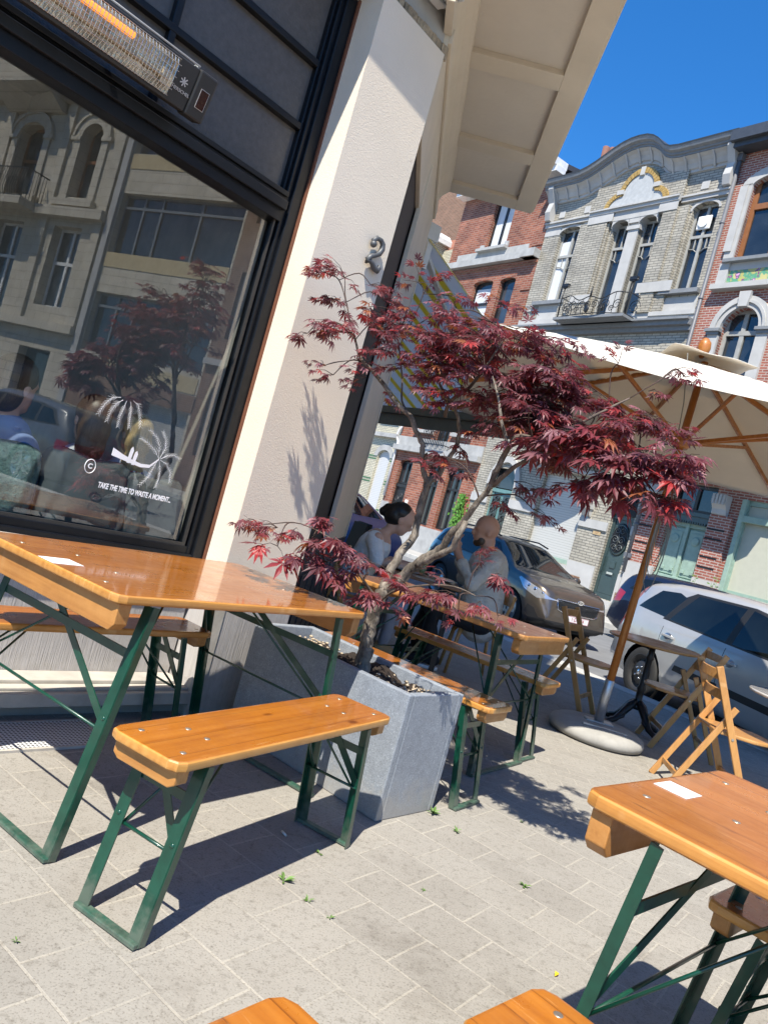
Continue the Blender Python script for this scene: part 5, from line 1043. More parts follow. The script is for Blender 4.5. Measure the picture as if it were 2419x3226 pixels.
# iron balcony
b = MB(); bx0, bx1, by = X(-17.55), X(-14.95), -.62
rail = lambda t: (bx0 + (bx1 - bx0) * t, by - .18 * math.sin(math.pi * t), 9.05 - .22 * math.sin(math.pi * t) + .12 * math.sin(3 * math.pi * t) ** 2)
b.tube([rail(i / 24) for i in range(25)], .016, 5); b.tube([(rail(i / 24)[0], rail(i / 24)[1], 8.42) for i in range(25)], .016, 5)
for i in range(0, 25, 2): p = rail(i / 24); b.tube([(p[0], p[1], 8.42), (p[0] + .05 * math.sin(i), p[1] - .05, 8.7), p], .009, 5)
for t, r_, s in ((.12, .16, 1), (.26, .17, -1), (.4, .14, 1), (.5, .12, -1), (.6, .14, 1), (.74, .17, -1), (.88, .16, 1)): p = rail(t); scroll(b, p[0], 8.68, r_, p[1] - .02, s)
for t in (.18, .82, .33, .67): p = rail(t); scroll(b, p[0], 8.55, .1, p[1] - .02, 1)
for x in (bx0, bx1): b.tube([(x, 0, 8.42), (x, by, 8.42)], .014, 5); b.tube([(x, 0, 9.05), (x, by, 9.05)], .014, 5); b.tube([(x, by, 8.4), (x, by - .03, 9.0), (x, by, 9.4)], .022, 6); scroll(b, x, 8.72, .22, by / 2, 1); b.tube([(x - .15, by, 9.42), (x, by - .02, 9.36), (x + .15, by, 9.42)], .03, 6); b.box(x - .13, x + .13, by - .05, by + .05, 9.4, 9.5)
for t in (.5,): p = rail(t); b.tube([(p[0], p[1], p[2]), (p[0], p[1], p[2] + .3)], [.03, .012], 6); b.ball((p[0], p[1] - .03, 8.55), (.1, .04, .12), 8)
b.build('balcony', 'iron', h)
# ground floor
b = MB(); b.box(X(-16.82), X(-15.02), .14, .2, 1.18, 3.62); b.build('roller_shutter', 'shutter', h)
b = MB(); b.box(X(-16.82), X(-15.02), .10, .2, 1.04, 1.18); b.build('shutter_sill', 'palegreen', h)
b = MB()
b.box(0, X(-19.05), -.05, -.0, 0, 1.2); b.box(X(-18.0), X(-16.85), -.06, 0, 0, 1.22); b.box(X(-15.0), X(-14.0), -.06, 0, .0, 1.22); b.box(X(-16.85), X(-15.0), -.08, 0, 0, 1.03); b.box(X(-13.18), 6.8, -.05, 0, 0, 1.2)
b.box(X(-18.0), X(-16.85), -.05, 0, 2.3, 2.58); b.box(X(-15.0), X(-13.97), -.05, 0, 2.25, 2.5); b.box(X(-19.85), X(-19.05), -.05, 0, 2.3, 2.58); b.box(X(-13.18), 6.8, -.05, 0, 2.3, 2.55)
b.box(X(-15.0), X(-14.7), -.02, 0, 2.5, 3.6); b.box(X(-14.95), X(-14.62), -.26, 0, 2.78, 2.95); b.prism([(0, 2.55), (-.1, 2.6), (-.24, 2.78), (0, 2.78)], X(-14.92), X(-14.65), 0)
b.box(X(-17.15), X(-16.85), -.26, 0, 2.78, 2.95); b.prism([(0, 2.55), (-.1, 2.6), (-.24, 2.78), (0, 2.78)], X(-17.12), X(-16.88), 0)
archring(b, X(-19.05), X(-17.95), 2.95, 3.75, .2, -.08, 0, 16); b.box(X(-17.2), X(-14.6), -.28, 0, 3.72, 3.85); b.build('ground_floor_trim', 'stone', h, split=True)
b = MB(); b.box(X(-15.6), X(-14.4), -.075, -.062, .55, .82); b.box(X(-13.1), X(-12.8), -.08, -.05, .5, .7); b.build('cellar_vent', 'brownbrick', h, split=True)
b = MB(); b.box(X(-14.0), X(-13.15), -.28, .2, 0, .2); b.box(X(-14.0), X(-13.15), -.1, .2, .2, .4); b.box(X(-19.1), X(-17.95), -.2, .2, 0, .3); b.build('doorstep', 'stone', h, split=True)
def door(par, x0, x1, z0, z1, m, y=.14):
    b = MB(); b.box(x0, x1, y, y + .06, z0, z1); b.box(x0, x0 + .09, y - .03, y, z0, z1); b.box(x1 - .09, x1, y - .03, y, z0, z1); b.box(x0, x1, y - .035, y, z0, z0 + .14); b.box(x0, x1, y - .06, y, z1 - .12, z1); return b.build('door', m, par)
d = door(h, X(-13.95), X(-13.2), .42, 2.80, 'darkgreen')
b = MB(); xm = X(-13.58); b.lathe([(.27, 0), (.30, .02), (.27, .05)], 28, T(xm, .145, 2.12) @ Matrix.Diagonal((1, 1, 1.55, 1)) @ rx(R(90))); b.build('oval_frame', 'darkgreen', d)
b = MB(); b.lathe([(.255, 0), (.25, .06)], 26, T(xm, .14, 2.12) @ Matrix.Diagonal((1, 1, 1.55, 1)) @ rx(R(90))); b.build('oval_glass', 'black', d)
b = MB()
for z_, r_, s in ((2.35, .10, 1), (2.1, .12, 1), (1.88, .1, 1)):
    for sg in (-1, 1): scroll(b, xm + sg * r_ * .9, z_, r_, .07, sg, 1.5, .016)
b.tube([(xm, .07, 1.75), (xm, .07, 2.5)], .014, 5); b.build('door_grille', M('worn_iron', (.10, .11, .11), .4, metal=.5), d)
b = MB(); b.box(xm - .1, xm + .1, .09, .11, 1.12, 1.18); b.build('letter_slot', 'steel', d)
b = MB(); b.box(xm - .09, xm + .09, .115, .135, 1.3, 1.5); b.box(X(-13.87), X(-13.85), .05, .1, 1.15, 1.6); b.box(X(-13.85), xm + .28, .11, .135, .56, 1.05); b.build('door_panel', 'darkgreen', d, bev=.01)
b = MB(); b.box(X(-13.97), X(-13.18), -.02, .2, 2.8, 2.98); b.box(X(-13.95), X(-13.2), .14, .2, 2.98, 3.6); b.build('door_head', 'black', h)
b = MB(); scroll(b, xm, 3.2, .2, .12, 1); b.build('fanlight_grille', 'iron', h)
b = MB(); b.box(X(-14.42), X(-14.16), -.02, -.003, 2.1, 2.22); pb = b.build('number_plate', 'number', h); text('digits', '127', .085, 'brownwood', pb, T(X(-14.29), -.021, 2.16) @ rx(R(90)), .001)
d = door(h, X(-19.02), X(-18.03), .35, 2.86, 'teal')
for s in (0, 1):
    x0 = X(-18.93) + s * .47; b = MB(); b.box(x0, x0 + .34, .1, .108, 1.3, 2.65); gl_ = b.build('door_glass', 'winglass', d)
    b = MB()
    for z_ in (1.5, 1.8, 2.1, 2.4): scroll(b, x0 + .11, z_, .11, .085, 1, 1.4, .013); scroll(b, x0 + .24, z_ + .12, .1, .085, -1, 1.4, .013)
    b.build('door_grille', 'iron', d)
b = MB(); b.box(X(-19.0), X(-18.05), .14, .2, 2.9, 3.55); b.build('fanlight', 'winglass', h)
b = MB(); b.tube([(6.86, -.09, 13.0), (6.84, -.09, 4.2), (6.84, -.09, 1.3)], .055, 10); b.box(6.72, 6.95, -.16, .0, 12.75, 12.95)
for z_ in (11.0, 8.9, 5.5, 2.6): b.lathe([(.065, 0), (.07, .03), (.065, .06)], 10, T(6.845, -.09, z_))
b.box(6.73, 6.97, -.14, 0, 1.7, 1.82); b.build('downpipe', 'pipe_grey', h)
b = MB(); b.prism([(.3, 13.4), (1.0, 14.2), (6, 14.6), (9, 13.0), (9, 12.9), (.3, 12.9)], .05, 6.75, 0); b.build('roof', 'lead', h)
cs = house('chimney_stack', 'lead-clad chimney stack with three clay pots behind the curved cornice', -20.75, 2.7); cs['category'] = 'chimney'
b = MB(); b.box(-.45, .6, -.3, .5, 12.6, 15.6); b.prism([(-.6, 15.0), (-.45, 15.65), (.6, 15.65), (.8, 15.0)], -.34, .54, 1); b.build('stack', 'lead', cs, bev=.02)
for i, x in enumerate((-.28, .08, .42)):
    b = MB(); b.lathe([(.13, 15.6), (.12, 15.95), (.14, 15.98), (.14, 16.04), (.12, 16.07), (.13, 16.5 - .13 * i), (.10, 16.52 - .13 * i)], 14, T(x, .1, 0)); b.build('chimney_pot', 'potclay', cs)

# ---- red brick house on its left (u -24.9 .. -19.85)
U = -24.9
h = house('brick_house', 'weathered orange-red brick house with tall black-framed windows left of the curved cornice', U)
ops = [(X(-22.95), X(-21.8), 11.5, 13.7), (X(-24.6), X(-23.6), 8.9, 10.3), (X(-22.95), X(-21.88), 8.6, 10.3), (X(-21.5), X(-20.70), 8.6, 10.3), (X(-23.85), X(-23.0), 4.5, 7.0), (X(-22.75), X(-21.95), 4.0, 7.0), (X(-21.6), X(-20.75), 4.5, 7.0), (X(-24.42), X(-23.6), .4, 3.25), (X(-22.66), X(-21.82), 1.0, 3.25), (X(-21.47), X(-20.56), 1.0, 3.28)]
b = MB(); facade(b, 0, 5.05, 0, 14.05, ops)
for o in ops[1:]: spandrel(b, o[0], o[1], o[3] - .12, o[3], 0, .22)
for z_ in (9.75, 9.1, 8.4, 5.3, 4.9): b.box(X(-20.3), 5.05, -.035, -.001, z_, z_ + .42)
b.box(X(-20.35), 5.05, -.03, -.001, 11.35, 13.9); b.box(0, 5.05, -.05, -.001, 10.72, 10.82)
b.build('wall', 'redbrick', h)
b = MB(); b.prism([(.3, 0), (9, 0), (9, 15.4), (.3, 14.05)], 0, 5.05, 0); b.build('body', 'redbrick', h)
b = MB(); b.prism([(-.1, 14.02), (9, 15.42), (9, 15.62), (-.1, 14.2)], -.1, 5.13, 0); b.build('roof', 'slate', h)
b = MB(); b.box(-.1, 5.16, -.55, .05, 13.95, 14.2); b.box(-.1, 5.2, -.45, -.01, 13.75, 13.95); b.build('eaves_box', 'whitewood', h)
b = MB(); b.box(-.05, 5.0, -.24, 0, 10.86, 11.1); b.box(4.4, 5.06, -.3, 0, 10.86, 11.14); b.box(X(-24.4), X(-20.5), -.03, 0, 11.1, 11.46); b.box(X(-23.2), X(-21.6), -.2, .1, 11.42, 11.52); b.box(X(-23.15), X(-22.95), -.06, 0, 11.5, 11.7); b.box(X(-21.8), X(-21.6), -.06, 0, 11.5, 11.7)
b.box(0, 5.05, -.22, 0, 3.58, 3.78); b.box(0, 5.05, -.06, 0, 3.78, 4.15)
for o in ops[4:7:2]: b.box(o[0] - .12, o[1] + .12, -.16, 0, 4.36, 4.48); b.box(o[0] - .2, o[0], -.02, 0, 4.5, 4.75); b.box(o[1], o[1] + .2, -.02, 0, 4.5, 4.75)
b.box(0, X(-24.42), -.04, 0, 0, 1.5); b.box(X(-23.6), X(-23.3), -.04, 0, 0, 1.2); b.box(X(-23.3), 5.05, -.04, 0, 0, .95); b.build('stone_trim', 'bluestone', h, split=True)
window(h, *ops[0], .16, 'blackwood', 'winglass_light', mul=[(ops[0][0] + ops[0][1]) / 2], curtain=.9, f=.09)
for o in ops[1:4]: window(h, *o, .16, 'blackwood', 'winglass_light', tra=[o[2] + .85], curtain=.95 if o is ops[2] else 0)
for o in (ops[4], ops[6]): window(h, *o, .16, 'blackwood', 'winglass_light', tra=[6.3], curtain=.95)
window(h, *ops[5], .16, 'blackwood', 'winglass', mul=[(ops[5][0] + ops[5][1]) / 2])
for o in ops[8:]: window(h, *o, .16, 'blackwood', 'winglass', mul=[(o[0] + o[1]) / 2], tra=[2.5])
d = door(h, ops[7][0], ops[7][1], .4, 2.3, 'blackwood'); b = MB(); xm = X(-24.0)
for z_ in (1.0, 1.35, 1.7): scroll(b, xm - .1, z_, .12, .06, 1, 1.4, .014); scroll(b, xm + .12, z_ + .15, .11, .06, -1, 1.4, .014)
b.build('door_grille', M('worn_iron2', (.09, .09, .09), .4, metal=.4), d)
window(h, ops[7][0], ops[7][1], 2.32, 3.2, .14, 'blackwood', 'winglass', mul=[xm])
b = MB(); bx0, bx1 = X(-23.0), X(-21.7)
for i in range(14): x = bx0 + (bx1 - bx0) * i / 13; b.tube([(x, -.35, 3.9), (x, -.35, 4.9)], .012, 5)
for z_ in (3.95, 4.9): b.bar((bx0, -.35, z_), (bx1, -.35, z_), .03, .03)
for x in (bx0 + .2, bx0 + .5, bx1 - .5, bx1 - .2): scroll(b, x, 4.45, .12, -.37, 1)
for x in (bx0, bx1): b.bar((x, 0, 4.9), (x, -.35, 4.9), .03, .03); b.bar((x, 0, 3.95), (x, -.35, 3.95), .03, .03)
b.build('balcony', 'iron', h)
b = MB(); b.tube([(.06, -.08, 9.0), (.06, -.08, 4.5), (.02, -.14, 4.35), (-.06, -.14, 4.1), (.06, -.08, 3.9), (.12, -.08, 1.7)], .05, 8); b.build('downpipe', 'pipe_white', h)
b = MB(); b.box(X(-23.42), X(-23.25), -.03, 0, 1.6, 1.75); b.build('doorbell_plate', 'whitewood', h)
yl = house('utility_sign', 'small yellow plate fixed low on the wall right of the orange-red brick house', -20.1, -.06); yl['category'] = 'sign'; b = MB(); b.box(0, .12, 0, .02, 1.25, 1.45); b.build('plate', 'yellowsign', yl)
iv = house('climbing_plant', 'bright green climber growing up the wall between the brick house and the teal door', -20.15, -.1); iv['category'] = 'plant'
b = MB()
for i in range(420):
    t = random.random(); x, z_ = random.gauss(0, .14) * (1 - .4 * t), .3 + 2.1 * t ** .7; y = random.uniform(-.12, .06); a = random.uniform(0, 6.28); s_ = random.uniform(.05, .09)
    b.quad(*[(x + s_ * math.cos(a + q) * c_, y - .03 * math.sin(q * 2), z_ + s_ * math.sin(a + q) * c_) for q, c_ in ((0, 1), (1.2, .6), (3.14, .8), (4.6, .6))])
b.build('foliage', 'ivy', iv); b = MB(); b.tube([(0, 0, 0), (.03, 0, .8), (-.02, 0, 2.0)], [.03, .02, .01], 6); b.build('stem', 'brownwood', iv)

# ---- white and green glazed brick house at the far left
U = -31.2
h = house('glazed_brick_house', 'cream glazed brick house with green bands and white roller shutter at far left', U)
ops = [(X(-26.08), X(-25.2), .84, 3.48), (X(-26.15), X(-25.3), 4.95, 7.4), (X(-28.2), X(-27.3), .84, 3.48), (X(-28.2), X(-27.3), 4.95, 7.4), (X(-26.3), X(-25.4), 8.6, 10.6)]
b = MB(); facade(b, 0, 6.3, 0, 11.8, ops)
for o in (ops[0], ops[2]): spandrel(b, o[0], o[1], 3.2, 3.48, 0, .22)
b.build('wall', 'creambrick', h)
b = MB()
for z_ in (.95, 1.05, 2.1, 2.22, 3.05, 3.16, 5.15, 5.27):
    b.box(X(-25.14), X(-24.95), -.01, -.001, z_, z_ + .055); b.box(X(-26.9), X(-26.12), -.01, -.001, z_, z_ + .055)
b.build('green_band', 'greengl', h)
b = MB(); archring(b, X(-26.08), X(-25.2), 3.2, 3.48, .24, -.03, 0, 14); b.box(0, 6.3, -.2, 0, 4.0, 4.16); b.box(X(-26.4), X(-25.1), -.16, .05, 4.75, 4.85); b.box(0, 6.3, -.06, 0, 0, .7); b.box(X(-26.2), X(-25.1), -.12, .05, .72, .84); b.build('stone_trim', 'bluestone', h, split=True)
b = MB(); b.box(ops[0][0], ops[0][1], .12, .18, .84, 3.45); b.build('roller_shutter', 'shutter2', h)
for o in ops[1:]: window(h, *o, .16, 'whitewood', 'winglass_light', mul=[(o[0] + o[1]) / 2])
b = MB(); b.box(0, 6.3, .5, 8, 0, 11.8); b.build('body', 'brownbrick', h)
b = MB(); b.prism([(X(-26.7), 12.05), (X(-26.7), 12.3), (X(-25.6), 12.45), (X(-25.35), 12.2), (X(-25.35), 12.0)], -.9, .2, 1); b.build('dormer_roof', 'whitewood', h)
b = MB(); b.box(X(-26.55), X(-25.5), -.7, .2, 10.6, 12.0); b.build('dormer', 'creambrick', h)
b = MB(); b.prism([(0, 11.8), (3.5, 14.4), (8, 11.8)], 0, 6.3, 0); b.build('roof', 'roof', h)
gb = house('gable_house', 'tall dull brown brick gable rising behind the far left houses', -38, 4.0)
b = MB(); b.prism([(0, 0), (13.6, 0), (13.6, 17.0), (7.5, 18.6), (0, 18.0)], 0, 5, 1); b.build('gable_wall', 'brownbrick', gb)

# ---- rose brick house on the right (u -13.0 .. -6.6)
U = -13.02
h = house('rose_brick_house', 'rose brick house with an arched white surround and a panel of painted iris tiles', U)
ops = [(X(-12.42), X(-9.6), 9.95, 12.3), (X(-12.2), X(-11.15), 6.3, 8.62), (X(-9.9), X(-8.8), 6.3, 8.62), (X(-12.2), X(-11.02), .35, 3.95), (X(-10.28), X(-7.4), 1.42, 3.75)]
b = MB(); facade(b, 0, 6.4, 0, 13.1, ops); spandrel(b, ops[0][0], ops[0][1], 12.0, 12.3, 0, .22)
for o in ops[1:3]: spandrel(b, o[0], o[1], 8.05, 8.62, 0, .22, 16)
b.box(X(-11.0), X(-10.42), -.10, -.001, 1.62, 3.25); b.box(X(-12.95), X(-12.35), -.10, -.001, 1.62, 3.25); b.build('wall', 'pinkbrick', h)
b = MB()
for z_ in (1.9, 2.16, 2.62, 2.86):
    b.box(X(-10.98), X(-10.52), -.108, -.101, z_, z_ + .045); b.box(X(-12.93), X(-12.4), -.108, -.101, z_, z_ + .045)
b.build('brick_groove', 'black', h)
b = MB(); b.box(0, 6.4, .5, 9, 0, 13.1); b.build('body', 'brownbrick', h)
b = MB(); b.box(-.12, 6.5, -.55, .1, 13.12, 13.42); b.box(-.05, 6.45, -.42, .05, 12.98, 13.12); b.build('gutter', 'zinc', h)
b = MB(); b.prism([(.0, 13.4), (4.5, 16.2), (9, 13.4)], 0, 6.4, 0); b.build('roof', 'slate', h)
b = MB(); o = ops[0]
b.box(o[0] - .28, o[0], -.06, .2, 9.95, 12.05); b.box(o[1], o[1] + .28, -.06, .2, 9.95, 12.05); archring(b, o[0], o[1], 12.0, 12.3, .3, -.06, .18, 16); b.box(o[0] - .32, o[0] - .1, -.1, -.06, 10.2, 12.0)
b.box(X(-12.75), X(-8.4), -.22, 0, 9.12, 9.26); b.box(X(-12.7), X(-12.42), -.1, 0, 9.26, 9.86); b.box(X(-12.42), X(-9.4), -.05, 0, 9.26, 9.30); b.box(X(-12.42), X(-9.4), -.05, 0, 9.66, 9.86)
for o in ops[1:3]:
    archring(b, o[0], o[1], 8.05, 8.62, .30, -.10, .18, 20); archring(b, o[0] - .12, o[1] + .12, 8.05, 8.74, .07, -.14, -.10, 20); b.box(o[0] - .30, o[0], -.08, .2, 5.2, 7.98); b.box(o[1], o[1] + .30, -.08, .2, 5.2, 7.98)
    xm = (o[0] + o[1]) / 2; b.prism([(xm - .12, 8.6), (xm + .12, 8.6), (xm + .16, 9.0), (xm - .16, 9.0)], -.2, -.1, 1)
b.prism([(0, 3.2), (-.12, 3.28), (-.14, 3.4), (-.26, 3.55), (-.26, 3.75), (0, 3.75)], X(-10.98), X(-10.6), 0); b.prism([(0, 3.2), (-.12, 3.28), (-.14, 3.4), (-.26, 3.55), (-.26, 3.75), (0, 3.75)], X(-12.9), X(-12.5), 0)
for i in range(4): b.box(X(-10.95) + i * .09, X(-10.95) + i * .09 + .05, -.285, -.26, 3.5, 3.75)
b.box(X(-11.02), X(-10.28), -.10, 0, .0, 1.62); b.box(X(-13.0), X(-12.2), -.10, 0, 0, 1.62); b.box(X(-7.4), 6.4, -.08, 0, 0, 1.62); b.build('stone_trim', 'stone', h, split=True)
b = MB()
for o in ops[1:3]:
    b.box(o[0] - .38, o[0] + .04, -.17, .0, 7.98, 8.06); b.box(o[1] - .04, o[1] + .38, -.17, 0, 7.98, 8.06); b.box(o[0] - .34, o[0], -.12, 0, 7.9, 7.98); b.box(o[1], o[1] + .34, -.12, 0, 7.9, 7.98)
b.box(X(-12.6), X(-9.3), -.2, .1, 9.86, 9.95); b.build('grey_ledge', 'greycornice', h, split=True)
b = MB(); b.box(X(-12.42), X(-9.4), -.04, -.02, 9.30, 9.66); b.build('tile_panel', 'tilepic', h)
window(h, *ops[0], .12, 'brownwood', 'winglass', mul=[X(-11.5), X(-10.5)], tra=[11.45], f=.13)
for o in ops[1:3]: window(h, o[0], o[1], o[2], o[3], .16, 'greysill', 'winglass', mul=[(o[0] + o[1]) / 2], tra=[8.0], f=.1)
b = MB(); dd = MB(); xa, xb = ops[3][0], ops[3][1]; xm = (xa + xb) / 2
d = door(h, xa, xb, .45, 2.95, 'palegreen', .14)
for s in (0, 1):
    x0 = xa + .08 + s * (xm - xa); x1 = x0 + (xm - xa) - .14
    b = MB(); b.box(x0, x1, .1, .14, 1.55, 2.78); b.box(x0 + .05, x1 - .05, .085, .1, 1.62, 2.7); b.box(x0, x1, .1, .14, .6, 1.4); b.box(x0 + .06, x1 - .06, .08, .1, .7, 1.3); b.box(x0 + .05, x0 + .14, .06, .085, 1.65, 1.74); b.box(x1 - .14, x1 - .05, .06, .085, 1.65, 1.74)
    b.lathe([(.1, 0), (.12, .02), (.08, .03)], 14, T((x0 + x1) / 2, .085, 2.5) @ rx(R(90))); b.build('door_leaf', 'palegreen', d, bev=.008)
b = MB(); b.box(xm - .05, xm + .05, .05, .14, .5, 2.95); b.box(xa - .05, xb + .05, .02, .2, 1.44, 1.52); b.lathe([(.05, 0), (.04, .05)], 10, T(xm, .05, 1.4) @ rx(R(90))); b.build('door_post', 'palegreen', d, bev=.01)
b = MB(); b.box(xa - .02, xb + .02, -.02, .2, 2.98, 3.12); b.box(xa - .04, xb + .04, -.08, .2, 3.12, 3.22)
for i in range(16): b.box(xa + .05 + i * .068, xa + .09 + i * .068, -.04, 0, 2.92, 2.98)
b.build('door_head', 'darkgreen', h)
b = MB(); b.prism([(X(-12.95), 0), (X(-12.95), -1.0), (X(-12.5), -1.15), (X(-9.6), -1.15), (X(-9.2), -.9), (X(-9.2), 0)], 4.25, 4.5); b.build('balcony_slab', 'stone', h)
b = MB()
for i in range(30): b.tube([(X(-12.85) + i * .122, -1.02, 4.5), (X(-12.85) + i * .122, -1.02, 5.3)], .012, 5)
b.bar((X(-12.9), -1.02, 5.3), (X(-9.3), -1.02, 5.3), .04, .04); b.build('balcony_rail', 'iron', h)
window(h, xa, xb, 3.24, 3.93, .14, 'blackwood', 'winglass', mul=[xm])
o = ops[4]; window(h, *o, .06, 'palegreen', 'blind', mul=[X(-8.85)], tra=[3.28], f=.12)
b = MB(); b.box(o[0] - .02, o[0] + .10, -.06, .06, .5, 3.75); b.box(o[0], o[1], -.1, .06, 1.28, 1.42); b.box(o[0], o[1], -.03, .2, .3, 1.28); b.box(o[0], o[1], -.05, .06, 3.2, 3.36); b.build('shop_frame', 'palegreen', h, bev=.01)
for i, (u_, hh) in enumerate(((-10.85, .55), (-10.62, .35), (-10.42, .45), (-10.3, .62))):
    f = house('wall_flower', 'spindly green flower stalks growing along the white plinth behind the silver car', u_, -.25); f['category'] = 'plant'; f['group'] = 'flower stalks at the plinth'
    b = MB(); b.tube([(0, 0, 0), (.02, 0, .7), (.04, 0, 1.15 + hh)], [.01, .008, .004], 5)
    for q in range(26): z_ = .5 + (.65 + hh) * q / 26; a = q * 2.4; b.quad((.02, 0, z_), (.02 + .07 * math.cos(a), .05 * math.sin(a), z_ + .03), (.02 + .10 * math.cos(a), .07 * math.sin(a), z_ + .01), (.02 + .06 * math.cos(a + .5), .05 * math.sin(a + .5), z_ - .01))
    b.build('stalk', 'weed', f)
op = house('flower_pot', 'small orange flower pot on the ledge by the sage green double door', -11.35, -.22); op['category'] = 'pot'; b = MB(); b.box(-.1, .1, -.1, .1, 0, 1.28); b.build('stand', 'stone', op); b = MB(); b.lathe([(.05, 1.28), (.075, 1.44), (.08, 1.46), (.06, 1.45)], 12); b.build('pot', 'orangepot', op)

# ---- plain fillers, then the two houses that the shop window mirrors
for i, (u0, u1, mt, lab) in enumerate(((-6.6, -.4, 'redbrick', 'plain red brick row house right of the rose brick house'), (-.4, 5.4, 'creambrick', 'plain cream brick row house in the middle of the row'), (5.4, 11.0, 'brownbrick', 'plain brown brick row house left of the ribbon-windowed block'))):
    U = u0; h = house('row_house', lab, U); wd = u1 - u0; ops = [(wd * f_ - .55, wd * f_ + .55, z_, z_ + 2.2) for f_ in (.22, .52, .82) for z_ in (1.2, 5.0, 8.8)]
    b = MB(); facade(b, 0, wd, 0, 12.4, ops); b.build('wall', mt, h)
    for o in ops: window(h, *o, .16, 'whitewood', 'winglass', mul=[(o[0] + o[1]) / 2])
    b = MB(); b.box(0, wd, -.35, .1, 12.4, 12.7); b.box(0, wd, -.15, 0, 4.1, 4.3); b.build('cornice', 'stone', h); b = MB(); b.box(0, wd, .5, 9, 0, 12.4); b.build('body', mt, h)
U = 11.0
h = house('ribbon_window_block', 'pale modern block with grey ribbon windows and ochre panels', U)
ops = [(.08, 5.65, 3.75, 5.85), (.08, 5.65, 7.22, 9.42), (.08, 5.65, 10.85, 12.9), (0.1, 2.3, .1, 2.4)]
b = MB(); facade(b, 0, 6.0, 0, 14.2, ops, 0, .3); b.build('wall', 'creamstone', h)
b = MB(); b.box(0, 6.0, .5, 9, 0, 14.2); b.build('body', 'creamstone', h)
for o in ops[:3]:
    window(h, *o, .2, 'ribbonframe', 'winglass', mul=[o[0] + 1.95, o[0] + 3.75, o[0] + 4.6], tra=[o[3] - .45])
b = MB(); b.box(.1, 2.3, .25, .3, .1, 2.4); b.build('garage_door', 'shutter', h)
b = MB()
for z_ in (3.05, 6.75, 10.3): b.box(.08, 5.65, -.02, -.001, z_, z_ + .52)
b.build('ochre_panel', 'ochre', h, split=True)
b = MB(); b.box(5.72, 6.0, -.12, 0, 0, 14.2); b.box(0, 6, -.12, 0, 13.9, 14.2); b.build('edge_strip', 'stone', h)
b = MB(); b.box(0, 6, -.03, 0, 2.45, 3.0); b.box(2.4, 6.0, -.05, 0, .0, 2.4); b.build('base_panel', 'brownbrick', h)
U = 17.05
h = house('ashlar_house', 'cream ashlar house with tall round-arched windows and an iron balcony', U)
ops = [(X(18.35), X(19.45), 9.1, 11.9), (X(21.5), X(23.0), 8.6, 11.8), (X(25.0), X(26.1), 9.1, 11.9), (X(18.2), X(19.7), 5.0, 8.0), (X(21.4), X(23.1), 4.6, 8.0), (X(24.8), X(26.3), 5.0, 8.0), (X(18.1), X(19.8), .9, 3.4), (X(21.3), X(23.1), .3, 3.6), (X(24.8), X(26.4), .9, 3.4)]
b = MB(); facade(b, 0, 9.6, 0, 15.4, ops, 0, .45)
for o in ops[:3]: spandrel(b, o[0], o[1], 11.35, 11.9 if o is not ops[1] else 11.8, 0, .4, 16)
b.build('wall', 'creamstone', h); b = MB(); b.box(0, 9.6, .6, 9, 0, 15.4); b.build('body', 'creamstone', h)
for o in ops[:6]: window(h, *o, .36, 'brownwood' if o in ops[:3] else 'whitewood', 'winglass_light', mul=[(o[0] + o[1]) / 2] if o in ops[3:] else [], tra=[o[3] - 1.3], f=.1)
for o in ops[6:]: window(h, *o, .36, 'blackwood', 'winglass', f=.1)
b = MB()
for o in ops[:3]: archring(b, o[0], o[1], 11.35, 11.85, .32, -.1, 0, 18); archring(b, o[0] - .32, o[1] + .32, 11.35, 12.17, .1, -.16, 0, 18); b.box(o[0] - .5, o[0], -.14, 0, 11.2, 11.35); b.box(o[1], o[1] + .5, -.14, 0, 11.2, 11.35); b.box(o[0] - .34, o[0], -.08, 0, 9.0, 11.2); b.box(o[1], o[1] + .34, -.08, 0, 9.0, 11.2); b.box(o[0] - .5, o[1] + .5, -.25, 0, 8.7, 8.95)
b.box(0, 9.6, -.35, 0, 8.25, 8.6); b.box(0, 9.6, -.6, 0, 13.0, 13.5); b.box(0, 9.6, -.3, 0, 12.6, 13.0); b.box(0, 9.6, -.3, 0, 4.1, 4.4); b.box(X(20.6), X(23.9), -1.0, 0, 8.3, 8.58)
for x in (.3, 3.2, 6.6, 9.2): b.box(x - .2, x + .2, -.12, 0, 4.4, 13.0)
for i in range(24): b.box(.1 + i * .4, .3 + i * .4, -.5, -.3, 12.75, 13.0)
b.prism([(0, 12.9), (-1.2, 13.0), (-1.2, 12.8), (-.2, 12.2), (0, 12.2)], X(20.7), X(23.8), 0); b.build('stone_trim', 'creamstone', h)
b = MB(); bx0, bx1 = X(20.6), X(23.9)
for i in range(26): x = bx0 + (bx1 - bx0) * i / 25; b.tube([(x, -.95, 8.58), (x, -1.05, 8.9), (x, -.95, 9.65)], .014, 5)
for z_ in (8.62, 9.65): b.bar((bx0, -.95, z_), (bx1, -.95, z_), .04, .04)
for i in range(9): scroll(b, bx0 + .2 + i * .37, 9.2, .15, -1.0, 1)
for x in (bx0, bx1):
    b.bar((x, 0, 9.65), (x, -.95, 9.65), .04, .04)
    for j in range(7): b.tube([(x, -.13 * j, 8.58), (x, -.13 * j, 9.65)], .014, 5)
b.build('balcony', 'iron', h)
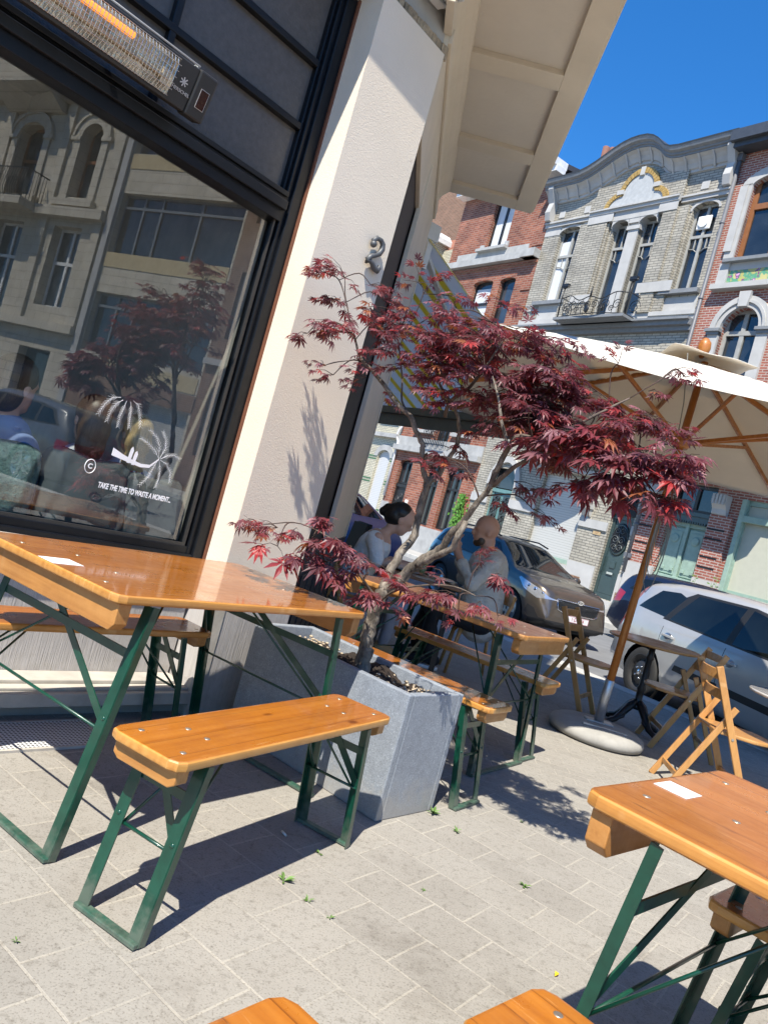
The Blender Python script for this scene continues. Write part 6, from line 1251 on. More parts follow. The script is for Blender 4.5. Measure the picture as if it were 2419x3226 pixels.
# ------------------------------------------------------------------ cars
def lerpprof(pr, x):
    pr = sorted(pr)
    if x <= pr[0][0]: return pr[0][1]
    for (a, za), (c, zc) in zip(pr, pr[1:]):
        if a <= x <= c: t = (x - a) / (c - a); return za + (zc - za) * t
    return pr[-1][1]
def smoothed(vals, n=2):
    for _ in range(n): vals = [vals[0]] + [(vals[i - 1] + 2 * vals[i] + vals[i + 1]) / 4 for i in range(1, len(vals) - 1)] + [vals[-1]]
    return vals
def carve(bm, poly, ua, va, ok):
    """cut the shell along a convex outline (seen along one axis) and return the faces inside"""
    cx = sum(p[0] for p in poly) / len(poly); cy = sum(p[1] for p in poly) / len(poly)
    us, vs = [p[0] for p in poly], [p[1] for p in poly]; lo, hi = (min(us) - .25, min(vs) - .25), (max(us) + .25, max(vs) + .25)
    def near(f):
        c = f.calc_center_median(); return ok(c) and lo[0] < c[ua] < hi[0] and lo[1] < c[va] < hi[1]
    for i in range(len(poly)):
        p, q = poly[i], poly[(i + 1) % len(poly)]; co = V((0, 0, 0)); no = V((0, 0, 0)); co[ua], co[va] = p; no[ua], no[va] = q[1] - p[1], -(q[0] - p[0])
        if no.length < 1e-6: continue
        fs = [f for f in bm.faces if near(f)]; es = {e for f in fs for e in f.edges}; vs_ = {v for f in fs for v in f.verts}
        bmesh.ops.bisect_plane(bm, geom=list(fs) + list(es) + list(vs_), dist=1e-5, plane_co=co, plane_no=no)
    def inside(c):
        s = 0
        for i in range(len(poly)):
            p, q = poly[i], poly[(i + 1) % len(poly)]; cr = (q[0] - p[0]) * (c[va] - p[1]) - (q[1] - p[1]) * (c[ua] - p[0])
            if abs(cr) < 1e-9: continue
            if s == 0: s = 1 if cr > 0 else -1
            elif s * cr < 0: return False
        return True
    return [f for f in bm.faces if near(f) and inside(f.calc_center_median())]
def pull(bm, faces, name, mat, par, off=0.):
    if not faces: return None
    nb = bmesh.new(); mp = {}
    for f in faces:
        vs = []
        for v in f.verts:
            if v not in mp: mp[v] = nb.verts.new(v.co + v.normal * off)
            vs.append(mp[v])
        try: nf = nb.faces.new(vs); nf.smooth = True
        except ValueError: pass
    bmesh.ops.delete(bm, geom=faces, context='FACES')
    me = bpy.data.meshes.new(name); nb.to_mesh(me); nb.free(); me.materials.append(MAT[mat]); o = bpy.data.objects.new(name, me); COL.objects.link(o); o.parent = par; return o
def car(label, u, n, P, paint, rim='rimdark', group='cars parked along the street', glass='carglass', th=0, sc=1):
    t = thing('parked_car', label, 'car', st(u, n, -.12), aBz + th, group); t.scale = (sc, sc, sc)
    L, Wd = P['L'], P['W']; N_ = 120; xs = [-L / 2 + L * i / N_ for i in range(N_ + 1)]
    zt = smoothed([lerpprof(P['top'], x) for x in xs], 3); zb = smoothed([lerpprof(P['belt'], x) for x in xs], 4); zlo = [lerpprof(P['low'], x) for x in xs]
    bm = bmesh.new(); rows = []
    for i, x in enumerate(xs):
        f = max(0, (x - (L / 2 - .85)) / .85); r = max(0, (-x - (L / 2 - .6)) / .6); w = Wd / 2 * (1 - .26 * f ** 2.6 - .13 * r ** 2.6)
        t_, b_, l_ = zt[i], min(zb[i], zt[i] - .02), zlo[i]; g_ = t_ - b_; zr = t_ - .09 * min(1, g_ / .35); yr = .955 * w - P.get('lean', .42) * max(0, zr - b_); h_ = b_ - l_
        q = [(0, l_), (.80 * w, l_), (.93 * w, l_ + .04), (.975 * w, l_ + .20 * h_), (.992 * w, l_ + .42 * h_), (1.0 * w, l_ + .66 * h_), (.995 * w, l_ + .80 * h_), (.975 * w, l_ + .93 * h_), (.955 * w, b_)]
        for s in (.25, .5, .75, 1): q.append((.955 * w + (yr - .955 * w) * s + .012 * math.sin(math.pi * s) * min(1, g_ / .3), b_ + (zr - b_) * s))
        q += [(yr - .05 * min(1, g_ / .3) - .01, t_ - .045 * min(1, g_ / .35)), (yr - .14, t_ - .016), (yr * .5, t_ - .002), (0, t_)]
        rows.append([bm.verts.new((x, -y, z_)) for y, z_ in q] + [bm.verts.new((x, y, z_)) for y, z_ in q[-2:0:-1]])
    m_ = len(rows[0])
    for a, c in zip(rows, rows[1:]):
        for j in range(m_): fc = bm.faces.new((a[j], a[(j + 1) % m_], c[(j + 1) % m_], c[j])); fc.smooth = True
    bm.faces.new(rows[0][::-1]); bm.faces.new(rows[-1]); bmesh.ops.recalc_face_normals(bm, faces=bm.faces)
    side = lambda s: (lambda c: c.y * s > Wd * .2)
    circ = lambda x, r: [(x + r * math.cos(2 * math.pi * k_ / 22), P['wz'] + r * math.sin(2 * math.pi * k_ / 22)) for k_ in range(22)]
    for s in (-1, 1):
        for wx in P['wx']:
            fs = carve(bm, circ(wx, P['wr'] + .055), 0, 2, side(s)); bmesh.ops.delete(bm, geom=fs, context='FACES')
        for pol in P['glass']: pull(bm, carve(bm, pol, 0, 2, side(s)), 'side_window', glass, t)
        pull(bm, carve(bm, P['dlo'], 0, 2, side(s)), 'window_surround', 'blackplastic', t)
        for x in P['gaps']:
            for z0, z1, dx in ((.32, .96, .0),): pull(bm, carve(bm, [(x, z0), (x + .009, z0), (x + .009 + dx, z1), (x + dx, z1)], 0, 2, side(s)), 'door_gap', 'black', t)
        for pol, mt, nm in P.get('sidebits', ()): pull(bm, carve(bm, pol, 0, 2, side(s)), nm, mt, t)
    pull(bm, carve(bm, P['wind'], 0, 1, lambda c: c.z > .9 and c.x > 0), 'windscreen', glass, t)
    if P.get('rearw'): pull(bm, carve(bm, P['rearw'], 1, 2, lambda c: c.x < -L / 2 + .7), 'rear_window', glass, t)
    for pol, mt, nm in P.get('frontbits', ()): pull(bm, carve(bm, pol, 1, 2, lambda c: c.x > L / 2 - .42), nm, mt, t)
    for pol, mt, nm in P.get('rearbits', ()): pull(bm, carve(bm, pol, 1, 2, lambda c: c.x < -L / 2 + .3), nm, mt, t)
    me = bpy.data.meshes.new('body'); bm.to_mesh(me); bm.free(); me.materials.append(MAT[paint]); o = bpy.data.objects.new('body', me); COL.objects.link(o); o.parent = t
    b = MB(); b.box(-L / 2 + .25, L / 2 - .3, -Wd / 2 + .26, Wd / 2 - .26, .2, .8); b.build('underbody', 'black', t)
    for wx in P['wx']:
        for s in (-1, 1):
            y = s * (Wd / 2 - .115); r = P['wr']; mm = T(wx, y, r) @ rx(R(90 if s < 0 else -90)); tw_ = .10
            b = MB(); b.lathe([(r - .09, tw_), (r - .02, tw_ + .005), (r, tw_ - .02), (r, -tw_ + .02), (r - .02, -tw_), (r - .1, -tw_)], 36, mm, True, False); wo_ = b.build('wheel', 'tyre', t)
            b = MB(); ri = r - .085; b.lathe([(ri, tw_ + .002), (ri - .012, tw_ + .006), (ri - .03, tw_ - .04), (ri * .72, tw_ - .05), (ri * .55, tw_ - .015), (ri * .2, tw_ - .01), (.01, tw_ + .0)], 36, mm, True, False)
            b.build('rim', rim, wo_)
            b = MB()
            if rim == 'rimdark':
                for k_ in range(12): a = k_ * math.pi / 6; b.ball((ri * .66 * math.cos(a), ri * .66 * math.sin(a), tw_ - .035), (.022, .014, .008), 8, mm @ Matrix.Identity(4))
                b.build('rim_hole', 'black', wo_); b = MB()
                for k_ in range(5): a = k_ * 2 * math.pi / 5; b.ball((ri * .33 * math.cos(a), ri * .33 * math.sin(a), tw_ - .006), .014, 8, mm)
                b.ball((0, 0, tw_), (.035, .035, .012), 12, mm); b.build('wheel_nuts', 'chrome', wo_)
            else:
                for k_ in range(5): a = k_ * 2 * math.pi / 5; b.bar((.03 * math.cos(a), .03 * math.sin(a), tw_ + .004), (ri * .96 * math.cos(a), ri * .96 * math.sin(a), tw_ + .004), .07, .02, (0, 0, 1), mm)
                b.build('spokes', 'alloy', wo_)
            b = MB(); b.lathe([(r + .05, .02), (r + .05, -.2), (.05, -.2)], 30, T(wx, y, P['wz']) @ rx(R(90 if s < 0 else -90))); b.build('wheel_arch_liner', 'black', t)
    for s in (-1, 1):
        b = MB(); mx, mz = P['mirror']; b.ball((mx, s * (Wd / 2 + .07), mz), (.075, .11, .075), 12); b.build('mirror', paint, t)
        for hx, hz in P['handles']:
            b = MB(); y = s * (Wd / 2 + .012); b.bar((hx - .10, y, hz + .004), (hx + .10, y, hz - .004), .022, .032); b.bar((hx + .09, y - s * .02, hz - .004), (hx + .09, y, hz - .004), .03, .03); b.build('door_handle', P.get('handle', paint), t, bev=.006)
            b = MB(); b.ball((hx - .01, s * (Wd / 2 - .006), hz - .004), (.075, .012, .045), 14); b.build('handle_recess', 'alloy', t)
    b = MB()
    for k_ in (-1, 1): b.tube([(P['wip'][0] - .05, k_ * .1 + .35, P['wip'][1] + .03), (P['wip'][0] + .04, k_ * .1 - .35, P['wip'][1] + .0)], .010, 5)
    b.build('wiper', 'blackplastic', t)
    return t
KIA = dict(L=4.44, W=1.855, wx=(1.36, -1.28), wr=.345, wz=.345, lean=.42,
    top=[(-2.22, .55), (-2.18, .85), (-2.12, 1.02), (-1.86, 1.50), (-1.6, 1.575), (-1.0, 1.62), (-.4, 1.635), (.0, 1.61), (.22, 1.56), (1.12, 1.115), (1.5, 1.06), (1.85, .985), (2.02, .93), (2.13, .82), (2.19, .70), (2.22, .45)],
    belt=[(-2.22, .5), (-2.1, .95), (-1.7, 1.12), (-.5, 1.07), (.9, 1.01), (1.6, .90), (2.0, .78), (2.22, .42)], low=[(-2.22, .32), (-1.9, .24), (1.9, .22), (2.22, .30)],
    glass=[[(-1.78, 1.19), (-1.30, 1.16), (-1.24, 1.44), (-1.50, 1.42)], [(-1.23, 1.155), (-.20, 1.115), (-.17, 1.485), (-1.17, 1.46)], [(-.13, 1.11), (.86, 1.065), (.30, 1.44), (-.10, 1.485)]],
    dlo=[(-1.86, 1.17), (-1.3, 1.13), (1.0, 1.035), (.28, 1.475), (-.2, 1.51), (-1.2, 1.49), (-1.58, 1.44)], gaps=(-1.06, -.16, .98), mirror=(.78, 1.12), handles=((-.92, .93), (.02, .91)), wip=(1.06, 1.12),
    wind=[(1.04, -.72), (1.10, 0), (1.04, .72), (.24, .58), (.21, 0), (.24, -.58)],
    sidebits=[([(2.16, .74), (1.95, .87), (1.45, .985), (1.42, .955), (1.66, .80), (1.98, .70)], 'headlens', 'headlight'), ([(2.1, .36), (1.98, .52), (1.84, .55), (1.80, .42), (1.9, .34)], 'blackplastic', 'fog_lamp_recess'), ([(1.0, .26), (-.9, .26), (-.9, .36), (1.0, .36)], 'blackplastic', 'sill_trim')],
    frontbits=[([(-.50, .78), (.50, .78), (.46, .60), (.36, .57), (-.36, .57), (-.46, .60)], 'blackplastic', 'grille'), ([(-.80, .22), (.80, .22), (.85, .38), (-.85, .38)], 'blackplastic', 'lower_bumper')], rearbits=[([(-.92, .78), (.92, .78), (.92, .95), (-.92, .95)], 'redlens', 'tail_light')])
kia = car('bronze grey car with bright headlamps and mesh grille parked behind the seated man', -9.84, 10.10, KIA, 'bronze', 'alloy', th=-.158, sc=.881)
def fx(y): return 2.222 - .15 * abs(y / .9) ** 2.2
b = MB()
for i in range(9):
    z_ = .59 + i * .021; hw = .40 + .09 * (i / 8)
    b.tube([(fx(y) - .01, y, z_) for y in [(-hw + 2 * hw * k_ / 10) for k_ in range(11)]], .0032, 4, cap=False)
for i in range(33): y = -.45 + .9 * i / 32; b.tube([(fx(y) - .008, y, .585), (fx(y) - .025, y + .02, .77)], .0026, 4, cap=False)
b.build('grille_mesh', 'headdark', kia)
b = MB(); pts = [(-.50, .775), (.50, .775), (.46, .60), (.36, .57), (-.36, .57), (-.46, .60), (-.50, .775)]
b.tube([(fx(y) + .002 - (.03 if z_ > .7 else 0), y, z_) for y, z_ in pts], .011, 6); b.build('grille_rim', 'chrome', kia)
b = MB(); b.lathe([(.075, 0), (.07, .008)], 24, T(fx(0) - .022, 0, .80) @ Matrix.Diagonal((1, 1, .55, 1)) @ ry(R(90))); em = b.build('badge', 'chrome', kia)
text('badge_letters', 'KIA', .062, 'black', em, T(fx(0) - .012, 0, .80) @ rz(R(90)) @ rx(R(90)), .001, 0, 'CENTER', 1.1)
b = MB(); b.box(fx(0) + .0, fx(0) + .016, -.26, .26, .43, .545); pt_ = b.build('number_plate', 'platew', kia)
b = MB(); 
for a in ((-.258, .258, .432, .438), (-.258, .258, .537, .543), (-.258, -.252, .432, .543), (.252, .258, .432, .543)): b.box(fx(0) + .016, fx(0) + .0175, *a)
b.build('plate_border', 'plater', pt_)
text('plate_digits', '1·DK·74', .095, 'plater', pt_, T(fx(0) + .0172, 0, .487) @ rz(R(90)) @ rx(R(90)), .0006, 0, 'CENTER', .92)
for s in (-1, 1):
    b = MB(); 
    for x, y, z_, r_ in ((1.98, .70, .80, .052), (1.86, .785, .84, .045), (1.72, .835, .87, .035)): b.ball((x + .01, s * (y + .012), z_), (r_, r_, r_ * .9), 12)
    b.build('lamp_projector', 'headlens' if s > 0 else 'chrome', kia)
    b = MB(); b.ball((2.02, s * .70, .44), (.04, .06, .045), 10); b.build('fog_lamp', 'headlens', kia)
    b = MB(); b.tube([(.15, s * .60, 1.60), (-.2, s * .61, 1.665), (-1.2, s * .60, 1.65), (-1.6, s * .58, 1.585)], .016, 6); b.build('roof_rail', 'blackplastic', kia)
CMX = dict(L=4.33, W=1.825, wx=(1.30, -1.34), wr=.316, wz=.316, lean=.36, handle='silver',
    top=[(-2.165, .50), (-2.14, .80), (-2.10, 1.0), (-1.98, 1.35), (-1.85, 1.46), (-1.4, 1.525), (-.5, 1.56), (.0, 1.54), (.3, 1.47), (1.30, 1.03), (1.7, .90), (1.98, .76), (2.12, .60), (2.165, .42)],
    belt=[(-2.165, .48), (-2.1, .9), (-1.7, 1.02), (-.5, 1.0), (.9, .95), (1.5, .84), (1.95, .66), (2.165, .40)], low=[(-2.165, .34), (-1.9, .22), (1.9, .20), (2.165, .28)],
    glass=[[(-1.76, 1.10), (-1.20, 1.065), (-1.02, 1.36), (-1.18, 1.40), (-1.50, 1.37)], [(-1.10, 1.055), (-.13, 1.02), (-.10, 1.43), (-.86, 1.42)], [(-.03, 1.015), (1.0, .98), (.38, 1.37), (.0, 1.43)]],
    dlo=[(-1.22, 1.04), (1.12, .955), (.36, 1.41), (.0, 1.46), (-.92, 1.445), (-1.06, 1.36)], gaps=(-1.14, -.08, 1.10), mirror=(.86, 1.0), handles=((-.98, .86), (.06, .82)), wip=(1.18, 1.06),
    wind=[(1.18, -.66), (1.27, 0), (1.18, .66), (.34, .55), (.30, 0), (.34, -.55)], rearw=[(-.62, 1.0), (.62, 1.0), (.55, 1.38), (-.55, 1.38)],
    sidebits=[([(-2.19, .80), (-2.0, .78), (-1.80, 1.42), (-1.90, 1.46), (-2.05, 1.25)], 'redlens', 'tail_light'), ([(2.0, .62), (1.9, .72), (1.55, .84), (1.5, .80), (1.75, .64)], 'headlens', 'headlight'), ([(-.78, .50), (-.04, .48), (-.04, .56), (-.75, .57)], 'blackplastic', 'rubbing_strip'), ([(0.02, .48), (.96, .46), (.96, .54), (.02, .56)], 'blackplastic', 'rubbing_strip')],
    frontbits=[([(-.4, .56), (.4, .56), (.36, .46), (-.36, .46)], 'blackplastic', 'grille')], rearbits=[([(-.7, .30), (.7, .30), (.7, .42), (-.7, .42)], 'blackplastic', 'rear_bumper_trim')])
car('silver hatchback with a bare black steel wheel, parked at the kerb behind the parasol', -3.84, 8.23, CMX, 'silver', th=-.317, sc=.926)
C2 = dict(CMX); C2['handle'] = 'navycar'; C2['sidebits'] = [([(-2.19, .74), (-1.86, .80), (-1.80, 1.0), (-2.02, 1.06)], 'redlens', 'tail_light')]
car('dark navy car with red tail lights showing behind the rear of the silver car', -8.05, 14.3, C2, 'navycar')
C3 = dict(CMX); C3['handle'] = 'bluecar'; car('blue car glimpsed behind the cafe corner, left of the woman with black hair', -14.3, 8.7, C3, 'bluecar', 'alloy')
C4 = dict(KIA); C4['handle'] = 'greycar'; car('grey car that shows only as a reflection in the shop window', 6.9, 8.6, C4, 'greycar', 'alloy')

# ------------------------------------------------------------------ people
def organic(name, mat, par, tubes, balls, vox=.009, sm=6, xf=None):
    """one continuous skin grown over tapered limbs and rounded masses"""
    b = MB()
    for pts, rs in tubes:
        pts = [V(p) for p in pts]; b.tube(pts, rs, 12)
        for p, r in zip(pts, rs): b.ball(p, r * .99, 12)
    for c, r in balls: b.ball(c, r, 16)
    if xf is not None: b.bm.transform(xf)
    bmesh.ops.recalc_face_normals(b.bm, faces=b.bm.faces)
    me = bpy.data.meshes.new(name); b.bm.to_mesh(me); b.bm.free(); o = bpy.data.objects.new(name, me); COL.objects.link(o)
    r = o.modifiers.new('r', 'REMESH'); r.mode = 'VOXEL'; r.voxel_size = vox; s = o.modifiers.new('s', 'SMOOTH'); s.iterations = sm; s.factor = .5
    dg = bpy.context.evaluated_depsgraph_get(); m2 = bpy.data.meshes.new_from_object(o.evaluated_get(dg)); m2.name = name; bpy.data.objects.remove(o)
    m2.materials.clear(); m2.materials.append(MAT[mat])
    for p in m2.polygons: p.use_smooth = True
    o = bpy.data.objects.new(name, m2); COL.objects.link(o)
    if par: o.parent = par
    return o
def head(c, yaw_fwd, s=1.0, pitch=0):
    """balls of a head about c facing local +x"""
    f = lambda x, y, z_: tuple(V(c) + ry(R(pitch)) @ V((x * s, y * s, z_ * s)))
    return [(f(0, 0, .03), (.098 * s, .078 * s, .10 * s)), (f(.025, 0, -.04), (.068 * s, .058 * s, .075 * s)), (f(.055, 0, -.085), (.035 * s, .034 * s, .028 * s)), (f(.098, 0, -.018), (.022 * s, .012 * s, .022 * s)), (f(.088, 0, .005), (.016 * s, .011 * s, .03 * s)), (f(.078, 0, -.055), (.020 * s, .026 * s, .010 * s)), (f(-.005, .078, -.01), (.018 * s, .010 * s, .03 * s)), (f(-.005, -.078, -.01), (.018 * s, .010 * s, .03 * s)), (f(.082, .03, .022), (.014 * s, .022 * s, .010 * s)), (f(.082, -.03, .022), (.014 * s, .022 * s, .010 * s)), (f(-.03, 0, -.08), (.055 * s, .05 * s, .07 * s))]
def hand(w, d, up, s=1.0, curl=.5):
    """palm, four unequal bent fingers and a thumb; w wrist, d pointing, up = back of the hand"""
    w, d, up = V(w), V(d).normalized(), V(up); up = (up - d * up.dot(d)).normalized(); sd = d.cross(up); T_ = []
    pc = w + d * .045 * s
    for k_, (o_, L) in enumerate(((-.028, .062), (-.009, .072), (.010, .068), (.028, .052))):
        p0 = w + d * .075 * s + sd * o_ * s; p1 = p0 + (d - up * curl * .5).normalized() * L * .5 * s; p2 = p1 + (d * (1 - curl) - up * curl).normalized() * L * .5 * s
        T_.append(([w + d * .02 * s + sd * o_ * .6 * s, p0, p1, p2], [.012 * s, .010 * s, .0088 * s, .0075 * s]))
    T_.append(([w + d * .02 * s - sd * .02 * s, w + d * .045 * s - sd * .045 * s - up * .012 * s, w + d * .075 * s - sd * .05 * s - up * .02 * s], [.014 * s, .0115 * s, .009 * s]))
    return T_, [(pc, (.03 * s, .03 * s, .02 * s))]
# woman: seated on the folding chair, leaning forward over the table, facing right
wm = thing('person', 'woman with black tied-up hair and a white T-shirt leaning over the table', 'person', (-.14, 6.44, 0), facing(92))
hh = [(.30, 0, 1.135)]; ht_, hb_ = hand((.52, -.13, .785), (.9, .5, 0), (0, 0, 1)); ht2, hb2 = hand((.50, .15, .785), (.9, -.5, 0), (0, 0, 1))
organic('body', 'skin', wm, [([(.02, 0, .50), (.08, 0, .70), (.15, 0, .90), (.19, 0, .98)], [.125, .11, .125, .06]), ([(.18, 0, .97), (.24, 0, 1.06)], [.048, .045]),
    ([(.15, -.15, .945), (.20, -.20, .74), (.28, -.20, .775), (.52, -.13, .785)], [.05, .040, .038, .026]), ([(.15, .15, .945), (.22, .20, .74), (.30, .20, .775), (.50, .15, .785)], [.05, .040, .038, .026]),
    ([(.02, -.09, .49), (.40, -.10, .50), (.44, -.09, .25), (.42, -.09, .09)], [.082, .062, .05, .036]), ([(.02, .09, .49), (.40, .12, .49), (.36, .14, .26), (.26, .14, .09)], [.082, .062, .05, .036])] + ht_ + ht2, head(hh[0], 0, 1.02, 22) + hb_ + hb2)
organic('shirt', 'shirtwhite', wm, [([(.0, 0, .47), (.07, 0, .66), (.14, 0, .86), (.165, 0, .945)], [.145, .13, .145, .085]), ([(.13, -.12, .93), (.165, -.19, .86), (.195, -.21, .77)], [.075, .066, .062]), ([(.13, .12, .93), (.165, .19, .86), (.20, .21, .77)], [.075, .066, .062])], [((.14, 0, .90), (.085, .17, .06))])
organic('trousers', 'jeans', wm, [([(-.01, -.085, .475), (.40, -.10, .49), (.44, -.09, .25), (.425, -.09, .13)], [.10, .075, .06, .05]), ([(-.01, .085, .475), (.40, .12, .48), (.36, .14, .26), (.27, .14, .13)], [.10, .075, .06, .05])], [((.0, 0, .47), (.13, .16, .09))])
organic('hair', 'hairblack', wm, [], [((.275, 0, 1.195), (.108, .090, .095)), ((.235, 0, 1.165), (.095, .090, .10)), ((.175, 0, 1.20), (.055, .05, .05)), ((.135, 0, 1.17), (.04, .035, .04)), ((.255, .05, 1.16), (.07, .035, .075)), ((.255, -.05, 1.16), (.07, .035, .075))], .008, 4)
for y, x in ((-.09, .46), (.14, .30)):
    b = MB(); b.prism(rrect(.26, .095, .045), 0, .03, 2, T(x + .02, y, .0)); sh = b.build('shoe_sole', 'sole', wm, bev=.008); organic('shoe_upper', 'shoe', wm, [([(x - .07, y, .07), (x + .0, y, .075), (x + .10, y, .05)], [.045, .045, .034])], [], .008, 3)
# man: seated on the bentwood chair, facing left, hands raised before his face
mn = thing('person', 'bald bearded man in a pale grey long-sleeved shirt and black trousers with raised hands', 'person', (1.03, 6.62, 0), facing(-94))
h1, hb1 = hand((.32, -.03, 1.03), (.25, -.15, 1), (1, .0, 0), 1.05, .75); h2, hb2 = hand((.36, .08, 1.02), (.2, -.2, 1), (1, .1, 0), 1.05, .75)
organic('body', 'skin2', mn, [([(.0, 0, .50), (.02, 0, .72), (.05, 0, .96), (.07, 0, 1.05)], [.15, .15, .15, .075]), ([(.06, 0, 1.04), (.10, 0, 1.13)], [.062, .058]),
    ([(.05, -.20, 1.0), (.18, -.25, .80), (.33, -.03, 1.03)], [.062, .05, .032]), ([(.05, .20, 1.0), (.20, .26, .80), (.36, .08, 1.02)], [.062, .05, .032]),
    ([(.0, -.10, .50), (.42, -.13, .51), (.46, -.13, .28), (.42, -.13, .09)], [.10, .075, .06, .042]), ([(.0, .10, .50), (.42, .14, .51), (.40, .15, .28), (.34, .15, .09)], [.10, .075, .06, .042])] + h1 + h2, head((.135, 0, 1.235), 0, 1.12, 4) + hb1 + hb2)
organic('shirt', 'shirtgrey', mn, [([(-.02, 0, .47), (.01, 0, .70), (.04, 0, .95), (.06, 0, 1.035)], [.185, .185, .18, .095]), ([(.04, -.19, .99), (.17, -.255, .79), (.26, -.14, .92)], [.088, .070, .054]), ([(.04, .19, .99), (.19, .265, .79), (.29, .16, .92)], [.088, .070, .054])], [((.04, 0, .98), (.11, .23, .075)), ((.06, 0, .66), (.17, .18, .15))])
organic('trousers', 'trousers', mn, [([(-.01, -.10, .48), (.42, -.13, .50), (.46, -.13, .28), (.42, -.13, .10)], [.115, .09, .075, .062]), ([(-.01, .10, .48), (.42, .14, .50), (.40, .15, .28), (.34, .15, .10)], [.115, .09, .075, .062])], [((.0, 0, .48), (.17, .19, .10))])
organic('beard', 'hairbrown', mn, [], [((.188, 0, 1.132), (.040, .046, .040)), ((.165, .045, 1.155), (.035, .02, .045)), ((.165, -.045, 1.155), (.035, .02, .045))], .007, 3)
for y, x in ((-.13, .46), (.15, .38)):
    b = MB(); b.prism(rrect(.29, .10, .045), 0, .028, 2, T(x + .02, y, .0)); b.build('shoe_sole', 'sole', mn, bev=.008); organic('shoe_upper', 'trousers', mn, [([(x - .08, y, .075), (x + .0, y, .08), (x + .12, y, .05)], [.048, .048, .036])], [], .008, 3)
# three guests indoors, seen from behind through the shop window (local x along the window, y away from us)
def inside(kind_label, s, y, hc, shirt, hair, sc, hairlen, turn=0):
    p = thing('person', kind_label, 'person', W(s, y, 0), aA)
    tubes = [([(0, 0, .72), (0, .02, hc - .42 * sc), (0, .01, hc - .24 * sc), (0, 0, hc - .17 * sc)], [.10 * sc, .115 * sc, .12 * sc, .05 * sc]), ([(0, 0, hc - .19 * sc), (0, 0, hc - .08 * sc)], [.05 * sc, .045 * sc])]
    for q in (-1, 1):
        wpt = (q * .10 * sc, .36 * sc, .86); t_, b_ = hand(wpt, (-.6 * q, .6, 0), (0, 0, 1), .9 * sc); tubes += [([(q * .15 * sc, 0, hc - .26 * sc), (q * .21 * sc, .08, hc - .50 * sc), wpt], [.05 * sc, .042 * sc, .026 * sc])] + t_
        tubes.append(([(q * .09 * sc, .02, .74), (q * .11 * sc, .42 * sc, .76), (q * .11 * sc, .44 * sc, .34)], [.075 * sc, .06 * sc, .035 * sc]))
    organic('body', 'skin', p, tubes, [(tuple(rz(R(90)) @ V((c[0], c[1], c[2])) + V((0, 0, hc))), (r[1], r[0], r[2])) for c, r in head((0, 0, 0), 0, sc)], .010, 4)
    organic('shirt', shirt, p, [([(0, 0, .70), (0, .02, hc - .42 * sc), (0, .01, hc - .235 * sc)], [.125 * sc, .135 * sc, .125 * sc])] + [([(q * .13 * sc, 0, hc - .25 * sc), (q * .20 * sc, .05, hc - .40 * sc)] + ([(q * .22 * sc, .08, hc - .50 * sc), (q * .14 * sc, .28 * sc, .87)] if sc > .9 else []), [.07 * sc, .06 * sc] + ([.056 * sc, .04 * sc] if sc > .9 else [])) for q in (-1, 1)], [((0, .0, hc - .27 * sc), (.17 * sc, .09 * sc, .07 * sc))], .010, 4)
    organic('hair', hair, p, [], [((0, -.012 * sc, hc + .045 * sc), (.088 * sc, .102 * sc, .10 * sc)), ((0, -.045 * sc, hc - .03 * sc), (.085 * sc, .075 * sc, .10 * sc))] + ([((0, -.055 * sc, hc - hairlen), (.08 * sc, .05 * sc, .10 * sc))] if hairlen else []), .009, 3)
    return p
inside('child with brown hair and a flowered top seen from behind through the shop window', 1.765, .50, 1.21, 'floral', 'hairbrown', .92, .10)
inside('child with long blond hair seen from behind through the shop window', 2.0, .50, 1.20, 'floral', 'hairblond', .80, .13)
ad = inside('adult in a blue shirt with folded arms behind the shop window on the left', 1.45, .62, 1.27, 'bluecloth', 'hairbrown', 1.0, .0); ad.rotation_euler = (0, 0, aA - R(70))
def cushion(label, s, y, zc, w_, h_, mt, tilt, rl=0):
    o = thing('cushion', label, 'cushion', W(s, y, zc), aA, 'cushions leaning inside the shop window'); o.rotation_euler = (R(tilt), R(rl), aA)
    bm = bmesh.new(); bmesh.ops.create_uvsphere(bm, u_segments=40, v_segments=26, radius=1)
    for v in bm.verts:
        x, y_, z_ = v.co; ex = .42; sx = math.copysign(abs(x) ** ex, x); sz = math.copysign(abs(z_) ** ex, z_); q = max(abs(x), abs(z_))
        wr = .012 * math.sin(7 * x + 3 * z_) * math.sin(5 * z_ + s * 9) + .008 * math.sin(13 * x - 6 * z_)
        v.co = V((sx * w_ / 2 * (1 - .06 * (1 - abs(sz))), y_ * .085 + wr * (1 if y_ < 0 else -1), sz * h_ / 2 * (1 - .08 * (1 - abs(sx))) - .02 * (1 - abs(sx)) * (sz > 0)))
    b = MB(); b.bm.free(); b.bm = bm; b.build('cover', mt, o, smooth=True)
cushion('grey-green crumpled cushion in the middle of the shop window', 1.735, .345, .90, .42, .38, 'cushion', -12, 3)
cushion('dark grey crumpled cushion in the right corner of the shop window', 2.06, .335, .885, .34, .36, 'cushion', -10, -4)
cushion('knitted green cushion at the left of the shop window', 1.31, .36, .90, .44, .36, 'knit', -12, 5)

sgb = thing('sandwich_board', 'black folding board standing on the paving behind the woman with black hair', 'board', (-.16, 7.15, 0), R(25))
b = MB(); b.prism([(-.16, 0), (-.13, 0), (.0, 1.0), (-.03, 1.02)], -.16, .16, 0, rz(R(90))); b.prism([(.16, 0), (.13, 0), (.0, .98), (.02, 1.01)], -.16, .16, 0, rz(R(90))); b.build('panel', 'black', sgb, bev=.006)

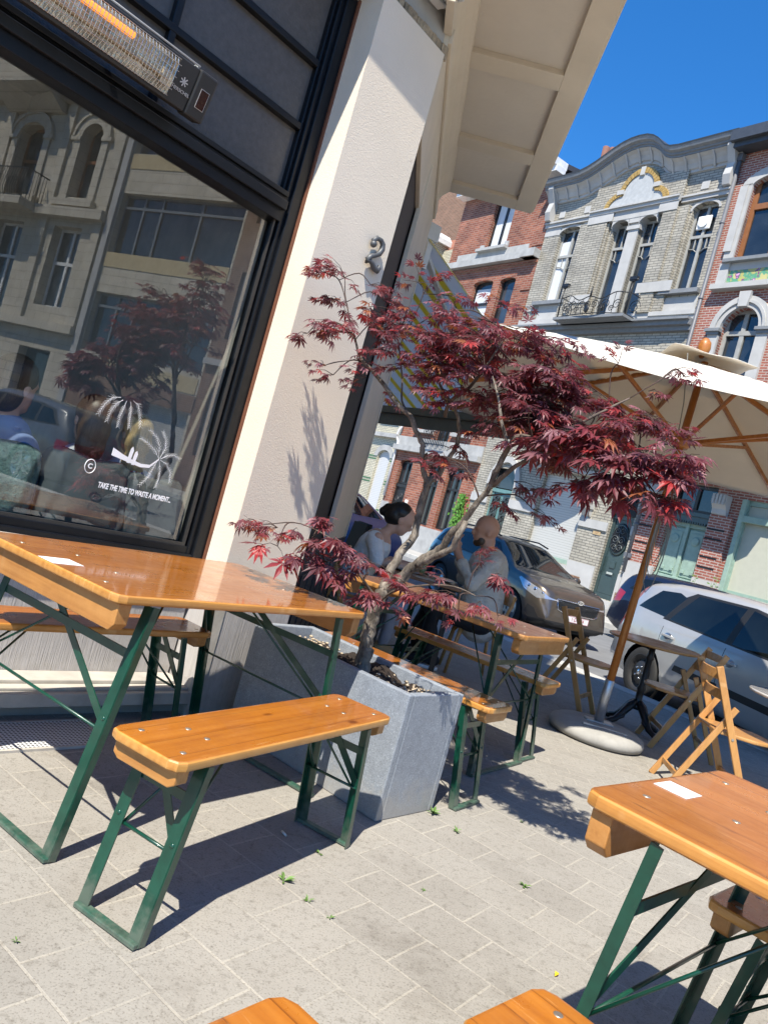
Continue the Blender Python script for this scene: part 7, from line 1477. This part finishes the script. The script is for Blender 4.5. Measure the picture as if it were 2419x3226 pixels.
# ------------------------------------------------------------------ small things on the paving
def G(x, y):
    d = _Rm @ V((x * 1.45811 - 1209.5, y * 1.45811 - 1613, 2420)); return CAM + d * (-1.19 / d.z)
def weed(x, y, s, n, seed, label):
    rn = random.Random(seed); p = G(x, y); o = thing('weed', label, 'weed', (p.x, p.y, 0), rn.uniform(0, 6), 'weeds in the paving joints'); b = MB()
    for i in range(n):
        a = rn.uniform(0, 6.28); L = s * rn.uniform(.5, 1); h_ = L * rn.uniform(.15, .7); w_ = L * .16; c_, s_ = math.cos(a), math.sin(a)
        P = lambda l, w__, z_: (c_ * l - s_ * w__, s_ * l + c_ * w__, z_)
        b.quad(P(.0, 0, .002), P(L * .5, w_, h_ * .8), P(L, 0, h_), P(L * .5, -w_, h_ * .75))
    b.build('leaves', 'weed', o)
for i, (x, y, s, n, l) in enumerate(((935, 1758, .045, 16, 'largest green weed, growing at the foot of the planter corner'), (1004, 1740, .02, 10, 'small weed just below the leaf shadow right of the planter'), (985, 1798, .03, 12, 'weed in a paving joint right of the largest weed'), (1124, 1776, .018, 8, 'tiny lone weed right of the leaf shadow'), (612, 1905, .04, 9, 'bright weed in the sun right of the front bench'), (665, 1948, .022, 8, 'small weed below the bright weed by the front bench'), (712, 1984, .018, 7, 'tiny weed further down the same paving joint'), (1132, 1915, .03, 14, 'mossy weed tuft in the middle of the open paving'), (915, 1925, .016, 7, 'tiny weed in the joint left of the mossy tuft'), (690, 1845, .022, 8, 'small weed under the right end of the front bench'), (36, 2035, .015, 6, 'tiny weed at the lower left edge of the paving'))): weed(x, y, s, n, i, l)
p = G(617, 1808); o = thing('cigarette_butt', 'cigarette butt lying in the shadow of the front bench', 'cigarette butt', (p.x, p.y, .005), 2.2); b = MB(); b.tube([(0, 0, 0), (.03, 0, 0)], .004, 8); b.build('paper', 'butt', o)
p = G(1197, 2112); o = thing('fallen_leaf', 'yellow leaf lying on the paving left of the front table', 'leaf', (p.x, p.y, .003), 0); b = MB(); b.quad((0, 0, 0), (.012, .004, .008), (.016, .018, .004), (.002, .014, .01)); b.build('blade', 'yellowleaf', o)
b = None
